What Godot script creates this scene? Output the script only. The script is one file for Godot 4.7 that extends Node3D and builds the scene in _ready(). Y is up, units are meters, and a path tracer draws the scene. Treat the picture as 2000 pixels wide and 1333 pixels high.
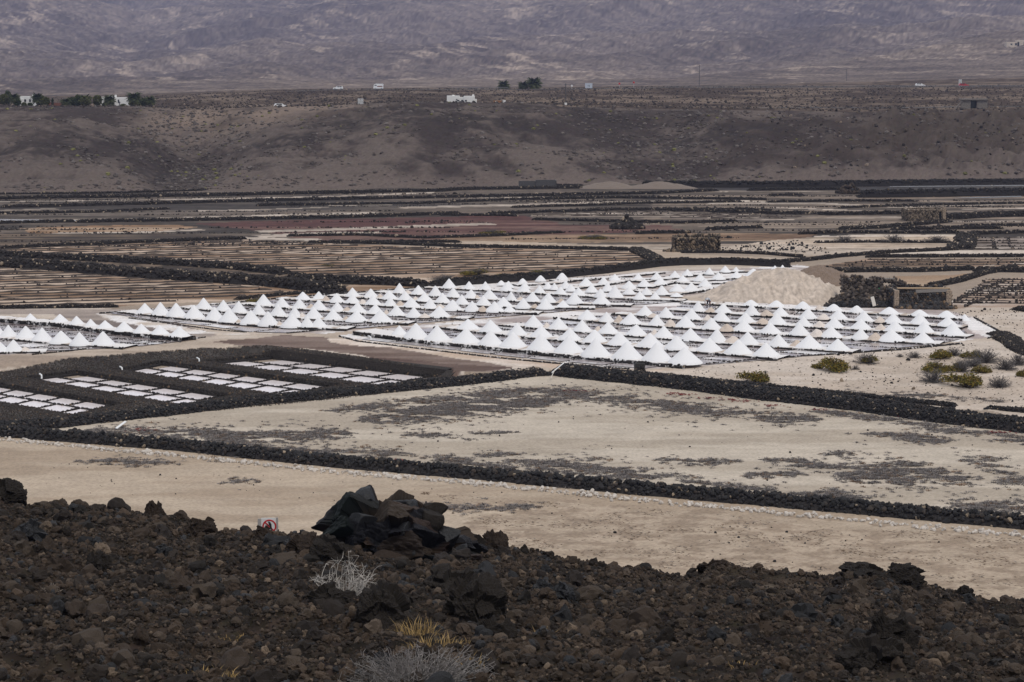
extends Node3D
# Salt works below a lava slope: cones of harvested salt on stone walkways, brine pans, dry-stone walls, an arid escarpment and hazy mountains.

var rng := RandomNumberGenerator.new()
var N := FastNoiseLite.new()      # smooth noise, one unit per metre
var NR := FastNoiseLite.new()     # ridged noise
var M := {}                        # materials
var taken := {}
var ROCKS := []                    # angular stones
var CLINKER := []                  # rough lava lumps
var SLABS := []
var TUFTS := []
var regions := []
var lower_land: PackedVector2Array
var basins := []
var basin_polys := []

# ---------------------------------------------------------------- naming
func numbered(called: String) -> String:
	if not taken.has(called):
		taken[called] = 0
		return called
	taken[called] += 1
	return "%s_%03d" % [called, taken[called]]

func tag(o: Node, label: String, category: String, group := "", kind := "") -> Node:
	if label: o.set_meta("label", label)
	if category: o.set_meta("category", category)
	if group: o.set_meta("group", group)
	if kind: o.set_meta("kind", kind)
	return o

func thing(called: String, label: String, category: String, at := Vector3.ZERO, turn := 0.0, group := "") -> Node3D:
	var o := Node3D.new()
	o.name = numbered(called)
	add_child(o)
	o.position = at
	o.rotation.y = turn
	tag(o, label, category, group)
	return o

func part(called: String, mesh: Mesh, mat: Material, parent: Node, at := Vector3.ZERO, turn := Vector3.ZERO, size := Vector3.ONE) -> MeshInstance3D:
	var o := MeshInstance3D.new()
	o.name = called
	o.mesh = mesh
	o.material_override = mat
	parent.add_child(o, true)
	o.position = at
	o.rotation = turn
	o.scale = size
	return o

func ground_sheet(called: String, mesh: Mesh, mat: Material, label := "") -> MeshInstance3D:
	var o := part(called, mesh, mat, self)
	o.set_meta("kind", "structure")
	if label: o.set_meta("label", label)
	return o

func many(called: String, mesh: Mesh, xf: Array, col: PackedColorArray, mat: Material, parent: Node) -> void:
	if xf.is_empty(): return
	var m := MultiMesh.new()
	m.transform_format = MultiMesh.TRANSFORM_3D
	m.use_colors = true
	m.mesh = mesh
	m.instance_count = xf.size()
	for i in xf.size():
		m.set_instance_transform(i, xf[i])
		m.set_instance_color(i, col[i])
	var o := MultiMeshInstance3D.new()
	o.name = called
	o.multimesh = m
	o.material_override = mat
	parent.add_child(o, true)
	o.set_meta("kind", "stuff")

# spreads one list of stones over several stone shapes
func scatter(called: String, shapes: Array, xf: Array, col: PackedColorArray, mat: Material, parent: Node) -> void:
	var n := shapes.size()
	for k in n:
		var a := []
		var c := PackedColorArray()
		var i := k
		while i < xf.size():
			a.append(xf[i])
			c.append(col[i])
			i += n
		many(called, shapes[k], a, c, mat, parent)

func pv(a: Array) -> PackedVector2Array:
	var r := PackedVector2Array()
	for i in range(0, a.size(), 2):
		r.append(Vector2(a[i], a[i + 1]))
	return r

func n2(x: float, z: float, f: float) -> float:
	return N.get_noise_2d(x * f, z * f)

func rnd(a: float, b: float) -> float:
	return rng.randf_range(a, b)

func any_turn() -> Basis:
	return Basis.from_euler(Vector3(rnd(0, TAU), rnd(0, TAU), rnd(0, TAU)))

# ---------------------------------------------------------------- materials
func grain(f: float, lo: float, hi: float, sd: int, size := 512, kind := FastNoiseLite.TYPE_SIMPLEX_SMOOTH) -> ImageTexture:
	var q := FastNoiseLite.new()
	q.noise_type = kind
	q.seed = sd
	q.frequency = f
	q.fractal_octaves = 5
	var im := q.get_seamless_image(size, size)
	im.convert(Image.FORMAT_RGB8)
	var lut := PackedByteArray()
	lut.resize(256)
	for i in 256:
		lut[i] = int(clampf(lerpf(lo, hi, i / 255.0), 0, 1) * 255)
	var d := im.get_data()
	for i in d.size():
		d[i] = lut[d[i]]
	return ImageTexture.create_from_image(Image.create_from_data(size, size, false, Image.FORMAT_RGB8, d))

func mat(called: String, c: Color, rough := 0.9, tex: Texture2D = null, metres := 1.0, relief := 0.0, vcol := false, spec := 0.5) -> StandardMaterial3D:
	var m := StandardMaterial3D.new()
	m.resource_name = called
	m.albedo_color = c.linear_to_srgb()
	m.roughness = rough
	m.metallic_specular = spec
	m.vertex_color_use_as_albedo = vcol
	if tex:
		m.albedo_texture = tex
		m.uv1_triplanar = true
		m.uv1_world_triplanar = true
		m.uv1_scale = Vector3.ONE / metres
		if relief > 0.0:
			m.heightmap_enabled = true
			m.heightmap_texture = tex
			m.heightmap_scale = relief
	M[called] = m
	return m

func make_materials() -> void:
	var fine := grain(0.02, 0.80, 1.14, 3)
	var sandy := grain(0.03, 0.86, 1.09, 5, 1024)
	var coarse := grain(0.012, 0.5, 1.3, 8)
	var salt := grain(0.03, 0.86, 1.0, 21)
	var speck := grain(0.06, 0.3, 1.5, 31)
	mat("earth", Color(1, 1, 1), 0.95, sandy, 9.7, 0.7, true, 0.25)
	mat("slope_earth", Color(1, 1, 1), 0.95, coarse, 5.0, 6.0, true, 0.2)
	mat("hill_earth", Color(1, 1, 1), 1.0, sandy, 27.0, 8.0, true, 0.1)
	mat("far_earth", Color(1, 1, 1), 1.0, null, 1.0, 0.0, true, 0.1)
	mat("stone", Color(1, 1, 1), 0.85, speck, 0.5, 1.0, true, 0.35)
	mat("core", Color(0.035, 0.032, 0.032), 0.95, coarse, 1.0, 3.0, false, 0.2)
	mat("bank_top", Color(0.052, 0.046, 0.042), 0.95, coarse, 1.0, 3.0, false, 0.2)
	mat("clinker", Color(1, 1, 1), 0.92, speck, 0.35, 1.2, true, 0.3)
	mat("basalt", Color(0.013, 0.0135, 0.016), 0.55, speck, 0.6, 0.8, false, 0.4)
	mat("basalt_brown", Color(0.042, 0.030, 0.023), 0.9, speck, 0.5, 2.0, false, 0.3)
	mat("crag", Color(1, 1, 1), 0.6, speck, 0.5, 1.2, true, 0.3)
	mat("basalt_dark", Color(0.025, 0.0205, 0.0175), 0.9, speck, 0.5, 2.0, false, 0.3)
	mat("salt", Color(0.86, 0.86, 0.88), 0.9, salt, 0.5, 1.0, false, 0.3)
	mat("salt_buff", Color(0.58, 0.47, 0.38), 0.95, fine, 0.8, 2.5, false, 0.25)
	mat("walk", Color(1, 1, 1), 0.9, salt, 0.7, 1.0, true, 0.3)
	mat("milky_brine", Color(0.90, 0.82, 0.82), 0.18, salt, 4.0, 0.0, false, 0.5)
	mat("dark_brine", Color(1, 1, 1), 0.2, fine, 5.0, 0.0, true, 0.5)
	mat("sky_water", Color(0.55, 0.55, 0.57), 0.08)
	mat("leaf", Color(1, 1, 1), 0.85, null, 1.0, 0.0, true, 0.25)
	mat("twig", Color(1, 1, 1), 0.95, null, 1.0, 0.0, true, 0.2)
	mat("whitewash", Color(0.80, 0.80, 0.79), 0.9, salt, 3.0)
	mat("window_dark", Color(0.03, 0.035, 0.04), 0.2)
	mat("wood_brown", Color(0.22, 0.10, 0.04), 0.8)
	mat("rail", Color(0.16, 0.16, 0.17), 0.7)
	mat("grey_metal", Color(0.42, 0.45, 0.48), 0.5)
	mat("sign_white", Color(0.66, 0.66, 0.66), 0.5)
	mat("sign_grey", Color(0.36, 0.34, 0.33), 0.6, fine, 0.2)
	mat("sign_red", Color(0.45, 0.018, 0.022), 0.5)
	mat("sign_black", Color(0.012, 0.012, 0.013), 0.6)
	mat("pale_blue", Color(0.42, 0.47, 0.55), 0.6)
	mat("car_white", Color(0.75, 0.76, 0.78), 0.3)
	mat("car_red", Color(0.40, 0.03, 0.035), 0.3)
	mat("tyre", Color(0.02, 0.02, 0.02), 0.9)
	mat("pole", Color(0.06, 0.06, 0.065), 0.8)
	mat("trunk", Color(0.11, 0.085, 0.06), 0.95)
	mat("asphalt", Color(0.085, 0.08, 0.08), 0.95, fine, 2.0)
	mat("terracotta", Color(0.17, 0.07, 0.05), 0.9)
	mat("concrete", Color(0.20, 0.18, 0.165), 0.95, coarse, 2.0, 2.0)
	mat("plaster", Color(0.33, 0.26, 0.2), 0.95, coarse, 1.2, 2.0)
	mat("block", Color(0.09, 0.087, 0.09), 0.95, speck, 1.0, 2.0)
	mat("green_cloth", Color(0.02, 0.20, 0.07), 0.8)
	mat("cloth", Color(1, 1, 1), 0.9, null, 1.0, 0.0, true, 0.2)
	mat("bleached", Color(0.55, 0.52, 0.48), 0.9)
	mat("pipe_white", Color(0.70, 0.71, 0.72), 0.5)

# ---------------------------------------------------------------- shapes
var ico_cache := {}
func ico(sub: int) -> Array:
	if ico_cache.has(sub): return ico_cache[sub]
	var v := []
	var f := []
	if sub == 0:
		var t := (1.0 + sqrt(5.0)) / 2.0
		for p in [[-1, t, 0], [1, t, 0], [-1, -t, 0], [1, -t, 0], [0, -1, t], [0, 1, t], [0, -1, -t], [0, 1, -t], [t, 0, -1], [t, 0, 1], [-t, 0, -1], [-t, 0, 1]]:
			v.append(Vector3(p[0], p[1], p[2]).normalized())
		f = [[0, 11, 5], [0, 5, 1], [0, 1, 7], [0, 7, 10], [0, 10, 11], [1, 5, 9], [5, 11, 4], [11, 10, 2], [10, 7, 6], [7, 1, 8], [3, 9, 4], [3, 4, 2], [3, 2, 6], [3, 6, 8], [3, 8, 9], [4, 9, 5], [2, 4, 11], [6, 2, 10], [8, 6, 7], [9, 8, 1]]
	else:
		var p: Array = ico(sub - 1)
		v = p[0].duplicate()
		var mid := {}
		for t in p[1]:
			var m := []
			for e in 3:
				var a: int = t[e]
				var b: int = t[(e + 1) % 3]
				var key := mini(a, b) * 100000 + maxi(a, b)
				if not mid.has(key):
					mid[key] = v.size()
					v.append(((v[a] + v[b]) * 0.5).normalized())
				m.append(mid[key])
			f.append([t[0], m[0], m[2]])
			f.append([t[1], m[1], m[0]])
			f.append([t[2], m[2], m[1]])
			f.append([m[0], m[1], m[2]])
	ico_cache[sub] = [v, f]
	return ico_cache[sub]

# an angular stone: a ball cut by random planes and roughened
func rock_mesh(sd: int, sub: int, planes: int, amp: float, freq := 2.0, smooth := false, lo := 0.55) -> ArrayMesh:
	var r := RandomNumberGenerator.new()
	r.seed = sd * 7919 + 13
	var pl := []
	for i in planes:
		var n := Vector3(r.randfn(), r.randfn(), r.randfn()).normalized()
		pl.append([n, r.randf_range(lo, 0.95)])
	var g: Array = ico(sub)
	var pos := []
	for v in g[0]:
		var rad := 1.0
		for q in pl:
			var k: float = q[0].dot(v)
			if k > 0.05: rad = minf(rad, q[1] / k)
		rad *= 1.0 + amp * N.get_noise_3d(v.x * freq * 100.0 + sd * 173.0, v.y * freq * 100.0, v.z * freq * 100.0) + amp * 0.6 * N.get_noise_3d(v.x * freq * 310.0, v.y * freq * 310.0 + sd * 91.0, v.z * freq * 310.0)
		pos.append(v * rad)
	var st := SurfaceTool.new()
	st.begin(Mesh.PRIMITIVE_TRIANGLES)
	if not smooth: st.set_smooth_group(-1)
	for t in g[1]:
		st.add_vertex(pos[t[0]])
		st.add_vertex(pos[t[2]])
		st.add_vertex(pos[t[1]])
	st.generate_normals()
	return st.commit()

# a jagged stone: flat facets of different depth that meet in steps
func jagged_mesh(sd: int, sub: int, facets: int, step: float, amp: float, tint := false, hump := false) -> ArrayMesh:
	var r := RandomNumberGenerator.new()
	r.seed = sd * 6151 + 7
	var cs := []
	for i in facets:
		var c := Vector3(r.randfn(), r.randfn(), r.randfn()).normalized()
		var n := (c + Vector3(r.randfn(), r.randfn(), r.randfn()) * (0.55 if hump else 0.3)).normalized()
		var k := r.randf()
		var q := Color(0.011, 0.0115, 0.014) if k < 0.6 else Color(0.036, 0.025, 0.019)
		cs.append([c, n, r.randf_range(1.0 - step, 1.0 + step * 0.5), q * r.randf_range(0.7, 1.5), r.randf_range(0.95, 1.06)])
	var g: Array = ico(sub)
	var pos := []
	var col := []
	for v in g[0]:
		var w: Vector3 = (v + Vector3(N.get_noise_3d(v.x * 260.0, v.y * 260.0, v.z * 260.0 + sd * 40.0), N.get_noise_3d(v.x * 260.0 + 500.0, v.y * 260.0, v.z * 260.0), N.get_noise_3d(v.x * 260.0, v.y * 260.0 + 500.0, v.z * 260.0)) * 0.05).normalized()
		var best := -2.0
		var f: Array = cs[0]
		for c in cs:
			var k: float = c[0].dot(w) * c[4]
			if k > best:
				best = k
				f = c
		var rad := clampf(f[2] * f[1].dot(f[0]) / maxf(f[1].dot(v), 0.25), 0.62, 1.22)
		rad *= 1.0 + amp * N.get_noise_3d(v.x * 380.0 + sd * 90.0, v.y * 380.0, v.z * 380.0) + amp * 0.5 * N.get_noise_3d(v.x * 1200.0, v.y * 1200.0, v.z * 1200.0 + sd * 60.0)
		var p: Vector3 = v * rad
		if hump:
			# steep at right, with its peak left of the middle
			var q := p * Vector3(2.15, 1.42, 1.2)
			if p.y > 0.0: q.y *= 1.0 - 0.28 * smoothstep(0.1, 1.0, p.x) - 0.5 * smoothstep(-0.25, -0.95, p.x)
			q.x -= 0.3 * maxf(p.y, 0.0)
			p = q
		pos.append(p)
		col.append(f[3])
	var st := st_new()
	for t in g[1]:
		for k in [0, 2, 1]:
			if tint: st.set_color(col[t[k]])
			st.add_vertex(pos[t[k]])
	return done(st)

func st_new(flat := true) -> SurfaceTool:
	var st := SurfaceTool.new()
	st.begin(Mesh.PRIMITIVE_TRIANGLES)
	if flat: st.set_smooth_group(-1)
	return st

func done(st: SurfaceTool) -> ArrayMesh:
	st.generate_normals()
	return st.commit()

func quad(st: SurfaceTool, a: Vector3, b: Vector3, c: Vector3, d: Vector3) -> void:
	for p in [a, b, c, a, c, d]: st.add_vertex(p)

# a box with chamfered upright and upper edges
func add_box(st: SurfaceTool, c: Vector3, s: Vector3, turn := 0.0, bev := 0.0) -> void:
	var h := s * 0.5
	var b := minf(bev, minf(h.x, h.z) * 0.5)
	var ring := [Vector2(-h.x + b, -h.z), Vector2(h.x - b, -h.z), Vector2(h.x, -h.z + b), Vector2(h.x, h.z - b), Vector2(h.x - b, h.z), Vector2(-h.x + b, h.z), Vector2(-h.x, h.z - b), Vector2(-h.x, -h.z + b)]
	if b <= 0.0: ring = [Vector2(-h.x, -h.z), Vector2(h.x, -h.z), Vector2(h.x, h.z), Vector2(-h.x, h.z)]
	var q := Basis(Vector3.UP, turn)
	var lv := [[-h.y, 0.0], [h.y - b, 0.0], [h.y, b]] if b > 0.0 else [[-h.y, 0.0], [h.y, 0.0]]
	var n := ring.size()
	var rows := []
	for l in lv:
		var row := []
		for p in ring:
			var k := Vector2(p.x * (1.0 - l[1] / h.x), p.y * (1.0 - l[1] / h.z))
			row.append(c + q * Vector3(k.x, l[0], k.y))
		rows.append(row)
	for i in rows.size() - 1:
		for j in n:
			quad(st, rows[i][j], rows[i][(j + 1) % n], rows[i + 1][(j + 1) % n], rows[i + 1][j])
	for j in range(1, n - 1):
		var t: Array = rows[-1]
		st.add_vertex(t[0]); st.add_vertex(t[j]); st.add_vertex(t[j + 1])
		var u: Array = rows[0]
		st.add_vertex(u[0]); st.add_vertex(u[j + 1]); st.add_vertex(u[j])

func box_mesh(s: Vector3, bev := 0.0, c := Vector3.ZERO) -> ArrayMesh:
	var st := st_new()
	add_box(st, c, s, 0.0, bev)
	return done(st)

func add_tube(st: SurfaceTool, pts: Array, r0: float, r1: float, sides := 6) -> void:
	var prev := []
	for i in pts.size():
		var d: Vector3 = (pts[mini(i + 1, pts.size() - 1)] - pts[maxi(i - 1, 0)]).normalized()
		var u := d.cross(Vector3.UP if absf(d.y) < 0.9 else Vector3.RIGHT).normalized()
		var w := d.cross(u)
		var r := lerpf(r0, r1, float(i) / maxf(1.0, pts.size() - 1))
		var ring := []
		for k in sides:
			var a := TAU * k / sides
			ring.append(pts[i] + (u * cos(a) + w * sin(a)) * r)
		if i > 0:
			for k in sides:
				quad(st, prev[k], ring[k], ring[(k + 1) % sides], prev[(k + 1) % sides])
		prev = ring
	for e in [0, pts.size() - 1]:
		pass

func tube_mesh(pts: Array, r0: float, r1: float, sides := 7) -> ArrayMesh:
	var st := st_new(false)
	st.set_smooth_group(0)
	add_tube(st, pts, r0, r1, sides)
	return done(st)

func cyl(r: float, h: float, sides := 16) -> CylinderMesh:
	var c := CylinderMesh.new()
	c.top_radius = r
	c.bottom_radius = r
	c.height = h
	c.radial_segments = sides
	c.rings = 1
	return c

# a heap on a unit circle, one unit high; power shapes the flank, lump roughens it
func heap_mesh(sd: int, rounding: float, lump: float, segs := 40, rings := 14) -> ArrayMesh:
	var st := SurfaceTool.new()
	st.begin(Mesh.PRIMITIVE_TRIANGLES)
	st.set_smooth_group(0)
	var rows := []
	for i in rings + 1:
		var s := float(i) / rings
		var row := []
		for j in segs:
			var a := TAU * j / segs
			var e := 1.0 + 0.035 * N.get_noise_2d(cos(a) * 60.0 + sd * 31.0, sin(a) * 60.0)
			var r := s * e
			var y := 1.0 - s
			if rounding > 0.0:
				y = 1.0 - (sqrt(s * s + rounding * rounding) - rounding) / (sqrt(1.0 + rounding * rounding) - rounding)
			y -= 0.035 * sin(PI * s)
			var w := lump * sin(PI * clampf(s * 0.9 + 0.1, 0, 1))
			y += w * N.get_noise_3d(cos(a) * s * 130.0, sin(a) * s * 130.0, sd * 57.0)
			r *= 1.0 + w * 0.5 * N.get_noise_3d(cos(a) * 90.0, y * 90.0, sd * 11.0)
			if i == rings: y = -0.06
			row.append(Vector3(cos(a) * r, y, sin(a) * r))
		rows.append(row)
	for i in rings:
		for j in segs:
			var k := (j + 1) % segs
			if i == 0:
				st.add_vertex(rows[0][0]); st.add_vertex(rows[1][j]); st.add_vertex(rows[1][k])
			else:
				quad(st, rows[i][j], rows[i + 1][j], rows[i + 1][k], rows[i][k])
	return done(st)

# ---------------------------------------------------------------- the lie of the land
# tables of [bearing, height] as seen from the viewpoint hill: bearing is x over distance
const CREST_FRONT = [-0.3667, 13.78, -0.2621, 13.52, -0.2465, 13.28, -0.2230, 13.15, -0.1838, 12.86, -0.1524, 12.40, -0.1341, 12.28, -0.1156, 12.34, -0.0999, 12.34, -0.0631, 12.19, -0.0184, 11.93, 0.0000, 11.81, 0.0263, 11.55, 0.0527, 11.41, 0.0870, 11.12, 0.1080, 11.35, 0.1397, 11.29, 0.1581, 11.17, 0.1898, 11.20, 0.2110, 10.82, 0.2377, 10.35, 0.2642, 10.15, 0.3703, 9.71]
const FOOT_FRONT = [-0.3716, 16.31, -0.2655, 16.27, 0.0000, 16.27, 0.2655, 16.27, 0.3716, 16.27]
const HILL_FOOT = [-0.36, 424.0, -0.26, 426.0, -0.13, 441.0, 0.0, 459.0, 0.13, 478.0, 0.26, 488.0, 0.36, 492.0]
const T565 = [-0.3576, 16.70, -0.2554, 16.70, -0.1839, 16.70, -0.1660, 15.84, -0.1482, 15.84, -0.1226, 16.70, -0.0919, 16.85, -0.0715, 17.42, -0.0511, 18.14, -0.0255, 17.99, 0.0000, 17.56, 0.0306, 16.85, 0.0766, 16.27, 0.1277, 15.84, 0.1916, 15.27, 0.2555, 15.70, 0.3576, 15.99]
const T640 = [-0.3576, 15.44, -0.2554, 15.44, -0.1788, 15.12, -0.1328, 15.44, -0.1226, 14.63, -0.1073, 14.79, -0.0919, 16.41, -0.0613, 17.06, -0.0460, 16.58, -0.0332, 15.93, -0.0153, 15.93, 0.0000, 16.58, 0.0306, 16.74, 0.0766, 15.93, 0.1277, 15.60, 0.2554, 16.25, 0.3575, 16.25]
const T850 = [-0.3574, 15.32, -0.2553, 15.32, -0.1787, 16.40, -0.1276, 18.55, -0.0918, 19.41, 0.0000, 19.84, 0.0306, 19.84, 0.0765, 20.49, 0.1275, 20.49, 0.2551, 20.70, 0.3571, 20.70]
const T1300 = [-0.3573, 12.50, -0.2552, 12.50, -0.1786, 14.48, -0.1276, 17.11, 0.0000, 18.43, 0.0765, 19.08, 0.1530, 21.71, 0.2549, 26.31, 0.3567, 28.28]
const T2200 = [-0.3570, 19.44, -0.2551, 14.99, -0.1275, 21.66, 0.0000, 25.00, 0.1274, 30.56, 0.1910, 41.66, 0.2544, 60.50, 0.3558, 74.88]
const T3200 = [-0.3553, 129.66, -0.2543, 83.08, -0.1909, 55.69, -0.1272, 65.36, 0.0000, 71.81, 0.1271, 81.47, 0.2540, 105.59, 0.3554, 121.64]
const T4500 = [-0.3538, 318.08, -0.2531, 262.11, -0.1879, 149.62, -0.1269, 183.44, 0.0000, 205.96, 0.1267, 217.20, 0.2532, 250.89, 0.3544, 262.11]
const T6500 = [-0.3522, 657.27, -0.2519, 593.17, -0.1869, 464.47, -0.1263, 480.59, 0.0000, 496.71, 0.2523, 528.91, 0.3532, 528.91]

func table(t: Array, b: float) -> float:
	if b <= t[0]: return t[1]
	for i in range(2, t.size(), 2):
		if b <= t[i]:
			return lerpf(t[i - 1], t[i + 1], (b - t[i - 2]) / (t[i] - t[i - 2]))
	return t[-1]

func front_base(b: float, d: float) -> float:
	var hc := table(CREST_FRONT, b)
	var hb := table(FOOT_FRONT, b)
	if d <= 54.0:
		return hb + (hc - hb) * (d - 28.0) / 26.0
	return hc - (d - 54.0) * 0.40 - pow(maxf(d - 56.0, 0.0), 1.35) * 0.34

func front_h(x: float, z: float) -> float:
	var d := -z
	var b := x / d
	var h := front_base(b, d)
	h += 0.26 * n2(x, z, 14.0) + 0.22 * n2(x + 40.0, z, 40.0) + 0.12 * NR.get_noise_2d(x * 70.0, z * 70.0) + 0.06 * n2(x, z + 90.0, 140.0)
	return h

const NODES = [565.0, 640.0, 850.0, 1300.0, 2200.0, 3200.0, 4500.0, 6500.0]
func far_h(x: float, z: float) -> float:
	var d := -z
	var b := x / d
	var t := [T565, T640, T850, T1300, T2200, T3200, T4500, T6500]
	if d <= 565.0:
		var d0 := table(HILL_FOOT, b)
		var s := clampf((d - d0) / (565.0 - d0), -0.2, 1.0)
		var hc := table(T565, b)
		if s <= 0.0: return s * 6.0 - 0.3
		var h := hc * (1.0 - pow(1.0 - s, 1.5)) - 0.3
		# gullies that run down the escarpment
		var side := n2(x, 0.0, 2.2)
		var g1 := absf(b * 1000.0 - lerpf(-171.0, -152.0, s) + side * 6.0)
		h -= 9.5 * sin(PI * pow(s, 0.75)) * exp(-pow(g1 / lerpf(10.0, 46.0, s), 1.4))
		var g2 := absf(b * 1000.0 - lerpf(92.0, 62.0, s) + side * 9.0)
		h -= 4.0 * sin(PI * s) * exp(-pow(g2 / 22.0, 2.0))
		var g3 := absf(b * 1000.0 - lerpf(-60.0, -10.0, s))
		h += 2.6 * sin(PI * s) * exp(-pow(g3 / 45.0, 2.0))
		var g4 := absf(b * 1000.0 - 150.0)
		h += 2.2 * sin(PI * minf(s * 1.2, 1.0)) * exp(-pow(g4 / 42.0, 2.0))
		var k := smoothstep(0.0, 0.15, s) * smoothstep(1.0, 0.8, s)
		h += k * (2.0 * n2(x, z * 0.6, 3.0) + 0.9 * n2(x, z, 9.0) + 0.35 * n2(x, z, 30.0))
		var rocky := smoothstep(0.14, 0.2, b)
		h += k * rocky * (2.6 * NR.get_noise_2d(x * 3.5, z * 5.0) + 1.1 * NR.get_noise_2d(x * 12.0, z * 12.0))
		return maxf(h, s * 5.0 - 0.3)
	for i in range(1, NODES.size()):
		if d <= NODES[i]:
			var s: float = (d - NODES[i - 1]) / (NODES[i] - NODES[i - 1])
			var h0 := table(t[i - 1], b)
			var h1 := table(t[i], b)
			var h := lerpf(h0, h1, s * s * (3.0 - 2.0 * s) if i > 3 else s)
			var near := smoothstep(565.0, 640.0, d)
			h += near * (0.35 * NR.get_noise_2d(x * 4.0, z * 3.0) + 0.25 * n2(x, z, 12.0)) * (1.0 if d < 820.0 or d > 880.0 else 0.4)
			if d > 1100.0:
				var far := smoothstep(1100.0, 2600.0, d)
				h += far * (20.0 * NR.get_noise_2d(x * 0.13 + z * 0.06, z * 0.08 - x * 0.03) + 10.0 * n2(x + z * 0.3, z * 0.5, 0.5) + 3.0 * NR.get_noise_2d(x * 0.5 - z * 0.25, z * 0.3) + 2.2 * n2(x, z, 3.0))
			return h
	return table(T6500, b) + (d - 6500.0) * 0.06

func ground_h(x: float, z: float) -> float:
	if z > -190.0 and x < 0.0:
		for q in basin_polys:
			if Geometry2D.is_point_in_polygon(Vector2(x, z), q): return -0.93
	return land_h(x, z)

func land_h(x: float, z: float) -> float:
	var p := Vector2(x, z)
	var y := 0.03 * n2(x, z, 3.0)
	if Geometry2D.is_point_in_polygon(p, lower_land):
		return -0.5 + y + 0.02 * n2(x, z, 40.0)
	if z > -190.0 and x < 0.0:
		# the banks between the basins lie lower and ramp up to the track
		var b: PackedVector2Array = basins[3]
		var e := (b[2] - b[1]).normalized()
		if e.cross(p - b[1]) > 0.3:
			var back: PackedVector2Array = basins[0]
			var u := (b[1] - back[1]).normalized()
			var t := u.cross(p - b[1])
			y -= 0.45 * smoothstep(-5.0, -1.0, t)
	if z > -178.0 and x > 18.0:
		y += 0.10 * n2(x, z, 30.0) + 0.12 * n2(x, z, 8.0) * smoothstep(18.0, 24.0, x)
	return y

# ---------------------------------------------------------------- ground colours, by patch of ground
func region(poly: PackedVector2Array, a: Color, b: Color, f := 6.0, edge := 0.6, sx := 1.0, sz := 1.0, bias := 0.0) -> void:
	var lo := poly[0]
	var hi := poly[0]
	for p in poly:
		lo = lo.min(p)
		hi = hi.max(p)
	regions.append({"p": poly, "lo": lo - Vector2(3, 3), "hi": hi + Vector2(3, 3), "a": a, "b": b, "f": f, "e": edge, "sx": sx, "sz": sz, "k": bias})

# a band of ground along a line, so many metres wide
func band(line: PackedVector2Array, w: float) -> PackedVector2Array:
	var l := PackedVector2Array()
	var r := PackedVector2Array()
	for i in line.size():
		var d := (line[mini(i + 1, line.size() - 1)] - line[maxi(i - 1, 0)]).normalized()
		var n := Vector2(-d.y, d.x) * w * 0.5
		l.append(line[i] + n)
		r.append(line[i] - n)
	r.reverse()
	l.append_array(r)
	return l

const SAND := Color(0.44, 0.365, 0.30)
const SAND_TAN := Color(0.38, 0.30, 0.232)
const SAND_PALE := Color(0.53, 0.455, 0.39)
const BROWN := Color(0.20, 0.15, 0.118)
const DARK := Color(0.036, 0.033, 0.032)
const SALTY := Color(0.74, 0.71, 0.70)
const GREYMAT := Color(0.16, 0.145, 0.14)

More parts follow.
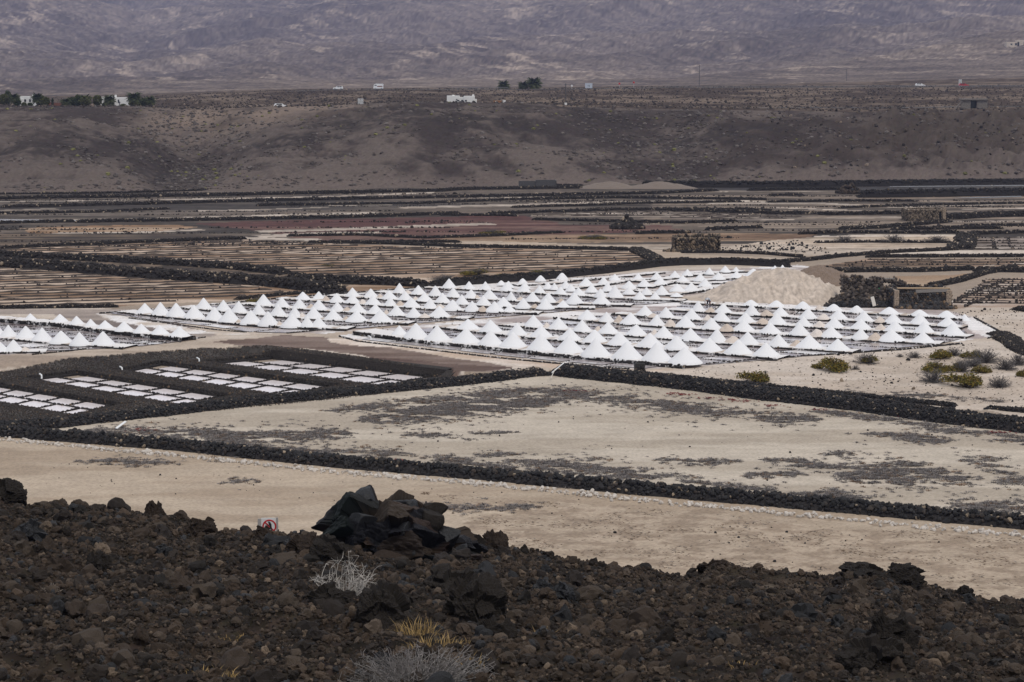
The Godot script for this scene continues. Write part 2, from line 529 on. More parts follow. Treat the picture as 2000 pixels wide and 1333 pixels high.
func make_regions() -> void:
	lower_land = pv([-55.52, -141.82, -37.61, -144.16, -34.15, -145.46, -29.64, -148.60, -20.29, -155.79, -12.55, -160.71, -4.32, -165.94, 1.77, -170.01, 3.63, -170.31, 8.68, -166.80, 14.81, -162.60, 20.45, -157.06, 24.84, -153.81, 29.32, -149.99, 34.05, -145.02, 37.28, -142.87, 51.11, -130.28, 26.61, -66.21, -26.61, -66.21])
	for b in [
		[-49.14, -162.83, -47.11, -168.51, -30.41, -154.57, -33.50, -149.46],
		[-41.97, -168.50, -38.17, -172.35, -22.33, -158.83, -25.99, -154.00],
		[-34.65, -173.17, -31.87, -178.28, -14.11, -164.28, -18.41, -158.55],
		[-28.18, -178.43, -22.34, -182.24, -5.64, -169.52, -10.64, -163.51]]:
		basins.append(pv(b))
		basin_polys.append(Geometry2D.offset_polygon(pv(b), 0.5)[0])
	# far flats, striped with walls and pale lanes
	region(pv([-194.00, -504.06, 194.00, -504.06, 116.40, -301.11, -114.63, -296.50]), Color(0.042, 0.035, 0.031), Color(0.12, 0.095, 0.077), 3.0, 0.5, 0.35, 1.6, 0.05)
	region(pv([32.51, -436.41, 170.40, -442.36, 118.22, -305.87, 21.74, -337.85]), Color(0.075, 0.06, 0.05), Color(0.22, 0.172, 0.135), 4.0, 1.0, 0.15, 2.4, 0.0)
	region(pv([31.21, -486.48, 194.00, -504.06, 170.40, -442.36, 34.08, -442.36]), Color(0.05, 0.045, 0.045), Color(0.09, 0.08, 0.075), 3.0, 0.8, 0.3, 1.4)
	region(pv([-130.10, -389.30, -51.68, -402.17, -10.42, -405.52, -9.89, -384.68, -65.38, -363.12, -119.22, -356.46]), Color(0.05, 0.042, 0.038), Color(0.13, 0.105, 0.088), 3.0, 1.0, 0.25, 1.6)
	region(pv([-54.48, -341.42, -44.72, -347.53, -18.34, -356.46, 0.00, -363.12, 4.59, -356.46, 8.70, -337.85, 26.09, -337.85, 28.58, -326.48, 16.54, -321.07, 0.00, -309.78, -15.76, -305.87, -28.02, -302.05, -35.57, -313.79, -44.01, -328.69]), Color(0.085, 0.04, 0.036), Color(0.14, 0.085, 0.07), 3.0, 1.5, 0.25, 1.6)
	region(pv([-81.79, -330.94, -71.07, -336.68, -58.47, -339.03, -52.33, -333.21, -58.26, -323.21, -77.22, -318.96]), Color(0.24, 0.145, 0.085), Color(0.33, 0.24, 0.17), 4.0, 0.8, 0.3, 1.5)
	region(pv([-11.32, -313.79, 12.28, -317.91, 38.04, -321.07, 49.13, -317.91, 44.13, -305.87, 25.85, -303.95, 11.68, -302.05, -11.00, -304.90]), Color(0.16, 0.10, 0.066), Color(0.26, 0.18, 0.12), 4.0, 1.0, 0.3, 1.5)
	region(pv([3.88, -377.22, 39.25, -381.66, 57.91, -363.12, 44.72, -347.53, 23.01, -357.77, 3.66, -355.16]), Color(0.10, 0.08, 0.07), Color(0.34, 0.28, 0.23), 5.0, 1.0, 0.12, 2.4)
	region(pv([-106.79, -318.96, -57.88, -321.07, -40.42, -313.79, -42.03, -307.81, -52.31, -303.00, -75.96, -294.69, -96.43, -287.68]), Color(0.048, 0.038, 0.033), Color(0.15, 0.11, 0.08), 4.0, 1.0, 0.3, 1.5)
	for s in [
		[[-122.52, -397.25, -103.36, -402.17, -78.48, -407.22, -53.21, -414.15, -32.61, -423.14, -16.74, -434.47], 2.2], [[-105.88, -374.31, -96.63, -375.76, -87.00, -380.17], 2.4], [[-99.29, -386.21, -88.07, -389.30], 1.5],
		[[-77.18, -348.78, -63.50, -352.58, -49.70, -357.77, -33.88, -365.86, -24.65, -368.63], 4.2], [[-59.68, -374.31, -48.50, -377.22, -35.60, -384.68], 2.0], [[-36.17, -390.86, -20.26, -394.03], 2.0],
		[[-21.67, -383.16, 0.00, -390.86, 10.21, -397.25, 23.77, -402.17, 41.69, -405.52, 51.68, -402.17], 4.0], [[-10.60, -412.39, 0.00, -415.92, 8.62, -419.50], 1.8], [[-41.75, -324.30, -30.36, -327.58, -22.23, -332.07, -8.73, -339.03, -3.51, -341.42], 3.6],
		[[-43.23, -310.77, -36.60, -308.79, -30.04, -306.84], 3.0], [[-74.18, -320.01, -58.26, -323.21, -50.61, -327.58], 2.0], [[-40.42, -313.79, -29.67, -320.01, -21.50, -321.07], 4.0],
		[[38.80, -397.25, 61.26, -397.25, 71.49, -386.21, 76.15, -384.68, 102.10, -397.25, 135.48, -405.52], 2.6], [[45.03, -438.38, 56.55, -440.36, 73.18, -438.38], 2.4], [[58.48, -355.16, 71.53, -356.46], 1.6], [[76.64, -346.29, 89.43, -347.53], 1.6], [[9.45, -367.24, 28.44, -368.63, 40.27, -372.88], 2.0], [[34.85, -356.46, 45.36, -352.58, 58.27, -353.86, 69.95, -357.77], 3.0], [[49.45, -384.68, 66.42, -374.31], 2.0], [[85.69, -378.69, 108.79, -384.68], 1.8]]:
		region(band(pv(s[0]), s[1] * 1.35), Color(0.42, 0.355, 0.30), Color(0.24, 0.195, 0.16), 6.0, 0.8, 0.3, 1.0, -0.15)
	# brown dry pans beyond the cones
	region(pv([-96.43, -287.68, -76.42, -296.50, -52.15, -302.05, -41.11, -306.84, -27.85, -300.18, -10.57, -292.91, 17.43, -287.68, 20.32, -271.51, 3.82, -246.53, -6.21, -240.37, -10.41, -236.83, -23.46, -226.77, -41.28, -218.52, -44.64, -215.57, -71.90, -213.65]), Color(0.22, 0.14, 0.088), Color(0.48, 0.375, 0.295), 6.0, 0.3, 0.2, 2.2, -0.05)
	region(pv([-99.96, -298.33, -72.68, -281.81, -52.83, -273.05, -35.06, -261.22, -25.87, -250.37, -19.26, -240.37, -21.51, -231.13, -30.91, -239.18, -47.73, -249.72, -67.98, -263.36, -92.88, -276.96]), Color(0.05, 0.04, 0.034), Color(0.16, 0.118, 0.088), 14.0, 0.6)
	# pale lanes and sandy flats on the right
	region(pv([-11.82, -305.87, 0.00, -303.95, 10.80, -299.25, 22.03, -294.69, 31.90, -294.69, 40.19, -305.87, 48.50, -313.79, 57.32, -317.91, 72.06, -317.91, 68.72, -305.87, 64.35, -288.54, 54.25, -284.30, 44.42, -277.76, 36.34, -281.81, 25.15, -286.83, 23.38, -274.60, 21.16, -271.51, 20.54, -279.37, 17.21, -290.27, 0.00, -297.41, -11.60, -300.18]), SAND, SAND_TAN, 5.0, 0.7, 0.5, 1.2)
	region(pv([48.25, -314.81, 71.41, -316.87, 67.54, -303.00, 54.49, -302.05, 45.57, -304.90]), Color(0.44, 0.345, 0.26), SAND_PALE, 4.0, 0.5, 0.3, 1.3)
	region(pv([20.90, -279.37, 24.71, -281.81, 39.78, -275.38, 43.80, -273.82, 33.95, -268.49, 23.25, -273.05]), SAND_TAN, SAND, 5.0, 0.5)
	region(pv([56.54, -288.54, 96.71, -288.54, 94.21, -280.99, 50.88, -281.81]), SAND_PALE, SAND_TAN, 4.0, 0.6, 0.4, 1.0)
	region(pv([39.32, -262.65, 49.73, -275.38, 70.64, -273.82, 92.35, -275.38, 89.09, -265.54, 61.18, -263.36]), Color(0.16, 0.105, 0.07), Color(0.30, 0.21, 0.15), 5.0, 0.5, 0.25, 1.8)
	region(pv([71.88, -311.78, 105.42, -314.81, 96.71, -288.54, 65.84, -288.54]), Color(0.22, 0.18, 0.155), Color(0.33, 0.28, 0.24), 5.0, 0.4)
	region(pv([47.85, -250.37, 55.90, -251.68, 61.72, -257.05, 49.82, -238.00, 46.83, -236.83]), Color(0.30, 0.205, 0.135), Color(0.38, 0.28, 0.2), 4.0, 0.4, 0.3, 1.5)
	region(pv([47.39, -214.13, 49.98, -224.13, 59.38, -247.16, 85.16, -253.67, 72.21, -214.61]), Color(0.36, 0.265, 0.205), Color(0.50, 0.43, 0.38), 5.0, 0.3, 0.4, 1.4)
	region(pv([70.36, -269.99, 60.85, -261.93, 65.46, -267.01, 90.07, -268.49, 88.61, -264.08]), SAND_TAN, SAND_PALE, 4.0, 0.5)
	# sand and tracks round the salt fields
	region(pv([-83.14, -214.13, -44.83, -216.55, -39.85, -210.84, -17.20, -221.54, -10.33, -235.09, 20.20, -269.99, 38.17, -264.08, 43.06, -238.00, 46.40, -210.84, 49.32, -216.55, 84.07, -216.55, 55.63, -142.18, 38.10, -146.14, 25.14, -155.75, 10.83, -166.68, 3.53, -169.65, -5.67, -167.86, -18.89, -181.96, -28.55, -183.36, -44.56, -171.49, -62.02, -158.88]), SAND, SAND_PALE, 6.0, 0.8, 0.6, 1.2)
	region(pv([-72.06, -214.13, -47.77, -214.61, -41.11, -214.61, -28.96, -192.60, -32.13, -187.68, -40.76, -196.56, -49.02, -210.37, -69.46, -206.30]), Color(0.19, 0.155, 0.14), Color(0.33, 0.275, 0.24), 4.0, 0.6, 0.3, 1.4)
	region(pv([-68.78, -176.57, -46.36, -178.55, -37.92, -182.66, -28.46, -189.17, -21.97, -192.60, -15.41, -198.19, -5.28, -203.67, 3.28, -210.84, 10.74, -218.52, 14.26, -220.53, 10.00, -214.61, 3.21, -206.30, -5.15, -198.60, -12.01, -192.99, -15.82, -190.68, -17.07, -182.66, -28.55, -183.36, -36.95, -177.89, -44.72, -172.11, -63.58, -162.97]), Color(0.31, 0.245, 0.195), Color(0.45, 0.37, 0.30), 4.0, 0.5, 0.25, 1.6)
	region(pv([-28.24, -187.68, -22.02, -192.99, -17.80, -190.68, -11.42, -183.36, -4.57, -175.92, 0.44, -170.87, -1.75, -168.45, -5.68, -168.15, -13.91, -178.55, -19.00, -183.01, -24.88, -184.42]), Color(0.13, 0.088, 0.072), Color(0.22, 0.165, 0.14), 4.0, 0.5, 0.3, 1.4)
	region(pv([-13.88, -178.22, -6.30, -173.36, 0.44, -170.87, -2.63, -168.45, -5.68, -168.15, -10.95, -175.59]), Color(0.085, 0.052, 0.044), Color(0.13, 0.09, 0.075), 4.0, 0.4, 0.3, 1.4)
	region(pv([-17.77, -190.30, -14.72, -189.17, -6.60, -181.61, 2.72, -174.63, 10.54, -169.05, 14.55, -169.65, 7.76, -165.81, 2.67, -171.49, -0.90, -172.73, -11.42, -183.36, -16.43, -186.22]), Color(0.50, 0.385, 0.30), Color(0.66, 0.57, 0.5), 6.0, 0.5, 0.5, 1.2)
	# salt-crusted floors of the three cone fields
	region(pv([-70.96, -210.84, -50.65, -206.30, -46.43, -203.67, -29.67, -190.68, -32.68, -188.05, -36.92, -184.78, -43.74, -179.23, -59.07, -174.95]), Color(0.34, 0.28, 0.26), SALTY, 8.0, 0.4, 0.5, 1.4, -0.05)
	region(pv([-43.86, -211.77, -38.97, -215.09, -25.81, -226.77, -10.46, -238.00, 3.83, -247.16, 19.25, -257.05, 29.59, -260.52, 38.48, -266.27, 40.00, -262.65, 27.06, -238.00, 21.96, -229.48, 11.41, -220.53, 3.32, -213.65, -5.34, -206.30, -13.44, -199.43, -18.09, -193.77, -25.32, -195.35, -37.17, -204.97]), Color(0.36, 0.30, 0.275), SALTY, 8.0, 0.4, 0.5, 1.4, 0.0)
	region(pv([-16.91, -191.83, -12.35, -198.60, -5.28, -203.67, 3.27, -210.37, 11.21, -216.55, 18.34, -221.54, 25.22, -221.54, 33.78, -217.53, 47.01, -213.65, 48.29, -207.19, 47.94, -192.60, 44.16, -189.17, 38.65, -186.22, 30.00, -180.58, 22.84, -175.92, 16.04, -171.49, 11.02, -169.65, 2.73, -175.27, -6.66, -183.36, -14.72, -189.17]), Color(0.36, 0.30, 0.285), SALTY, 8.0, 0.4, 0.5, 1.4, 0.0)
	region(pv([47.42, -208.09, 48.36, -206.30, 48.23, -193.77, 45.99, -190.68, 45.40, -194.56]), SALTY, Color(0.6, 0.53, 0.5), 5.0, 0.4)
	region(pv([-44.76, -210.84, -40.42, -208.09, -30.38, -195.35, -22.95, -194.56, -26.47, -192.60, -31.15, -193.77, -40.46, -202.80]), Color(0.52, 0.44, 0.37), SALTY, 6.0, 0.5)
	# dark lava gravel round the sunken basins
	region(pv([-62.02, -158.88, -49.41, -165.23, -44.48, -171.18, -39.97, -176.90, -29.03, -183.36, -23.06, -185.14, -18.93, -182.31, -10.91, -174.95, -5.58, -167.86, -6.66, -162.13, -14.64, -156.26, -22.46, -151.27, -30.09, -147.04, -40.96, -136.43, -50.44, -128.60]), Color(0.045, 0.04, 0.037), Color(0.07, 0.062, 0.056), 6.0, 0.15)
	# the empty pond between the two walls, and the track below it
	region(pv([-55.52, -141.82, -37.61, -144.16, -34.15, -145.46, -29.64, -148.60, -20.29, -155.79, -12.55, -160.71, -4.32, -165.94, 1.77, -170.01, 3.63, -170.31, 8.68, -166.80, 14.81, -162.60, 20.45, -157.06, 24.84, -153.81, 29.32, -149.99, 34.05, -145.02, 37.28, -142.87, 51.11, -130.28, 26.61, -66.21, -26.61, -66.21]), Color(0.375, 0.318, 0.255), Color(0.47, 0.408, 0.336), 7.0, 0.1, 0.4, 1.8)
	region(pv([-56.74, -145.02, -36.64, -140.37, -22.90, -134.86, -11.83, -129.23, 0.00, -124.20, 9.42, -119.84, 19.67, -115.34, 29.17, -111.03, 41.49, -105.13, 26.61, -66.21, -26.61, -66.21]), Color(0.335, 0.262, 0.195), Color(0.415, 0.336, 0.258), 6.0, 0.3, 0.4, 1.8)
	region(pv([-3.08, -117.47, 3.08, -117.47, 12.03, -114.65, 20.46, -111.29, 36.35, -106.31, 32.47, -94.59, 24.97, -94.59, 18.37, -99.59, 8.04, -101.74, 0.00, -106.31]), Color(0.385, 0.308, 0.235), Color(0.275, 0.212, 0.158), 45.0, 3.5, 0.8, 1.1, 0.0)

func ground_colour(x: float, z: float) -> Color:
	var jx := n2(x, z, 22.0)
	var jz := n2(x + 300.0, z, 22.0)
	var c := Color(0.3, 0.24, 0.19)
	for i in range(regions.size() - 1, -1, -1):
		var r: Dictionary = regions[i]
		if x < r.lo.x or z < r.lo.y or x > r.hi.x or z > r.hi.y: continue
		if Geometry2D.is_point_in_polygon(Vector2(x + jx * r.e, z + jz * r.e), r.p):
			var t: float = 0.5 + r.k + 0.9 * n2(x * r.sx, z * r.sz, r.f) + 0.5 * n2(x * r.sx, z * r.sz, r.f * 4.0)
			c = r.a.lerp(r.b, smoothstep(0.2, 0.8, t))
			break
	var v := 1.0 + 0.10 * n2(x, z * 1.5, 12.0) + 0.12 * n2(x * 0.6, z * 1.4, 60.0) + 0.10 * n2(x, z, 170.0)
	if z < -285.0:
		v += 0.55 * n2(x * 0.10, z, 34.0) + 0.35 * n2(x * 0.5, z, 70.0)
	return Color(c.r * v, c.g * v, c.b * v)

# a sheet that fans out from the viewpoint hill: rows at the given distances, columns at even bearings
func fan(rows: PackedFloat32Array, b0: float, b1: float, cols: int, height: Callable, colour: Callable) -> ArrayMesh:
	var nr := rows.size()
	var pos := PackedVector3Array()
	var col := PackedColorArray()
	var nor := PackedVector3Array()
	pos.resize(nr * cols)
	col.resize(nr * cols)
	nor.resize(nr * cols)
	for i in nr:
		var d := rows[i]
		for j in cols:
			var x := lerpf(b0, b1, float(j) / (cols - 1)) * d
			var k := i * cols + j
			pos[k] = Vector3(x, height.call(x, -d), -d)
			col[k] = colour.call(x, -d)
	var idx := PackedInt32Array()
	idx.resize((nr - 1) * (cols - 1) * 6)
	var q := 0
	for i in nr - 1:
		for j in cols - 1:
			var a := i * cols + j
			idx[q] = a; idx[q + 1] = a + cols; idx[q + 2] = a + cols + 1
			idx[q + 3] = a; idx[q + 4] = a + cols + 1; idx[q + 5] = a + 1
			q += 6
	for i in nr:
		for j in cols:
			var k := i * cols + j
			var u: Vector3 = pos[k + 1 if j < cols - 1 else k] - pos[k - 1 if j > 0 else k]
			var w: Vector3 = pos[k + cols if i < nr - 1 else k] - pos[k - cols if i > 0 else k]
			nor[k] = u.cross(w).normalized()
			if nor[k].y < 0.0: nor[k] = -nor[k]
	var arr := []
	arr.resize(Mesh.ARRAY_MAX)
	arr[Mesh.ARRAY_VERTEX] = pos
	arr[Mesh.ARRAY_NORMAL] = nor
	arr[Mesh.ARRAY_COLOR] = col
	arr[Mesh.ARRAY_INDEX] = idx
	var m := ArrayMesh.new()
	m.add_surface_from_arrays(Mesh.PRIMITIVE_TRIANGLES, arr)
	return m

func hill_colour(x: float, z: float) -> Color:
	var d := -z
	var b := x / d
	var d0 := table(HILL_FOOT, b)
	var s := (d - d0) / (565.0 - d0)
	var t := 0.5 + 0.9 * n2(x, z * 0.7, 2.5) + 0.5 * n2(x, z, 9.0) + 0.3 * n2(x, z, 40.0)
	var c := Color(0.068, 0.053, 0.047).lerp(Color(0.155, 0.120, 0.100), smoothstep(0.15, 0.8, t))
	# pale loam on the lip above the gully, dark scoria to the right
	var lip := smoothstep(0.62, 0.95, s) * smoothstep(0.075, 0.02, absf(b + 0.148 - 0.02 * s)) * (0.6 + 0.8 * n2(x, z, 5.0))
	c = c.lerp(Color(0.27, 0.198, 0.15), clampf(lip * 1.2, 0, 0.85))
	var sc := smoothstep(0.085, 0.12, b) * smoothstep(0.21, 0.17, b) * smoothstep(0.08, 0.2, s) * smoothstep(0.8, 0.6, s)
	c = c.lerp(Color(0.062, 0.047, 0.04), clampf(sc * (0.8 + n2(x, z, 6.0)), 0, 0.9))
	var rocky := smoothstep(0.15, 0.2, b) * smoothstep(0.1, 0.3, s)
	c = c.lerp(Color(0.085, 0.065, 0.052), rocky * 0.7)
	# dark scrubby soil in the gully and on the shoulders of the mound
	var dk := 0.0
	for q in [[-0.172, 0.30, 0.020, 0.22], [-0.20, 0.55, 0.035, 0.12], [-0.06, 0.62, 0.045, 0.16], [-0.02, 0.50, 0.04, 0.12], [0.03, 0.80, 0.05, 0.10], [-0.235, 0.35, 0.03, 0.1], [0.10, 0.5, 0.04, 0.14], [-0.115, 0.45, 0.025, 0.08]]:
		dk = maxf(dk, exp(-pow((b - q[0]) / q[2], 2.0) - pow((s - q[1]) / q[3], 2.0)))
	c = c.lerp(Color(0.052, 0.042, 0.038), clampf(dk * 1.5 * (0.55 + 1.0 * n2(x, z, 14.0) + 0.5 * n2(x, z, 45.0)), 0, 0.85))
	if s < 0.12:
		c = c.lerp(Color(0.17, 0.13, 0.108), smoothstep(0.12, 0.04, s) * 0.8)
	var v := 1.0 + 0.22 * n2(x, z, 90.0)
	return Color(c.r * v * 0.78, c.g * v * 0.82, c.b * v * 0.88)

func far_colour(x: float, z: float) -> Color:
	var d := -z
	var c: Color
	if d < 1150.0:
		var t := 0.5 + 0.9 * n2(x * 0.6, z * 0.5, 3.0) + 0.6 * n2(x, z, 16.0)
		c = Color(0.065, 0.049, 0.041).lerp(Color(0.17, 0.132, 0.105), smoothstep(0.35, 0.95, t))
		if d < 640.0 and x / d < -0.02:
			c = c.lerp(hill_colour(x, z), smoothstep(660.0, 590.0, d))
	else:
		# brown scoria, broad paler screes, thin pale washes and fine stony speckle
		var t := 0.45 + 0.40 * n2(x * 0.8 + z * 0.2, z * 0.25, 0.22) + 0.35 * n2(x - z * 0.5, z * 0.4, 1.6) + 0.42 * n2(x - z * 0.45, z * 0.3, 8.0)
		c = Color(0.08, 0.065, 0.061).lerp(Color(0.20, 0.162, 0.138), smoothstep(0.05, 1.0, t))
		var wash := NR.get_noise_2d(x * 1.0 - z * 0.5, z * 0.2 + x * 0.2) + 0.8 * n2(x, z * 0.3, 0.6)
		c = c.lerp(Color(0.36, 0.29, 0.235), smoothstep(0.6, 1.15, wash + 0.5 * n2(x - z * 0.4, z * 0.4, 10.0)) * 0.7)
		var v := 1.0 + 0.45 * n2(x - z * 0.4, z * 0.3, 20.0) + 0.5 * n2(x - z * 0.4, z * 0.35, 50.0)
		c = Color(c.r * v, c.g * v, c.b * v)
	return c

func front_colour(x: float, z: float) -> Color:
	var t := 0.5 + n2(x, z, 25.0) + 0.6 * n2(x, z, 120.0)
	var c := Color(0.017, 0.014, 0.012).lerp(Color(0.046, 0.035, 0.027), clampf(t, 0, 1))
	# dusty gravel on the mound at right
	var dust := exp(-pow((x - 7.4) / 2.2, 2.0) - pow((z + 47.0) / 3.2, 2.0)) * (0.7 + 0.8 * n2(x, z, 60.0))
	return c.lerp(Color(0.15, 0.115, 0.088), clampf(dust, 0, 0.8))

func make_land() -> void:
	var rows := PackedFloat32Array()
	var s := 188.0
	while s < 1110.0:
		rows.append(96300.0 / s)
		s += 1.2 if s < 460.0 else (1.9 if s < 760.0 else 1.8)
	rows.reverse()
	ground_sheet("ground", fan(rows, -0.335, 0.335, 860, ground_h, ground_colour), M.earth)
	rows = PackedFloat32Array()
	var d := 418.0
	while d < 566.0:
		rows.append(d)
		d += 1.0
	ground_sheet("hillside", fan(rows, -0.33, 0.33, 640, far_h, hill_colour), M.hill_earth)
	rows = PackedFloat32Array()
	d = 565.0
	while d < 1200.0:
		rows.append(d)
		d *= 1.006
	rows.append(1200.0)
	ground_sheet("plateau", fan(rows, -0.33, 0.33, 560, far_h, far_colour), M.hill_earth)
	rows = PackedFloat32Array()
	d = 1200.0
	while d < 6600.0:
		rows.append(d)
		d *= 1.0048
	ground_sheet("mountain", fan(rows, -0.36, 0.36, 760, far_h, far_colour), M.far_earth)
	rows = PackedFloat32Array()
	d = 17.0
	while d < 90.0:
		rows.append(d)
		d += 0.14 if d < 58.0 else 0.5
	ground_sheet("lava_slope", fan(rows, -0.42, 0.42, 220, front_h, front_colour), M.slope_earth)

# ---------------------------------------------------------------- dry-stone banks
func stone_tint(kind: String) -> Color:
	var v := rnd(0.6, 1.45)
	var k := rng.randf()
	match kind:
		"black":
			if k < 0.03: return Color(0.28, 0.22, 0.16) * v
			if k < 0.16: return Color(0.062, 0.05, 0.044) * v
			return Color(0.027, 0.026, 0.027) * v
		"gravel":
			if k < 0.04: return Color(0.12, 0.09, 0.06) * v
			return Color(0.031, 0.028, 0.027) * v
		"far":
			if k < 0.06: return Color(0.30, 0.24, 0.18) * v
			return Color(0.034, 0.029, 0.027) * v
		"white":
			return Color(0.66, 0.60, 0.54) * rnd(0.75, 1.1)
		"shed":
			if k < 0.12: return Color(0.22, 0.15, 0.095) * v
			if k < 0.45: return Color(0.07, 0.055, 0.045) * v
			return Color(0.055, 0.054, 0.056) * v
		"hut":
			if k < 0.45: return Color(0.21, 0.16, 0.115) * v
			return Color(0.075, 0.063, 0.053) * v
		"pale":
			if k < 0.3: return Color(0.07, 0.06, 0.052) * v
			return Color(0.22, 0.175, 0.135) * v
		"lava":
			if k < 0.035: return Color(0.15, 0.112, 0.082) * v
			if k < 0.09: return Color(0.042, 0.042, 0.045) * v
			if k < 0.48: return Color(0.064, 0.046, 0.034) * v
			if k < 0.60: return Color(0.08, 0.061, 0.047) * v
			return Color(0.032, 0.0255, 0.0215) * v
		"kiln":
			if k < 0.1: return Color(0.20, 0.15, 0.11) * v
			if k < 0.6: return Color(0.115, 0.092, 0.078) * v
			return Color(0.06, 0.05, 0.045) * v
	return Color(0.1, 0.1, 0.1)

# a heap of stones along a line: a rubble core and the stones that lie on it. opt: steep, base (height of its foot), tint, size, cover, parts
func bank(called: String, label: String, line: PackedVector2Array, w: float, h: float, opt := {}) -> Node3D:
	var steep: float = opt.get("steep", 0.6)
	var base: float = opt.get("base", 0.0)
	var size: float = opt.get("size", 0.3)
	var cover: float = opt.get("cover", 1.0)
	var tint: String = opt.get("tint", "black")
	var curve := Curve2D.new()
	for p in line: curve.add_point(p)
	var long := curve.get_baked_length()
	var mid := curve.sample_baked(long * 0.5)
	var root := thing(called, label, "stone wall", Vector3(mid.x, base, mid.y), 0.0, opt.get("group", ""))
	var steps := maxi(2, int(long / maxf(0.6, w * 0.5)))
	var prof := [-0.5, -0.42, -0.25, 0.0, 0.25, 0.42, 0.5]
	var st := SurfaceTool.new()
	st.begin(Mesh.PRIMITIVE_TRIANGLES)
	st.set_smooth_group(0)
	var prev := []
	for i in steps + 1:
		var t := long * i / steps
		var p := curve.sample_baked(t)
		var dd := (curve.sample_baked(minf(t + 0.4, long)) - curve.sample_baked(maxf(t - 0.4, 0.0))).normalized()
		var nn := Vector2(-dd.y, dd.x)
		var e := 1.0 + 0.22 * n2(p.x, p.y, 25.0)
		var ends := smoothstep(0.0, w * 0.5, minf(t, long - t) + 0.05)
		var row := []
		for k in prof:
			var q: Vector2 = p + nn * k * w * e
			var y: float = h * pow(maxf(0.0, 1.0 - pow(absf(2.0 * k), 2.0)), steep) * ends * (1.0 + 0.25 * n2(q.x, q.y, 60.0)) - 0.06
			row.append(Vector3(q.x - mid.x, y, q.y - mid.y))
		if i > 0:
			for j in prof.size() - 1:
				quad(st, prev[j], prev[j + 1], row[j + 1], row[j])
		prev = row
	part("rubble_core", done(st), opt.get("core", M.core), root)
	var n := int(long * w * 1.15 * cover / (size * size * 0.62))
	var xf := []
	var col := PackedColorArray()
	for i in n:
		var t := rng.randf() * long
		var k := rnd(-0.52, 0.52)
		var p := curve.sample_baked(t)
		var dd := (curve.sample_baked(minf(t + 0.4, long)) - curve.sample_baked(maxf(t - 0.4, 0.0))).normalized()
		var e := 1.0 + 0.22 * n2(p.x, p.y, 25.0)
		var q := p + Vector2(-dd.y, dd.x) * k * w * e
		var ends := smoothstep(0.0, w * 0.5, minf(t, long - t) + 0.05)
		var y := h * pow(maxf(0.0, 1.0 - pow(absf(2.0 * k), 2.0)), steep) * ends
		var s := size * 0.5 * exp(rng.randfn() * 0.28)
		var b := any_turn() * Basis.from_scale(Vector3(s * rnd(0.9, 1.3), s * rnd(0.6, 0.9), s))
		xf.append(Transform3D(b, Vector3(q.x - mid.x, y * (1.0 + 0.25 * n2(q.x, q.y, 60.0)) + s * 0.25, q.y - mid.y)))
		col.append(stone_tint(tint))
	var alone: int = opt.get("parts", 0)
	if alone > 0:
		# the largest stones are pieces of their own
		var order := range(xf.size())
		order.sort_custom(func(a, b): return xf[a].basis.determinant() > xf[b].basis.determinant())
		var rest := []
		var rc := PackedColorArray()
		for r in order.size():
			var i: int = order[r]
			if r < alone:
				var o := part("stone", ROCKS[i % ROCKS.size()], stone_mats[i % stone_mats.size()], root)
				o.transform = xf[i]
			else:
				rest.append(xf[i])
				rc.append(col[i])
		xf = rest
		col = rc
	scatter("stones", ROCKS, xf, col, M.stone, root)
	return root

var stone_mats := []

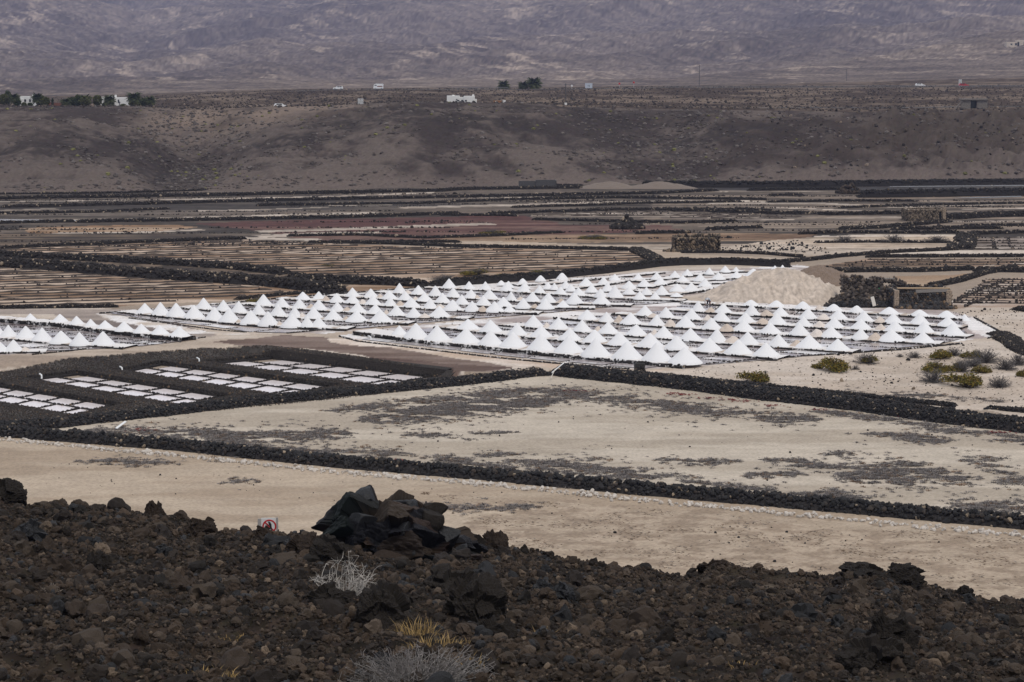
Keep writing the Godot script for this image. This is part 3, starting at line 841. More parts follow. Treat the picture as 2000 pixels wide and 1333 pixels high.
# a stone-faced walkway between pans, topped with spilt salt
func walkway(called: String, label: String, line: PackedVector2Array, w: float, h: float, parent: Node3D, salty := 0.7) -> void:
	var curve := Curve2D.new()
	for p in line: curve.add_point(p)
	var long := curve.get_baked_length()
	var st := SurfaceTool.new()
	st.begin(Mesh.PRIMITIVE_TRIANGLES)
	st.set_smooth_group(-1)
	var steps := int(long / 0.35)
	var prof := [Vector2(-0.5, -0.1), Vector2(-0.5, 0.55), Vector2(-0.47, 0.9), Vector2(-0.42, 1.0), Vector2(-0.2, 1.02), Vector2(0.2, 1.02), Vector2(0.42, 1.0), Vector2(0.47, 0.9), Vector2(0.5, 0.55), Vector2(0.5, -0.1)]
	var prev := []
	var pc := []
	for i in steps + 1:
		var t := long * i / steps
		var p := curve.sample_baked(t)
		var dd := (curve.sample_baked(minf(t + 0.5, long)) - curve.sample_baked(maxf(t - 0.5, 0.0))).normalized()
		var nn := Vector2(-dd.y, dd.x)
		var row := []
		var rc := []
		for k in prof.size():
			var f: Vector2 = prof[k]
			var wig := 1.0 + 0.10 * n2(p.x, p.y + k * 3.0, 90.0)
			var q := p + nn * f.x * w * wig
			row.append(Vector3(q.x, f.y * h * (1.0 + (0.12 * n2(q.x, q.y, 80.0) if f.y > 0.3 else 0.0)), q.y))
			var spilt := n2(p.x * 1.0, p.y + f.y * 1.5, 55.0) + 0.6 * n2(q.x, q.y, 160.0)
			var c := Color(0.036, 0.034, 0.034)
			if f.y > 0.95: c = Color(0.80, 0.77, 0.76) if spilt > -0.5 * salty else Color(0.5, 0.42, 0.36)
			elif spilt > 0.62 - salty * 0.4: c = Color(0.72, 0.70, 0.70)
			rc.append(c)
		if i > 0:
			for j in prof.size() - 1:
				for m in [[prev[j], pc[j]], [prev[j + 1], pc[j + 1]], [row[j + 1], rc[j + 1]], [prev[j], pc[j]], [row[j + 1], rc[j + 1]], [row[j], rc[j]]]:
					st.set_color(m[1])
					st.add_vertex(m[0])
		prev = row
		pc = rc
	part("walkway", done(st), M.walk, parent)
	# facing stones
	var xf := []
	var col := PackedColorArray()
	var n := int(long / 0.10 * clampf(h / 0.2, 0.7, 2.2))
	for i in n:
		var t := rng.randf() * long
		var p := curve.sample_baked(t)
		var dd := (curve.sample_baked(minf(t + 0.5, long)) - curve.sample_baked(maxf(t - 0.5, 0.0))).normalized()
		var side := 1.0 if rng.randf() < 0.72 else -1.0
		if dd.x < 0.0: side = -side
		var q := p + Vector2(-dd.y, dd.x) * side * w * rnd(0.46, 0.53)
		var s := rnd(0.06, 0.13)
		xf.append(Transform3D(any_turn() * Basis.from_scale(Vector3(s * 1.3, s * 0.8, s)), Vector3(q.x, rnd(0.0, h * 0.95), q.y)))
		var spilt := n2(p.x, p.y, 40.0)
		col.append(Color(0.62, 0.60, 0.60) if spilt > 0.30 and rng.randf() < 0.6 else stone_tint("gravel"))
	scatter("facing_stones", ROCKS.slice(0, 3), xf, col, M.stone, parent)

# a thin line of stones between two pans
func divider(a: Vector2, b: Vector2, y: float, size: float, step: float, xf: Array, col: PackedColorArray, tint := "gravel", salt := 0.0) -> void:
	var n := int(a.distance_to(b) / step)
	for i in n:
		var p := a.lerp(b, (i + rng.randf()) / n)
		var s := size * rnd(0.55, 1.3)
		xf.append(Transform3D(any_turn() * Basis.from_scale(Vector3(s, s * 0.75, s)), Vector3(p.x + rnd(-0.07, 0.07), y + s * 0.2, p.y + rnd(-0.07, 0.07))))
		col.append(Color(0.66, 0.64, 0.64) if rng.randf() < salt else stone_tint(tint))

func sheet(pts: PackedVector2Array, y: float) -> ArrayMesh:
	var st := st_new()
	var t := Geometry2D.triangulate_polygon(pts)
	for i in range(0, t.size(), 3):
		var a := pts[t[i]]
		var b := pts[t[i + 1]]
		var c := pts[t[i + 2]]
		if (b - a).cross(c - a) < 0.0:
			var k := b
			b = c
			c = k
		for p in [a, b, c]: st.add_vertex(Vector3(p.x, y, p.y))
	return done(st)

func bilerp(q: PackedVector2Array, s: float, t: float) -> Vector2:
	return q[0].lerp(q[1], t).lerp(q[3].lerp(q[2], t), s)

# ---------------------------------------------------------------- the four sunken basins of milky brine
func make_basins() -> void:
	var labels := ["sunken brine basin with pinkish pans, cut by the left edge of the picture", "sunken brine basin with pinkish pans, second of four from the left", "sunken brine basin with pinkish pans, third of four from the left", "sunken brine basin with pinkish pans, rightmost of the four beside the track"]
	for i in 4:
		var q: PackedVector2Array = basins[i]
		var root := thing("brine_basin", labels[i], "brine basin", Vector3.ZERO, 0.0, "sunken brine basins")
		var long := q[1].distance_to(q[2])
		var rows := maxi(6, int(long / 3.1))
		part("mud_floor", sheet(q, -0.9), M.plaster, root)
		var xf := []
		var col := PackedColorArray()
		for c in [[0.03, 0.585], [0.615, 0.98]]:
			for r in rows:
				var sk := (0.4 / rows if c[0] > 0.5 else 0.0)
				var s0 := clampf((r + 0.07) / rows + sk, 0.02, 0.99)
				var s1 := clampf((r + 0.93) / rows + sk, 0.02, 0.99)
				if s1 - s0 < 0.03: continue
				var pan := PackedVector2Array([bilerp(q, s0, c[0]), bilerp(q, s0, c[1]), bilerp(q, s1, c[1]), bilerp(q, s1, c[0])])
				part("pan", sheet(pan, -0.86 + rnd(-0.006, 0.006)), M.milky_brine, root)
				var sd := (s1 + 0.07 / rows)
				if sd < 0.99: divider(bilerp(q, sd, c[0]), bilerp(q, sd, c[1]), -0.86, 0.10, 0.09, xf, col)
		divider(bilerp(q, 0.0, 0.6), bilerp(q, 1.0, 0.6), -0.86, 0.11, 0.09, xf, col)
		divider(bilerp(q, 0.0, 0.59), bilerp(q, 1.0, 0.605), -0.86, 0.09, 0.2, xf, col, "far")
		scatter("divider_stones", ROCKS.slice(0, 3), xf, col, M.stone, root)
		# stone lining of the four sides
		xf = []
		col = PackedColorArray()
		for e in 4:
			var a := q[e]
			var b := q[(e + 1) % 4]
			var out := (b - a).normalized()
			var nn := Vector2(out.y, -out.x)
			var mid := (q[0] + q[2]) * 0.5
			if nn.dot(mid - a) > 0.0: nn = -nn
			# the wall itself: a core behind the lining, level with the land
			var wall := st_new()
			var steps := int(a.distance_to(b)) + 1
			var prow := []
			for k in steps + 1:
				var f := a.lerp(b, float(k) / steps)
				var g := f + nn * 1.15
				var top := land_h(g.x, g.y) + 0.015
				var row := [Vector3(f.x, -1.1, f.y), Vector3(f.x + nn.x * 0.06, top - 0.05, f.y + nn.y * 0.06), Vector3(f.x + nn.x * 0.16, top, f.y + nn.y * 0.16), Vector3(g.x, top - 0.01, g.y), Vector3(g.x + nn.x * 0.1, top - 0.5, g.y + nn.y * 0.1)]
				if prow:
					for j in 4: quad(wall, prow[j], row[j], row[j + 1], prow[j + 1])
				prow = row
			part("wall_core", done(wall), M.bank_top, root)
			var n := int(a.distance_to(b) / 0.2)
			var low := e == 3 or e == 2 or (e == 1 and i < 3)
			for lv in 6:
				var y := -0.86 + 0.17 * lv
				if low and lv > 2: continue
				for k in n:
					var p := a.lerp(b, (k + 0.5 * (lv % 2) + rnd(-0.2, 0.2)) / n) + nn * (0.02 + 0.045 * lv)
					var s := rnd(0.085, 0.15)
					if y > land_h(p.x + nn.x, p.y + nn.y) - 0.02: continue
					xf.append(Transform3D(any_turn() * Basis.from_scale(Vector3(s * 1.15, s, s)), Vector3(p.x, y + rnd(-0.03, 0.03), p.y)))
					var t := Color(0.033, 0.029, 0.027) * rnd(0.6, 1.6)
					if rng.randf() < 0.05: t = Color(0.16, 0.11, 0.07)
					col.append(t)
		scatter("lining_stones", ROCKS, xf, col, M.stone, root)
		var ledge := PackedVector2Array([q[0], q[1]])
		var st := st_new()
		var c2 := (q[0] + q[1]) * 0.5
		var dirn := (q[1] - q[0]).normalized()
		add_box(st, Vector3(c2.x, -0.85, c2.y), Vector3(ledge[0].distance_to(ledge[1]), 0.3, 0.6), atan2(-dirn.y, dirn.x), 0.05)
		part("back_ledge", done(st), M.core, root)
	# lava gravel strewn over the banks between the basins
	var cover := thing("gravel_bank", "black lava gravel banks that part the four sunken basins", "gravel bank")
	var area := pv([-49.41, -165.23, -44.48, -171.18, -39.97, -176.90, -29.03, -183.36, -23.06, -185.14, -18.93, -182.31, -10.91, -174.95, -5.58, -167.86, -6.66, -162.13, -14.64, -156.26, -22.46, -151.27, -30.09, -147.04, -40.96, -136.43])
	var lo := area[0]
	var hi := area[0]
	for p in area:
		lo = lo.min(p)
		hi = hi.max(p)
	var xf2 := []
	var col2 := PackedColorArray()
	var tries := 0
	while xf2.size() < 26000 and tries < 120000:
		tries += 1
		var p := Vector2(rnd(lo.x, hi.x), rnd(lo.y, hi.y))
		if not Geometry2D.is_point_in_polygon(p, area): continue
		var wet := false
		var inside := false
		for q in basin_polys:
			if Geometry2D.is_point_in_polygon(p, q): wet = true
		for q in basins:
			if Geometry2D.is_point_in_polygon(p, q): inside = true
		if inside: continue
		var s := rnd(0.025, 0.06)
		xf2.append(Transform3D(any_turn() * Basis.from_scale(Vector3(s, s * 0.8, s)), Vector3(p.x, land_h(p.x, p.y) + 0.03, p.y)))
		col2.append(stone_tint("gravel") * Color(1.85, 1.62, 1.45))
	scatter("gravel", ROCKS.slice(0, 3), xf2, col2, M.stone, cover)
	tag(cover, "", "", "", "stuff")

# ---------------------------------------------------------------- salt fields and their cones
var SALT_CONES := []
var SALT_DOMES := []
var BUFF_HEAPS := []
const ORD := ["first", "second", "third", "fourth", "fifth", "sixth", "seventh", "eighth", "ninth", "tenth", "eleventh", "twelfth", "thirteenth", "fourteenth", "fifteenth", "sixteenth", "seventeenth", "eighteenth", "nineteenth", "twentieth", "twenty-first", "twenty-second", "twenty-third", "twenty-fourth", "twenty-fifth", "twenty-sixth", "twenty-seventh", "twenty-eighth", "twenty-ninth", "thirtieth"]

func cone_row(data: Array, level: float, where: String, group: String, kind := "cone") -> void:
	var n := data.size() / 4
	for i in n:
		var x: float = data[i * 4]
		var z: float = data[i * 4 + 1]
		var r: float = data[i * 4 + 2]
		var h: float = data[i * 4 + 3]
		var place: String = "leftmost" if i == 0 else ("rightmost" if i == n - 1 else ORD[i] + " from the left")
		if n == 1: place = "the only one"
		var o := MeshInstance3D.new()
		if kind == "cone":
			o.name = numbered("salt_cone")
			o.mesh = SALT_CONES[rng.randi() % SALT_CONES.size()]
			o.material_override = M.salt
			tag(o, "white salt cone, %s, %s" % [place, where], "salt cone", group)
		elif kind == "dome":
			o.name = numbered("salt_heap")
			o.mesh = SALT_DOMES[rng.randi() % SALT_DOMES.size()]
			o.material_override = M.salt
			tag(o, "round-topped white salt heap, %s, %s" % [place, where], "salt heap", group)
		else:
			o.name = numbered("buff_salt_mound")
			o.mesh = BUFF_HEAPS[rng.randi() % BUFF_HEAPS.size()]
			o.material_override = buff_mats[rng.randi() % buff_mats.size()]
			tag(o, "small buff salt mound, %s, %s" % [place, where], "salt mound", group)
		add_child(o)
		o.position = Vector3(x, level, z)
		o.rotation.y = rnd(0, TAU)
		o.scale = Vector3(r, h, r)

var buff_mats := []

func row_line(data: Array, before: float, after: float) -> PackedVector2Array:
	var p := PackedVector2Array()
	var n := data.size() / 4
	for i in n:
		p.append(Vector2(data[i * 4], data[i * 4 + 1]))
	# smooth along the row so that the walkway runs straight
	for k in 4:
		var q := p.duplicate()
		for i in range(1, p.size() - 1):
			q[i].y = (p[i - 1].y + p[i].y * 2.0 + p[i + 1].y) * 0.25
		p = q
	var d0 := (p[0] - p[mini(2, n - 1)]).normalized()
	var d1 := (p[n - 1] - p[maxi(n - 3, 0)]).normalized()
	p.insert(0, p[0] + d0 * before)
	p.append(p[p.size() - 1] + d1 * after)
	return p

# shallow brine between two walkways, cut into pans by lines of salt-crusted stones
func pans(a: PackedVector2Array, b: PackedVector2Array, gap_a: float, gap_b: float, parent: Node3D, lanes: int, cell: float, salt: float, pale := 0.3) -> void:
	var ca := Curve2D.new()
	var cb := Curve2D.new()
	for p in a: ca.add_point(p)
	for p in b: cb.add_point(p)
	var la := ca.get_baked_length()
	var lb := cb.get_baked_length()
	var n := maxi(2, int(maxf(la, lb) / cell))
	var xf := []
	var col := PackedColorArray()
	for l in lanes:
		for i in n:
			var c := []
			for e in [[i + 0.03, l], [i + 0.97, l], [i + 0.97, l + 1], [i + 0.03, l + 1]]:
				var pa := ca.sample_baked(la * e[0] / n)
				var pb := cb.sample_baked(lb * e[0] / n)
				var across := pa.distance_to(pb)
				var f0 := clampf(gap_a / across, 0.0, 0.48)
				var f1 := 1.0 - clampf(gap_b / across, 0.0, 0.48)
				var f := lerpf(f0, f1, float(e[1]) / lanes)
				c.append(pa.lerp(pb, f))
			var quad4 := PackedVector2Array(c)
			# each pan holds more or less crust
			var wet := rng.randf()
			var st := st_new()
			var base := Color(0.20, 0.155, 0.15).lerp(Color(0.44, 0.395, 0.40), clampf(pale + rnd(-0.3, 0.3), 0, 1))
			if wet < salt * 0.3: base = Color(0.66, 0.63, 0.63)
			var g := 5
			for u in g:
				for v in g:
					var q := []
					for e in [[u, v], [u + 1, v], [u + 1, v + 1], [u, v + 1]]:
						q.append(bilerp(quad4, 0.04 + 0.92 * float(e[1]) / g, 0.03 + 0.94 * float(e[0]) / g))
					for k in [0, 1, 2, 0, 2, 3]:
						var p: Vector2 = q[k]
						var crust := smoothstep(0.25, 0.5, n2(p.x, p.y, 45.0) + 0.4 * n2(p.x, p.y, 120.0))
						st.set_color(base.lerp(Color(0.70, 0.67, 0.67), crust * 0.85))
						st.add_vertex(Vector3(p.x, 0.065, p.y))
			part("pan", done(st), M.dark_brine, parent)
			if i > 0: divider(c[0], c[3], 0.055, 0.065, 0.13, xf, col, "gravel", salt * 0.5)
			if l > 0: divider(c[0], c[1], 0.06, 0.075, 0.10, xf, col, "gravel", salt * 0.35)
	scatter("divider_stones", ROCKS.slice(0, 3), xf, col, M.stone, parent)

const L_ROWS = [
	[-46.97, -180.37, 0.97, 0.92, -45.66, -180.55, 0.95, 1.02],
	[-49.81, -191.08, 0.87, 0.95, -48.67, -190.70, 0.87, 1.04, -46.69, -189.47, 1.02, 1.10, -44.66, -187.50, 1.06, 1.20, -42.50, -185.91, 1.15, 1.09, -40.43, -184.36, 1.01, 1.16, -38.26, -184.49, 1.16, 1.21],
	[-49.14, -201.49, 0.70, 0.64, -45.77, -199.95, 0.89, 0.76, -43.62, -197.81, 0.82, 0.81, -41.92, -196.43, 0.66, 0.69, -40.19, -194.99, 0.86, 0.72, -37.92, -192.88, 0.98, 0.89, -35.96, -191.46, 0.87, 0.83, -33.99, -190.37, 0.95, 0.83, -31.82, -188.78, 1.04, 0.88]]
const L_BUFF = [-44.68, -180.66, 0.54, 0.31]
const M_ROWS = [
	[-38.94, -209.60, 1.01, 1.02, -37.05, -208.28, 1.06, 1.28, -35.15, -206.80, 1.16, 1.36, -33.04, -205.27, 1.18, 1.29, -30.68, -203.67, 1.09, 1.29, -28.95, -202.26, 1.19, 1.34, -26.53, -200.58, 1.21, 1.33, -24.61, -199.28, 1.15, 1.36, -22.06, -198.11, 1.22, 1.26, -20.52, -197.77, 0.85, 1.06, -19.37, -197.85, 0.93, 0.98],
	[-33.34, -213.74, 0.95, 1.13, -30.93, -211.82, 0.91, 1.12, -29.07, -210.24, 0.96, 1.18, -26.77, -208.56, 0.87, 1.13, -24.56, -207.28, 0.95, 1.22, -22.66, -206.03, 0.80, 1.12, -20.60, -205.15, 1.05, 1.12, -18.50, -204.22, 0.99, 1.01, -15.95, -202.68, 1.20, 1.03, -13.46, -202.30, 1.25, 1.18],
	[-27.29, -217.17, 0.99, 1.14, -25.06, -215.16, 0.92, 1.08, -23.02, -214.14, 0.86, 1.02, -20.79, -212.61, 1.00, 1.03, -18.73, -211.75, 0.82, 0.96, -16.45, -210.52, 1.02, 0.99, -14.48, -209.52, 0.93, 0.94, -12.15, -207.75, 0.97, 1.03, -10.25, -206.35, 0.91, 1.00, -7.58, -206.38, 1.19, 1.10],
	[-23.54, -222.65, 0.92, 0.83, -21.79, -223.01, 0.75, 0.83, -19.52, -220.09, 0.91, 0.94, -17.67, -219.08, 0.91, 0.97, -15.31, -217.64, 0.96, 0.98, -13.33, -216.52, 0.81, 0.93, -10.97, -215.26, 1.04, 1.01, -8.86, -214.14, 0.86, 0.97, -6.38, -212.47, 1.11, 1.07, -4.27, -211.61, 0.94, 1.03, -1.86, -211.07, 1.10, 1.04, -0.27, -210.92, 0.74, 0.67],
	[-18.20, -225.75, 0.88, 0.97, -16.07, -225.19, 0.85, 0.91, -13.85, -223.20, 0.96, 0.95, -12.00, -222.11, 0.89, 0.95, -9.78, -221.16, 0.98, 0.88, -7.72, -219.61, 0.94, 1.05, -5.53, -218.03, 0.85, 1.01, -3.14, -217.12, 0.93, 1.03, -0.95, -215.78, 1.07, 1.01, 1.22, -214.44, 0.92, 1.03, 3.60, -213.82, 1.03, 1.01, 5.56, -215.06, 0.81, 0.70],
	[-13.05, -229.48, 0.83, 1.11, -10.78, -227.95, 0.95, 1.01, -8.77, -226.28, 0.88, 1.15, -6.69, -225.22, 0.88, 1.08, -4.64, -224.16, 0.87, 0.96, -2.54, -223.25, 1.02, 1.06, -0.11, -221.43, 0.71, 1.02, 2.28, -220.62, 0.95, 1.05, 4.03, -219.64, 0.97, 1.04, 6.90, -218.76, 1.11, 1.14, 9.88, -218.24, 1.08, 1.08],
	[-7.46, -234.66, 0.97, 1.10, -5.08, -233.89, 0.75, 0.86, -3.13, -233.32, 0.75, 0.90, -0.66, -231.73, 0.87, 0.94, 1.37, -230.62, 0.87, 0.87, 3.20, -229.40, 0.74, 0.88, 5.60, -228.03, 0.79, 0.85, 7.62, -226.82, 0.88, 0.88, 10.07, -225.19, 0.85, 0.93, 11.69, -225.06, 1.05, 1.30, 14.42, -223.09, 0.84, 0.84, 16.14, -222.95, 0.69, 0.74]]
const M_BACK = [
	[-0.43, -235.58, 0.73, 0.73, 1.51, -234.40, 0.69, 0.73, 4.23, -233.83, 0.69, 0.78, 5.00, -233.15, 0.56, 0.77, 6.36, -234.46, 0.75, 0.90, 6.88, -231.59, 0.71, 0.77, 9.29, -230.56, 0.80, 0.88, 11.19, -231.65, 0.78, 0.95, 13.52, -228.36, 0.80, 0.81, 15.48, -227.76, 0.73, 0.82, 17.26, -227.95, 0.95, 1.00, 19.30, -231.29, 0.99, 0.87, 21.02, -231.82, 0.96, 0.91, 23.13, -236.89, 0.89, 0.88],
	[8.91, -237.89, 0.96, 0.90, 11.06, -239.14, 0.77, 0.92, 13.88, -234.63, 0.94, 0.88, 15.85, -236.92, 0.92, 0.84, 17.92, -239.23, 0.87, 0.79, 20.94, -242.78, 0.78, 0.68, 23.10, -243.11, 0.88, 0.88, 25.57, -245.13, 0.92, 0.81, 28.02, -247.25, 0.89, 0.75],
	[12.67, -244.02, 0.78, 0.75, 15.64, -245.18, 0.69, 0.70, 17.91, -245.07, 0.85, 0.84, 20.36, -247.52, 0.76, 0.79, 22.11, -249.68, 0.74, 0.78, 25.07, -251.58, 0.67, 0.79, 27.37, -254.31, 0.75, 0.79, 28.88, -255.42, 0.48, 0.55, 33.66, -253.70, 0.82, 0.85, 35.06, -256.82, 0.52, 0.65]]
const M_DOMES = [-1.29, -238.37, 0.58, 0.50, 1.30, -240.23, 0.64, 0.56, 3.51, -242.72, 0.72, 0.69, 6.19, -244.67, 0.82, 0.81, 30.38, -249.33, 1.07, 0.87]
const M_SMALL = [18.82, -226.09, 0.76, 0.42, 22.62, -232.80, 0.28, 0.21, 23.53, -233.42, 0.34, 0.27, 24.73, -235.72, 0.35, 0.24]
const M_BUFF = [-27.86, -201.05, 0.32, 0.33, -23.46, -199.00, 0.37, 0.37, -21.87, -205.98, 0.50, 0.38, -21.80, -213.83, 0.52, 0.45, -20.83, -221.27, 0.53, 0.46, -17.06, -203.34, 0.49, 0.37, -17.63, -211.52, 0.57, 0.38, -16.48, -218.24, 0.53, 0.46, -14.96, -224.28, 0.42, 0.42, -13.31, -208.99, 0.34, 0.40, -12.20, -216.31, 0.58, 0.50, -12.06, -228.69, 0.55, 0.36, -10.86, -222.17, 0.39, 0.37, -9.10, -205.64, 0.61, 0.42, -7.75, -213.94, 0.63, 0.44, -3.93, -223.73, 0.39, 0.31, -3.11, -211.10, 0.62, 0.54, 0.92, -221.78, 0.54, 0.35, 2.50, -214.32, 0.52, 0.39, 5.44, -219.24, 0.53, 0.40]
const R_ROWS = [
	[-10.88, -190.56, 0.82, 0.85, -9.16, -188.16, 1.29, 1.37, -7.09, -186.86, 1.28, 1.33, -4.32, -185.15, 1.39, 1.28, -2.00, -183.27, 1.28, 1.33, 0.09, -181.93, 1.34, 1.31, 2.61, -179.87, 1.35, 1.45, 5.13, -178.27, 1.43, 1.45, 7.48, -175.97, 1.44, 1.52, 10.18, -174.39, 1.47, 1.46, 12.71, -173.07, 1.42, 1.54, 15.06, -171.65, 1.56, 1.33],
	[-4.37, -196.14, 1.18, 0.94, -2.11, -193.79, 1.22, 1.12, 0.50, -191.29, 1.03, 1.10, 2.80, -189.88, 1.15, 1.06, 5.50, -187.81, 1.16, 1.07, 7.82, -186.28, 1.25, 1.10, 10.04, -184.43, 1.19, 1.11, 12.82, -183.10, 1.28, 1.19, 15.14, -181.31, 1.22, 1.18, 18.02, -180.00, 1.28, 1.16, 20.50, -178.40, 1.36, 1.23, 22.80, -176.83, 1.30, 1.13],
	[2.16, -198.19, 1.04, 1.12, 4.63, -196.58, 1.05, 1.06, 6.90, -194.55, 1.02, 1.05, 9.40, -193.07, 1.11, 1.03, 12.06, -191.52, 1.10, 0.97, 14.62, -189.94, 1.04, 1.02, 16.99, -187.81, 1.16, 1.09, 19.39, -186.59, 1.03, 1.19, 22.09, -184.87, 1.12, 1.12, 24.77, -183.40, 1.06, 1.07, 27.51, -182.59, 1.32, 1.13, 29.88, -180.86, 1.16, 0.99],
	[7.77, -204.13, 1.07, 0.95, 9.68, -202.20, 0.84, 0.93, 12.05, -200.56, 1.18, 1.05, 14.59, -199.15, 0.91, 1.01, 17.37, -197.85, 1.11, 1.06, 19.82, -196.18, 1.05, 1.06, 22.86, -194.85, 1.18, 1.01, 25.24, -192.94, 1.14, 1.00, 27.89, -191.52, 1.10, 1.12, 30.73, -190.06, 1.17, 1.00, 33.33, -188.54, 0.99, 0.97, 36.04, -187.42, 1.38, 1.04, 38.84, -186.34, 1.15, 0.93],
	[13.97, -207.63, 1.03, 1.00, 16.03, -205.77, 0.94, 1.02, 18.55, -204.13, 1.07, 1.05, 21.47, -202.78, 1.01, 1.05, 23.85, -201.57, 1.08, 0.93, 26.84, -200.15, 1.10, 1.03, 29.30, -198.49, 0.91, 0.93, 32.21, -197.40, 1.06, 0.96, 34.67, -196.25, 1.13, 0.92, 37.76, -194.62, 1.10, 0.94, 40.38, -193.41, 1.06, 1.04, 42.80, -191.63, 1.23, 1.11],
	[19.92, -211.55, 0.79, 1.02, 22.43, -209.89, 1.01, 0.93, 25.24, -207.99, 0.92, 1.09, 28.20, -207.53, 0.92, 0.87, 30.71, -204.96, 1.02, 1.03, 33.78, -204.52, 1.01, 0.90, 36.12, -202.80, 1.03, 1.00, 38.82, -201.07, 1.00, 0.94, 41.33, -200.27, 1.05, 1.08, 43.83, -198.65, 1.09, 0.91]]
const R_DOMES = [26.15, -216.45, 0.93, 0.58, 28.82, -215.50, 0.95, 0.63, 31.44, -213.57, 0.94, 0.74, 34.46, -211.70, 0.96, 0.67, 36.67, -210.23, 0.87, 0.67, 39.92, -209.00, 1.04, 0.65, 42.74, -207.16, 1.00, 0.59, 45.29, -205.84, 1.02, 0.64]
const R_LAST = [46.86, -204.49, 0.66, 0.65]
const R_BUFF = [0.59, -188.75, 0.31, 0.26, 3.47, -197.12, 0.48, 0.46, 3.60, -179.97, 0.48, 0.32, 8.44, -193.90, 0.47, 0.50, 8.39, -175.67, 0.52, 0.35, 10.90, -201.39, 0.60, 0.67, 14.70, -205.75, 0.61, 0.36, 13.80, -191.51, 0.41, 0.50, 15.91, -198.11, 0.67, 0.65, 20.09, -203.06, 0.55, 0.52, 21.12, -210.29, 0.62, 0.48, 21.17, -194.58, 0.78, 0.62, 20.83, -185.92, 0.85, 0.58, 25.47, -200.32, 0.81, 0.51, 26.77, -207.24, 0.78, 0.51, 26.42, -183.23, 0.64, 0.55, 29.40, -190.30, 0.77, 0.66, 33.05, -212.54, 0.51, 0.44, 30.84, -197.77, 0.74, 0.54, 32.18, -204.08, 0.71, 0.56, 34.54, -187.66, 0.76, 0.65, 37.56, -201.44, 0.65, 0.56, 36.53, -195.29, 0.68, 0.58]

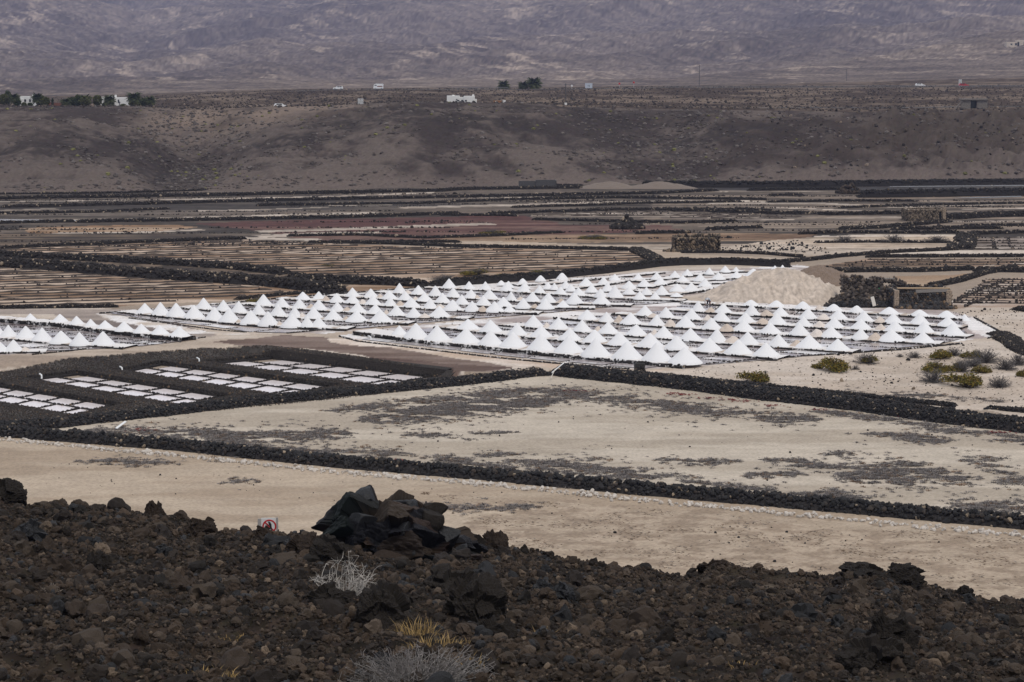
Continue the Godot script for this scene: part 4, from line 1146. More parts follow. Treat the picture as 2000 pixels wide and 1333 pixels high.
func make_salt_fields() -> void:
	for i in 6: SALT_CONES.append(heap_mesh(i + 1, 0.05 + 0.02 * (i % 3), 0.02))
	for i in 3: SALT_DOMES.append(heap_mesh(i + 11, 0.42, 0.025))
	for i in 5: BUFF_HEAPS.append(heap_mesh(i + 21, 0.28, 0.32, 22, 9))
	for i in 3:
		var m: StandardMaterial3D = M.salt_buff.duplicate()
		m.albedo_color = [Color(0.64, 0.56, 0.50), Color(0.70, 0.63, 0.58), Color(0.58, 0.49, 0.42)][i].linear_to_srgb()
		buff_mats.append(m)
	var lf := thing("salt_field", "salt field at the left edge, its cones on dark walkways above wet pans", "salt field")
	var mf := thing("salt_field", "large salt field in the middle, its many cone rows reaching back to the wall", "salt field")
	var rf := thing("salt_field", "salt field on the right, nearest and largest cones in long rows", "salt field")
	var lw := [row_line(L_ROWS[0], 20, 3.0), row_line(L_ROWS[1], 18, 3.0), row_line(L_ROWS[2], 5.0, 1.2)]
	walkway("", "", lw[0], 2.3, 0.15, lf)
	walkway("", "", lw[1], 2.5, 0.2, lf)
	walkway("", "", lw[2], 2.0, 0.45, lf, 0.95)
	pans(lw[1], lw[2], 1.15, 0.95, lf, 3, 3.4, 0.6, 0.2)
	pans(lw[0], lw[1], 1.1, 1.15, lf, 2, 3.4, 0.6, 0.25)
	var mw := []
	for i in M_ROWS.size():
		mw.append(row_line(M_ROWS[i], 3.0, 3.5))
		walkway("", "", mw[i], [2.5, 2.3, 2.2, 2.2, 2.2, 2.2, 2.1][i], 0.22, mf, 0.75)
	for i in M_ROWS.size() - 1:
		pans(mw[i], mw[i + 1], 1.25, 1.2, mf, 2, 4.2, 0.45, 0.25)
	pans(pv([-43.03, -210.37, -36.93, -203.67, -31.01, -199.43, -26.23, -194.56, -22.10, -193.77]), pv([-41.94, -213.18, -36.49, -207.19, -30.41, -202.38, -25.73, -198.60, -18.34, -196.56]), 0.2, 1.2, mf, 1, 4.0, 0.9, 0.4)
	for l in [[0.25, -238.59, 4.98, -240.98, 8.26, -245.90, 11.49, -247.16], [6.05, -233.95, 11.15, -239.78, 14.03, -244.65, 17.06, -242.80], [11.33, -230.58, 14.48, -233.38, 17.44, -227.85], [15.88, -236.24, 18.39, -240.37, 19.57, -242.80, 22.36, -240.37, 26.78, -242.19], [17.40, -227.31, 22.03, -232.81, 24.54, -237.41], [12.07, -245.90, 18.80, -245.90, 21.41, -249.72, 26.27, -254.34, 29.05, -255.68, 34.33, -255.68], [18.01, -240.37, 20.25, -243.41, 24.02, -244.65, 29.59, -249.08], [5.03, -243.41, 9.53, -245.90, 14.19, -249.72, 19.05, -254.34]]:
		walkway("", "", pv(l), 1.9, 0.2, mf, 0.8)
	for l in [[[0.25, -238.59, 4.98, -240.98, 8.26, -245.90], [0.25, -242.19, 5.06, -244.65, 8.36, -249.08]], [[13.91, -244.65, 17.57, -242.80, 18.68, -240.98], [14.19, -249.72, 17.83, -246.53, 19.11, -246.53]], [[18.64, -240.37, 22.36, -240.37, 26.78, -242.19], [19.50, -243.41, 24.02, -244.65, 28.09, -247.16]], [[21.29, -249.72, 26.27, -254.34, 33.01, -255.68], [21.62, -253.67, 26.69, -258.43, 33.54, -259.82]]]:
		pans(pv(l[0]), pv(l[1]), 1.0, 1.0, mf, 1, 4.0, 0.8, 0.3)
	var rw := []
	for i in R_ROWS.size():
		rw.append(row_line(R_ROWS[i], 5.0 if i == 0 else 3.5, 0.8 if i == 0 else 1.8))
		walkway("", "", rw[i], [3.2, 2.75, 2.5, 2.4, 2.3, 2.2][i], [0.36, 0.24, 0.22, 0.22, 0.22, 0.22][i], rf, 0.95 if i == 0 else 0.7)
	rw.append(row_line(R_DOMES, 8.0, 2.0))
	walkway("", "", rw[6], 2.2, 0.22, rf, 0.8)
	for i in 6:
		pans(rw[i], rw[i + 1], [1.65, 1.42, 1.3, 1.25, 1.2, 1.15][i], 1.4, rf, 2, 4.6, 0.45, 0.3)
	pans(pv([-14.72, -189.17, -6.62, -182.31, 0.00, -176.90, 6.72, -172.42, 11.46, -169.65]), pv([-13.87, -191.06, -5.75, -184.78, 0.93, -179.23, 8.16, -174.63, 13.37, -171.49]), 0.2, 0.5, rf, 1, 4.2, 0.7, 0.75)
	# low kerb of stones in front of the nearest pans, and along the sandy rim
	for l in [[[-16.78, -191.44, -14.61, -187.68, -9.52, -183.36, -4.65, -179.23, 0.00, -175.59, 4.49, -172.73, 10.14, -169.65], 0.09], [[17.05, -172.73, 22.84, -175.92, 29.78, -179.23, 35.89, -181.96, 42.52, -186.22], 0.10], [[-43.58, -178.55, -40.46, -181.27, -37.59, -184.78, -32.62, -187.68, -29.67, -190.68], 0.08], [[-22.10, -193.77, -16.47, -198.60, -10.51, -202.80, -3.23, -208.09, 4.42, -213.65, 11.41, -220.53, 16.70, -222.57], 0.08], [[-43.85, -210.37, -40.75, -212.71, -33.78, -217.53, -25.69, -225.71, -17.93, -231.13, -10.41, -236.83], 0.10], [[-40.07, -206.30, -34.39, -201.10, -29.55, -196.56, -26.23, -194.56], 0.07], [[48.36, -206.30, 48.23, -193.77, 45.81, -189.92], 0.09]]:
		var xf := []
		var col := PackedColorArray()
		var p := pv(l[0])
		for i in p.size() - 1:
			for k in 3: divider(p[i], p[i + 1], 0.03, l[1], 0.11, xf, col, "gravel", 0.1)
		var kb := thing("kerb_stones", ["thin black stone kerb in front of the nearest right-hand pans", "broken black stone kerb along the sandy rim of the right-hand field", "black stone kerb between the left salt field and the track", "black stone kerb along the track below the middle salt field", "black stone kerb behind the left end of the middle field", "black stone kerb before the left end of the middle field", "black stone kerb round the white apron right of the cones"][kerb_count], "kerb")
		kerb_count += 1
		scatter("stones", ROCKS.slice(0, 3), xf, col, M.stone, kb)
	for i in 6: cone_row(R_ROWS[i], [0.36, 0.24, 0.22, 0.22, 0.22, 0.22][i], "%s row of the right field" % ["front", "second", "third", "fourth", "fifth", "sixth"][i], "salt cones of the right-hand field")
	cone_row(R_DOMES, 0.22, "back row of the right field", "round salt heaps of the right-hand field", "dome")
	cone_row(R_LAST, 0.0, "white apron right of all rows", "salt cones of the right-hand field")
	cone_row(R_BUFF, 0.22, "right field", "buff salt mounds of the right-hand field", "buff")
	for i in M_ROWS.size(): cone_row(M_ROWS[i], 0.2, "row %s of the middle field" % ["one", "two", "three", "four", "five", "six", "seven"][i], "salt cones of the middle field")
	for i in 3: cone_row(M_BACK[i], 0.2, "%s row of the middle field" % ["third-last", "second-last", "rearmost"][i], "salt cones of the middle field")
	cone_row(M_DOMES, 0.2, "back edge of the middle field", "round salt heaps of the middle field", "dome")
	cone_row(M_SMALL, 0.15, "group beside the big buff heap", "low salt cones at the buff heap")
	cone_row(M_BUFF, 0.2, "middle field", "buff salt mounds of the middle field", "buff")
	for i in 3: cone_row(L_ROWS[i], [0.15, 0.2, 0.45][i], "%s row of the left field" % ["nearest", "middle", "rear"][i], "salt cones of the left field")
	cone_row(L_BUFF, 0.15, "left field", "", "buff")

var kerb_count := 0

# ---------------------------------------------------------------- dry pans ruled with low stone ridges
func ridge_field(label: String, poly: PackedVector2Array, origin: Vector2, dirn: Vector2, gap: float, count: int, w: float, h: float, stones: float, extra := []) -> void:
	var root := thing("dry_pan_field", label, "salt pans")
	dirn = dirn.normalized()
	var nn := Vector2(-dirn.y, dirn.x)
	var xf := []
	var col := PackedColorArray()
	var lines := []
	for k in count:
		var o := origin + nn * gap * (k + rnd(-0.12, 0.12))
		var l := PackedVector2Array()
		for i in 121:
			l.append(o + dirn * lerpf(-140.0, 140.0, i / 120.0) + nn * 0.35 * n2(i * 2.3, k * 31.0, 8.0))
		lines.append_array(Geometry2D.intersect_polyline_with_polygon(l, poly))
	for e in extra:
		lines.append_array(Geometry2D.intersect_polyline_with_polygon(pv(e), poly))
	for l in lines:
		var curve := Curve2D.new()
		for p in l: curve.add_point(p)
		var long := curve.get_baked_length()
		if long < 2.0: continue
		var st := SurfaceTool.new()
		st.begin(Mesh.PRIMITIVE_TRIANGLES)
		st.set_smooth_group(0)
		var prev := []
		var steps := int(long / 0.7) + 1
		for i in steps + 1:
			var p := curve.sample_baked(long * i / steps)
			var e := 0.75 + 0.9 * n2(p.x, p.y, 35.0)
			var row := []
			for q in [Vector2(-0.5, -0.05), Vector2(-0.28, 0.75), Vector2(0.0, 1.0), Vector2(0.3, 0.7), Vector2(0.5, -0.05)]:
				row.append(Vector3(p.x + nn.x * q.x * w, q.y * h * maxf(e, 0.12), p.y + nn.y * q.x * w))
			if i > 0:
				for j in 4: quad(st, prev[j], prev[j + 1], row[j + 1], row[j])
			prev = row
		part("ridge", done(st), M.ridge, root)
		for i in int(long * stones):
			var p := curve.sample_baked(rng.randf() * long)
			var s := rnd(0.08, 0.2)
			xf.append(Transform3D(any_turn() * Basis.from_scale(Vector3(s, s * 0.8, s)), Vector3(p.x + rnd(-0.3, 0.3), h * 0.6, p.y + rnd(-0.3, 0.3))))
			col.append(stone_tint("far"))
	scatter("stones", ROCKS.slice(0, 3), xf, col, M.stone, root)

func make_fields() -> void:
	mat("ridge", Color(0.055, 0.039, 0.03), 0.95, M.core.albedo_texture, 1.5, 3.0)
	var dj := Vector2(24.6, -7.0)
	ridge_field("upper brown field of dry pans ruled with dark ridges, beyond the lava bank", pv([-97.00, -289.40, -76.19, -295.59, -51.99, -301.11, -40.98, -305.87, -27.68, -298.33, -10.51, -291.14, 16.64, -286.83, 19.02, -273.05, 3.88, -250.37, -6.30, -244.03, -12.61, -244.03, -23.28, -250.37, -35.25, -262.65, -52.83, -273.05, -72.68, -281.81, -98.16, -292.91]), Vector2(-60, -240), dj, -3.4, 34, 0.8, 0.2, 0.35)
	ridge_field("lower brown field of dry pans ruled with dark ridges, left of the cones", pv([-92.09, -274.60, -67.79, -262.65, -57.74, -257.05, -47.49, -248.44, -37.55, -242.19, -30.76, -238.00, -26.30, -231.13, -39.94, -220.53, -45.03, -217.53, -72.21, -214.61]), Vector2(-60, -216), dj, -3.0, 24, 0.8, 0.2, 0.35)
	ridge_field("pink dry pans with two slanting dark paths, behind the ruin at right", pv([47.88, -214.61, 50.21, -224.13, 59.08, -245.90, 84.72, -252.34, 72.53, -215.57]), Vector2(60, -220), Vector2(10, 0.6), -2.35, 16, 0.5, 0.18, 3.0, [[62.89, -248.44, 55.77, -234.52, 49.41, -221.54], [61.96, -239.78, 55.52, -228.39, 49.60, -216.55]])
	ridge_field("grey dry pans with upright dark paths at the right edge", pv([71.90, -310.77, 105.08, -313.79, 97.00, -289.40, 66.11, -289.40]), Vector2(70, -290), Vector2(10, 0.2), -5.0, 8, 0.6, 0.2, 1.5, [[74.86, -309.78, 70.51, -289.40], [77.25, -309.78, 72.97, -289.40], [72.31, -309.78, 67.30, -289.40]])
	ridge_field("brown dry pans behind the black bank, right of the buff heap", pv([40.57, -261.93, 49.45, -273.82, 91.84, -273.82, 89.33, -266.27, 61.18, -263.36]), Vector2(60, -255), Vector2(10, -0.3), -2.6, 12, 0.6, 0.15, 1.5)
	ridge_field("pale far pans ruled with thin ridges, before the long dark wall", pv([3.85, -374.31, 38.95, -378.69, 56.04, -363.12, 44.87, -348.78, 23.09, -359.10, 3.67, -356.46]), Vector2(30, -340), Vector2(10, -0.6), -4.2, 14, 0.9, 0.22, 0.8)
	# dark paths and plain ridges round the sandy ponds
	for w in [
		["thin dark stone edge along the back of the pale sandy pond", [45.85, -317.91, 52.75, -320.01, 62.64, -320.01, 72.35, -321.07], 0.8, 0.35, 0.3],
		["thin dark stone line across the pale sandy pond", [45.78, -301.11, 54.49, -302.05, 66.73, -301.11], 0.6, 0.25, 0.25],
		["short dark stone edge at the right end of the sandy pond", [72.13, -318.96, 68.08, -303.00], 1.2, 0.3, 0.3],
		["stubby dark stone edge at the front corner of the sandy pond", [66.68, -300.18, 63.94, -289.40], 1.2, 0.3, 0.3],
		["broad slanting stone strip right of the sandy pond", [73.22, -315.84, 66.03, -289.40], 2.2, 0.5, 0.35]]:
		bank("stone_edge", w[0], pv(w[1]), w[2], w[3], {"size": w[4], "tint": "far"})

func make_walls() -> void:
	for i in 4: stone_mats.append(M.stone.duplicate())
	for i in 4:
		stone_mats[i].albedo_color = [Color(0.028, 0.027, 0.028), Color(0.04, 0.037, 0.035), Color(0.055, 0.045, 0.038), Color(0.022, 0.022, 0.023)][i].linear_to_srgb()
	var near := bank("dry_stone_wall", "long black dry-stone wall with a white stone footing, nearest of all", pv([-43.38, -144.59, -36.75, -140.78, -23.00, -135.43, -11.86, -129.58, 0.00, -124.52, 9.45, -120.14, 19.72, -115.62, 29.23, -111.29, 34.30, -108.75]), 1.55, 0.58, {"base": -0.5, "size": 0.25, "parts": 300, "cover": 1.2})
	# pale stones along the foot of the near wall
	var curve := Curve2D.new()
	for p in pv([-42.63, -142.03, -36.23, -138.75, -22.53, -132.62, -11.65, -127.17, 0.00, -122.29, 9.26, -117.76, 19.31, -113.15, 28.61, -108.87, 33.59, -106.43]): curve.add_point(p)
	var long := curve.get_baked_length()
	var o: Vector3 = near.position
	var xf := []
	var col := PackedColorArray()
	mat("pale_stone", Color(0.66, 0.60, 0.54), 0.9, M.stone.albedo_texture, 0.6, 1.0)
	for i in 950:
		var t := rng.randf() * long
		var p := curve.sample_baked(t)
		var s := rnd(0.06, 0.17) * (1.0 + 0.3 * n2(p.x, p.y, 20.0))
		var b := any_turn() * Basis.from_scale(Vector3(s * 1.25, s * 0.8, s))
		var at := Vector3(p.x + rnd(-0.2, 0.2) - o.x, s * 0.4, p.y + rng.randfn() * 0.32 - o.z)
		if s > 0.145 and i < 820:
			part("pale_stone", ROCKS[i % ROCKS.size()], M.pale_stone, near).transform = Transform3D(b, at)
		else:
			xf.append(Transform3D(b, at))
			col.append(stone_tint("white"))
	scatter("footing_stones", ROCKS, xf, col, M.stone, near)
	bank("stone_bank", "black rubble bank between the sunken basins and the empty pond", pv([-42.20, -140.58, -37.39, -143.30, -33.95, -144.59, -29.50, -147.92, -20.19, -155.04, -12.49, -159.91, -4.30, -165.37, 1.77, -170.31, 3.33, -170.91]), 2.7, 0.42, {"base": -0.5, "size": 0.18, "steep": 0.5})
	bank("stone_bank", "black rubble bank with red plants between the empty pond and the shrubby sand", pv([3.12, -171.21, 4.87, -170.31, 8.71, -167.37, 14.86, -163.15, 20.51, -157.57, 24.96, -154.55, 29.41, -150.45, 34.20, -145.68, 37.39, -143.30, 44.66, -136.78]), 3.3, 0.72, {"base": -0.5, "size": 0.18, "steep": 0.5})
	bank("stone_bank", "thin second line of black rubble on the sand behind the right-hand bank", pv([10.42, -166.97, 14.51, -164.09, 20.77, -159.68, 25.26, -156.52, 29.88, -152.98, 34.07, -150.31]), 1.0, 0.22, {"size": 0.15})
	bank("stone_bank", "short thin line of black rubble on the sand at the right edge", pv([35.94, -149.13, 38.56, -147.96, 44.83, -143.26]), 1.0, 0.22, {"size": 0.15})
	# beyond the cones
	for w in [
		["thick jumbled lava bank running down between the two brown fields", [-86.47, -279.37, -68.16, -264.08, -58.04, -258.43, -47.85, -250.37, -37.92, -244.65, -31.14, -240.98, -24.31, -235.09, -19.88, -229.48], 3.4, 1.15, 0.5],
		["narrower lava bank just above the jumbled one at left", [-89.54, -289.40, -72.06, -279.37, -56.04, -271.51, -44.55, -265.54, -34.79, -259.12, -28.75, -253.00], 2.4, 0.75, 0.45],
		["lava bank from the jumbled bank to the back of the cone field", [-28.02, -246.53, -21.28, -242.19, -14.91, -240.37, -10.15, -238.00], 2.4, 0.9, 0.4],
		["lava bank along the front of the lower brown field", [-61.10, -214.61, -52.45, -215.57, -45.29, -216.06, -43.15, -216.55], 1.6, 0.55, 0.4],
		["short lava bank behind the left cones of the middle field", [-31.24, -223.61, -26.05, -228.93, -22.71, -231.13], 1.4, 0.5, 0.35],
		["dark bank along the far side of the upper brown field", [-28.02, -302.05, -18.51, -299.25, -7.57, -293.80, 4.50, -291.14, 17.11, -288.54], 1.8, 0.75, 0.4],
		["steep stone bank at the right end of the upper brown field", [17.91, -289.40, 18.99, -280.99, 20.06, -269.99], 4.0, 0.9, 0.4],
		["bank of lava blocks at the upper left of the brown field", [-75.06, -291.14, -63.62, -297.41, -52.48, -303.95, -41.37, -308.79], 1.8, 0.7, 0.5],
		["low bank in front of the ruined hut", [24.19, -284.30, 30.79, -284.30, 36.34, -281.81, 40.72, -276.96], 1.8, 0.6, 0.4],
		["curving bank from behind the back cones up to the sandy pond", [21.66, -270.75, 29.87, -269.24, 34.55, -267.75, 40.74, -272.28, 45.85, -277.76, 54.25, -284.30, 64.91, -289.40], 2.2, 0.7, 0.4],
		["long straight bank below the pale lane at right", [49.30, -276.96, 57.15, -276.96, 71.65, -277.76, 89.81, -278.56], 1.8, 0.75, 0.4],
		["heavy black bank right of the big buff heap", [38.95, -255.68, 46.34, -256.36, 52.95, -256.36, 60.54, -259.12], 2.6, 0.9, 0.45],
		["black bank at the right edge above the pink pans", [59.73, -257.05, 66.02, -255.68, 79.22, -255.68], 2.6, 1.1, 0.45],
		["slanting black bank between the tan pond and the pink pans", [66.42, -261.22, 60.11, -253.00, 54.72, -243.41, 49.89, -236.83], 2.0, 0.9, 0.4],
		["dark bank curving along the right edge past the white apron", [47.73, -193.77, 47.47, -187.68, 47.17, -179.90, 49.10, -171.79], 3.6, 0.7, 0.3],
		["dark stone strip behind the white apron at the right edge", [54.72, -214.61, 56.23, -210.84, 58.77, -206.30], 2.6, 0.7, 0.3],
		["lava bank at the far end of the flats, left half", [-130.45, -423.14, -109.65, -426.85, -83.32, -432.54, -57.58, -448.46, -16.65, -463.38, 0.00, -465.59, 16.58, -461.19], 2.0, 0.5, 0.6],
		["broad dark bank below the far end of the flats at left", [-124.03, -402.17, -105.52, -410.65, -75.12, -417.70, -54.59, -424.99, -15.76, -438.38, -11.41, -444.37, 16.20, -450.53], 3.0, 1.0, 0.7],
		["long far lava bank across the middle of the flats", [-98.51, -383.16, -90.35, -386.21, -66.10, -395.63, -49.82, -403.84, -23.31, -412.39, 0.00, -419.50, 33.18, -430.63, 45.24, -440.36], 2.6, 0.85, 0.65],
		["far lava bank ending in a point at left", [-112.09, -363.12, -94.10, -365.86, -77.09, -370.04, -65.24, -378.69], 2.0, 0.6, 0.6],
		["dark bank in front of the white sheet of water", [-105.08, -340.22, -87.87, -341.42, -75.84, -345.06], 1.6, 0.75, 0.5],
		["dark bank along the pale lane, left of the red flats", [-75.57, -343.84, -59.92, -347.53, -45.20, -351.30, -27.51, -356.46, -9.41, -365.86], 2.2, 0.85, 0.55],
		["dark bank above the red flats, middle", [-4.69, -364.49, 14.38, -372.88, 28.99, -375.76, 43.48, -375.76, 48.72, -371.45], 2.2, 0.8, 0.55],
		["far dark bank between two pale lanes, middle", [-50.04, -389.30, -20.26, -394.03, 0.00, -407.22, 21.28, -414.15, 47.29, -408.93, 52.32, -407.22], 2.2, 0.7, 0.6],
		["far dark bank below the pale lane, middle", [0.00, -383.16, 15.01, -389.30, 25.42, -395.63, 46.32, -400.52], 1.8, 0.6, 0.55],
		["row of low black blocks on the red flats", [-13.03, -361.77, -1.85, -360.43, 0.92, -359.10], 1.6, 0.6, 0.6],
		["bank of dark rubble left of the lava pile", [3.60, -350.04, 15.15, -346.29, 29.00, -341.42, 39.21, -346.29], 1.8, 0.7, 0.5],
		["lumpy row of lava blocks above the ruined hut", [31.94, -326.48, 36.51, -329.81, 41.75, -330.94], 1.6, 0.8, 0.6],
		["row of lava lumps on the brown flats, left of the hut", [19.72, -318.96, 24.73, -320.01, 28.94, -321.07], 1.4, 0.7, 0.6],
		["dark rubble line between red flats and brown field", [-35.57, -313.79, -24.41, -315.84, -13.57, -309.78, -3.23, -313.79, 8.27, -321.07], 1.6, 0.6, 0.5],
		["dark rubble at the foot of the red flats", [-31.04, -301.11, -18.68, -302.05, -7.78, -302.05], 1.6, 0.6, 0.5],
		["far dark bank at right, end of the pale flat", [54.12, -421.31, 61.96, -423.14], 2.0, 0.8, 0.6],
		["far dark bank in the pale flats at right", [51.26, -398.87, 66.15, -402.17, 81.14, -402.17], 1.8, 0.7, 0.6],
		["long dark bank left of the stone building", [28.88, -374.31, 47.05, -365.86, 57.91, -363.12, 72.93, -365.86], 2.6, 1.0, 0.6],
		["massive dark bank right of the stone building", [77.11, -352.58, 85.60, -357.77, 102.75, -363.12], 5.0, 1.7, 0.6],
		["slanting dark bank below the stone building", [53.98, -327.58, 61.34, -330.94, 68.70, -337.85, 75.92, -345.06], 2.2, 0.9, 0.55],
		["dark bank before the sandy pond, below the slanting one", [62.42, -327.58, 72.78, -328.69, 81.52, -329.81], 2.0, 0.9, 0.5],
		["block bank behind the grey pans at the right edge", [73.28, -317.91, 82.42, -320.01, 99.22, -321.07], 1.6, 0.9, 0.5],
		["bank of stones crossing the sand below the stone building", [76.00, -335.52, 86.67, -336.68, 105.08, -340.22], 1.6, 0.6, 0.5],
		["far dark line on the right flats beside the pale lane", [62.80, -381.66, 79.06, -389.30, 101.69, -395.63, 124.03, -402.17], 1.6, 0.6, 0.6]]:
		var jumbled: bool = w[0].contains("jumbled")
		bank("lava_bank", w[0], pv(w[1]), w[2] * (0.9 if jumbled else 0.66), w[3] * (0.85 if jumbled else 0.5), {"size": w[4] * (0.7 if jumbled else 0.45), "tint": "far", "steep": 0.4})
	# lines of tumbled rubble between the far banks
	var rub := thing("rubble_lines", "thin lines of dark tumbled rubble across the far flats", "rubble")
	var rx := []
	var rc := PackedColorArray()
	for i in 80:
		var c := Vector2(rnd(-105, 105), rnd(-440, -292))
		var half := rnd(6, 30)
		var lean := rnd(-0.09, 0.02)
		for k in int(half * 6.0):
			var t := rnd(-half, half)
			var p := c + Vector2(t, t * lean + 0.6 * n2(t, c.y, 12.0) + rng.randfn() * 0.35)
			if Geometry2D.is_point_in_polygon(p, pv([17.05, -275.38, 26.01, -305.87, 39.65, -307.81, 49.45, -320.01, 72.53, -320.01, 107.14, -320.01, 88.61, -264.08, 16.36, -264.08])): continue
			var s := 0.11 * exp(rng.randfn() * 0.4)
			rx.append(Transform3D(any_turn() * Basis.from_scale(Vector3(s * 1.3, s, s)), Vector3(p.x, s * 0.3, p.y)))
			rc.append(stone_tint("far"))
	scatter("rubble", ROCKS.slice(0, 3), rx, rc, M.stone, rub)
	tag(rub, "", "", "", "stuff")
	# straight mortarless retaining walls
	for w in [
		["straight dark retaining wall behind the middle salt field", [-9.77, -236.24, -6.20, -239.78, 3.82, -246.53, 11.82, -254.34, 19.37, -263.36, 22.62, -265.54, 28.86, -266.27, 34.08, -264.08, 36.95, -262.65], 1.0, 1.0, 0.26],
		["tall dark retaining wall at the far right of the flats", [29.19, -454.73, 46.70, -454.73, 58.38, -454.73, 94.72, -461.19, 119.52, -465.59, 144.11, -467.82], 2.4, 1.5, 0.45],
		["second tall dark retaining wall at the right, below the strip of water", [72.24, -415.92, 85.85, -417.70, 97.41, -421.31, 131.58, -426.85], 2.4, 1.7, 0.45],
		["low retaining wall stepping along the far right flats", [52.02, -440.36, 63.62, -442.36, 74.18, -444.37], 1.6, 0.6, 0.4]]:
		bank("retaining_wall", w[0], pv(w[1]), w[2], w[3] * 0.85, {"size": w[4] * 0.7, "tint": "gravel", "steep": 0.12})
	# scattered sheets of water that mirror the sky
	var k := 0
	for w in [[-108.47, -351.30, -90.55, -351.94, -76.69, -349.41, -76.15, -346.91, -88.80, -345.06, -106.19, -343.84], [86.38, -457.72, 100.93, -462.50, 131.48, -465.59, 130.24, -461.19, 99.71, -456.87, 86.40, -454.73], [91.30, -414.15, 107.70, -421.31, 106.77, -416.81, 95.37, -412.39], [46.78, -474.65, 61.63, -480.26, 61.27, -477.44, 47.29, -472.35]]:
		var s := part("water" if k == 0 else "water_%03d" % k, sheet(pv(w), 0.06), M.sky_water, self)
		s.set_meta("kind", "structure")
		k += 1

# ---------------------------------------------------------------- low grey plant mats, stones and shrubs on the sand
func tuft_mesh(sd: int) -> ArrayMesh:
	var r := RandomNumberGenerator.new()
	r.seed = sd
	var st := st_new()
	for i in 26:
		var a := r.randf() * TAU
		var q := sqrt(r.randf())
		var p := Vector3(cos(a) * q * 0.75, 0.0, sin(a) * q * 0.75)
		var t := p + Vector3(r.randf_range(-0.35, 0.35) + p.x * 0.4, (1.05 - q * 0.75) * r.randf_range(0.5, 1.0), r.randf_range(-0.35, 0.35) + p.z * 0.4)
		var s := Vector3(-sin(a + r.randf()), 0.0, cos(a + r.randf())) * 0.13
		st.add_vertex(p - s); st.add_vertex(t); st.add_vertex(p + s)
	return done(st)

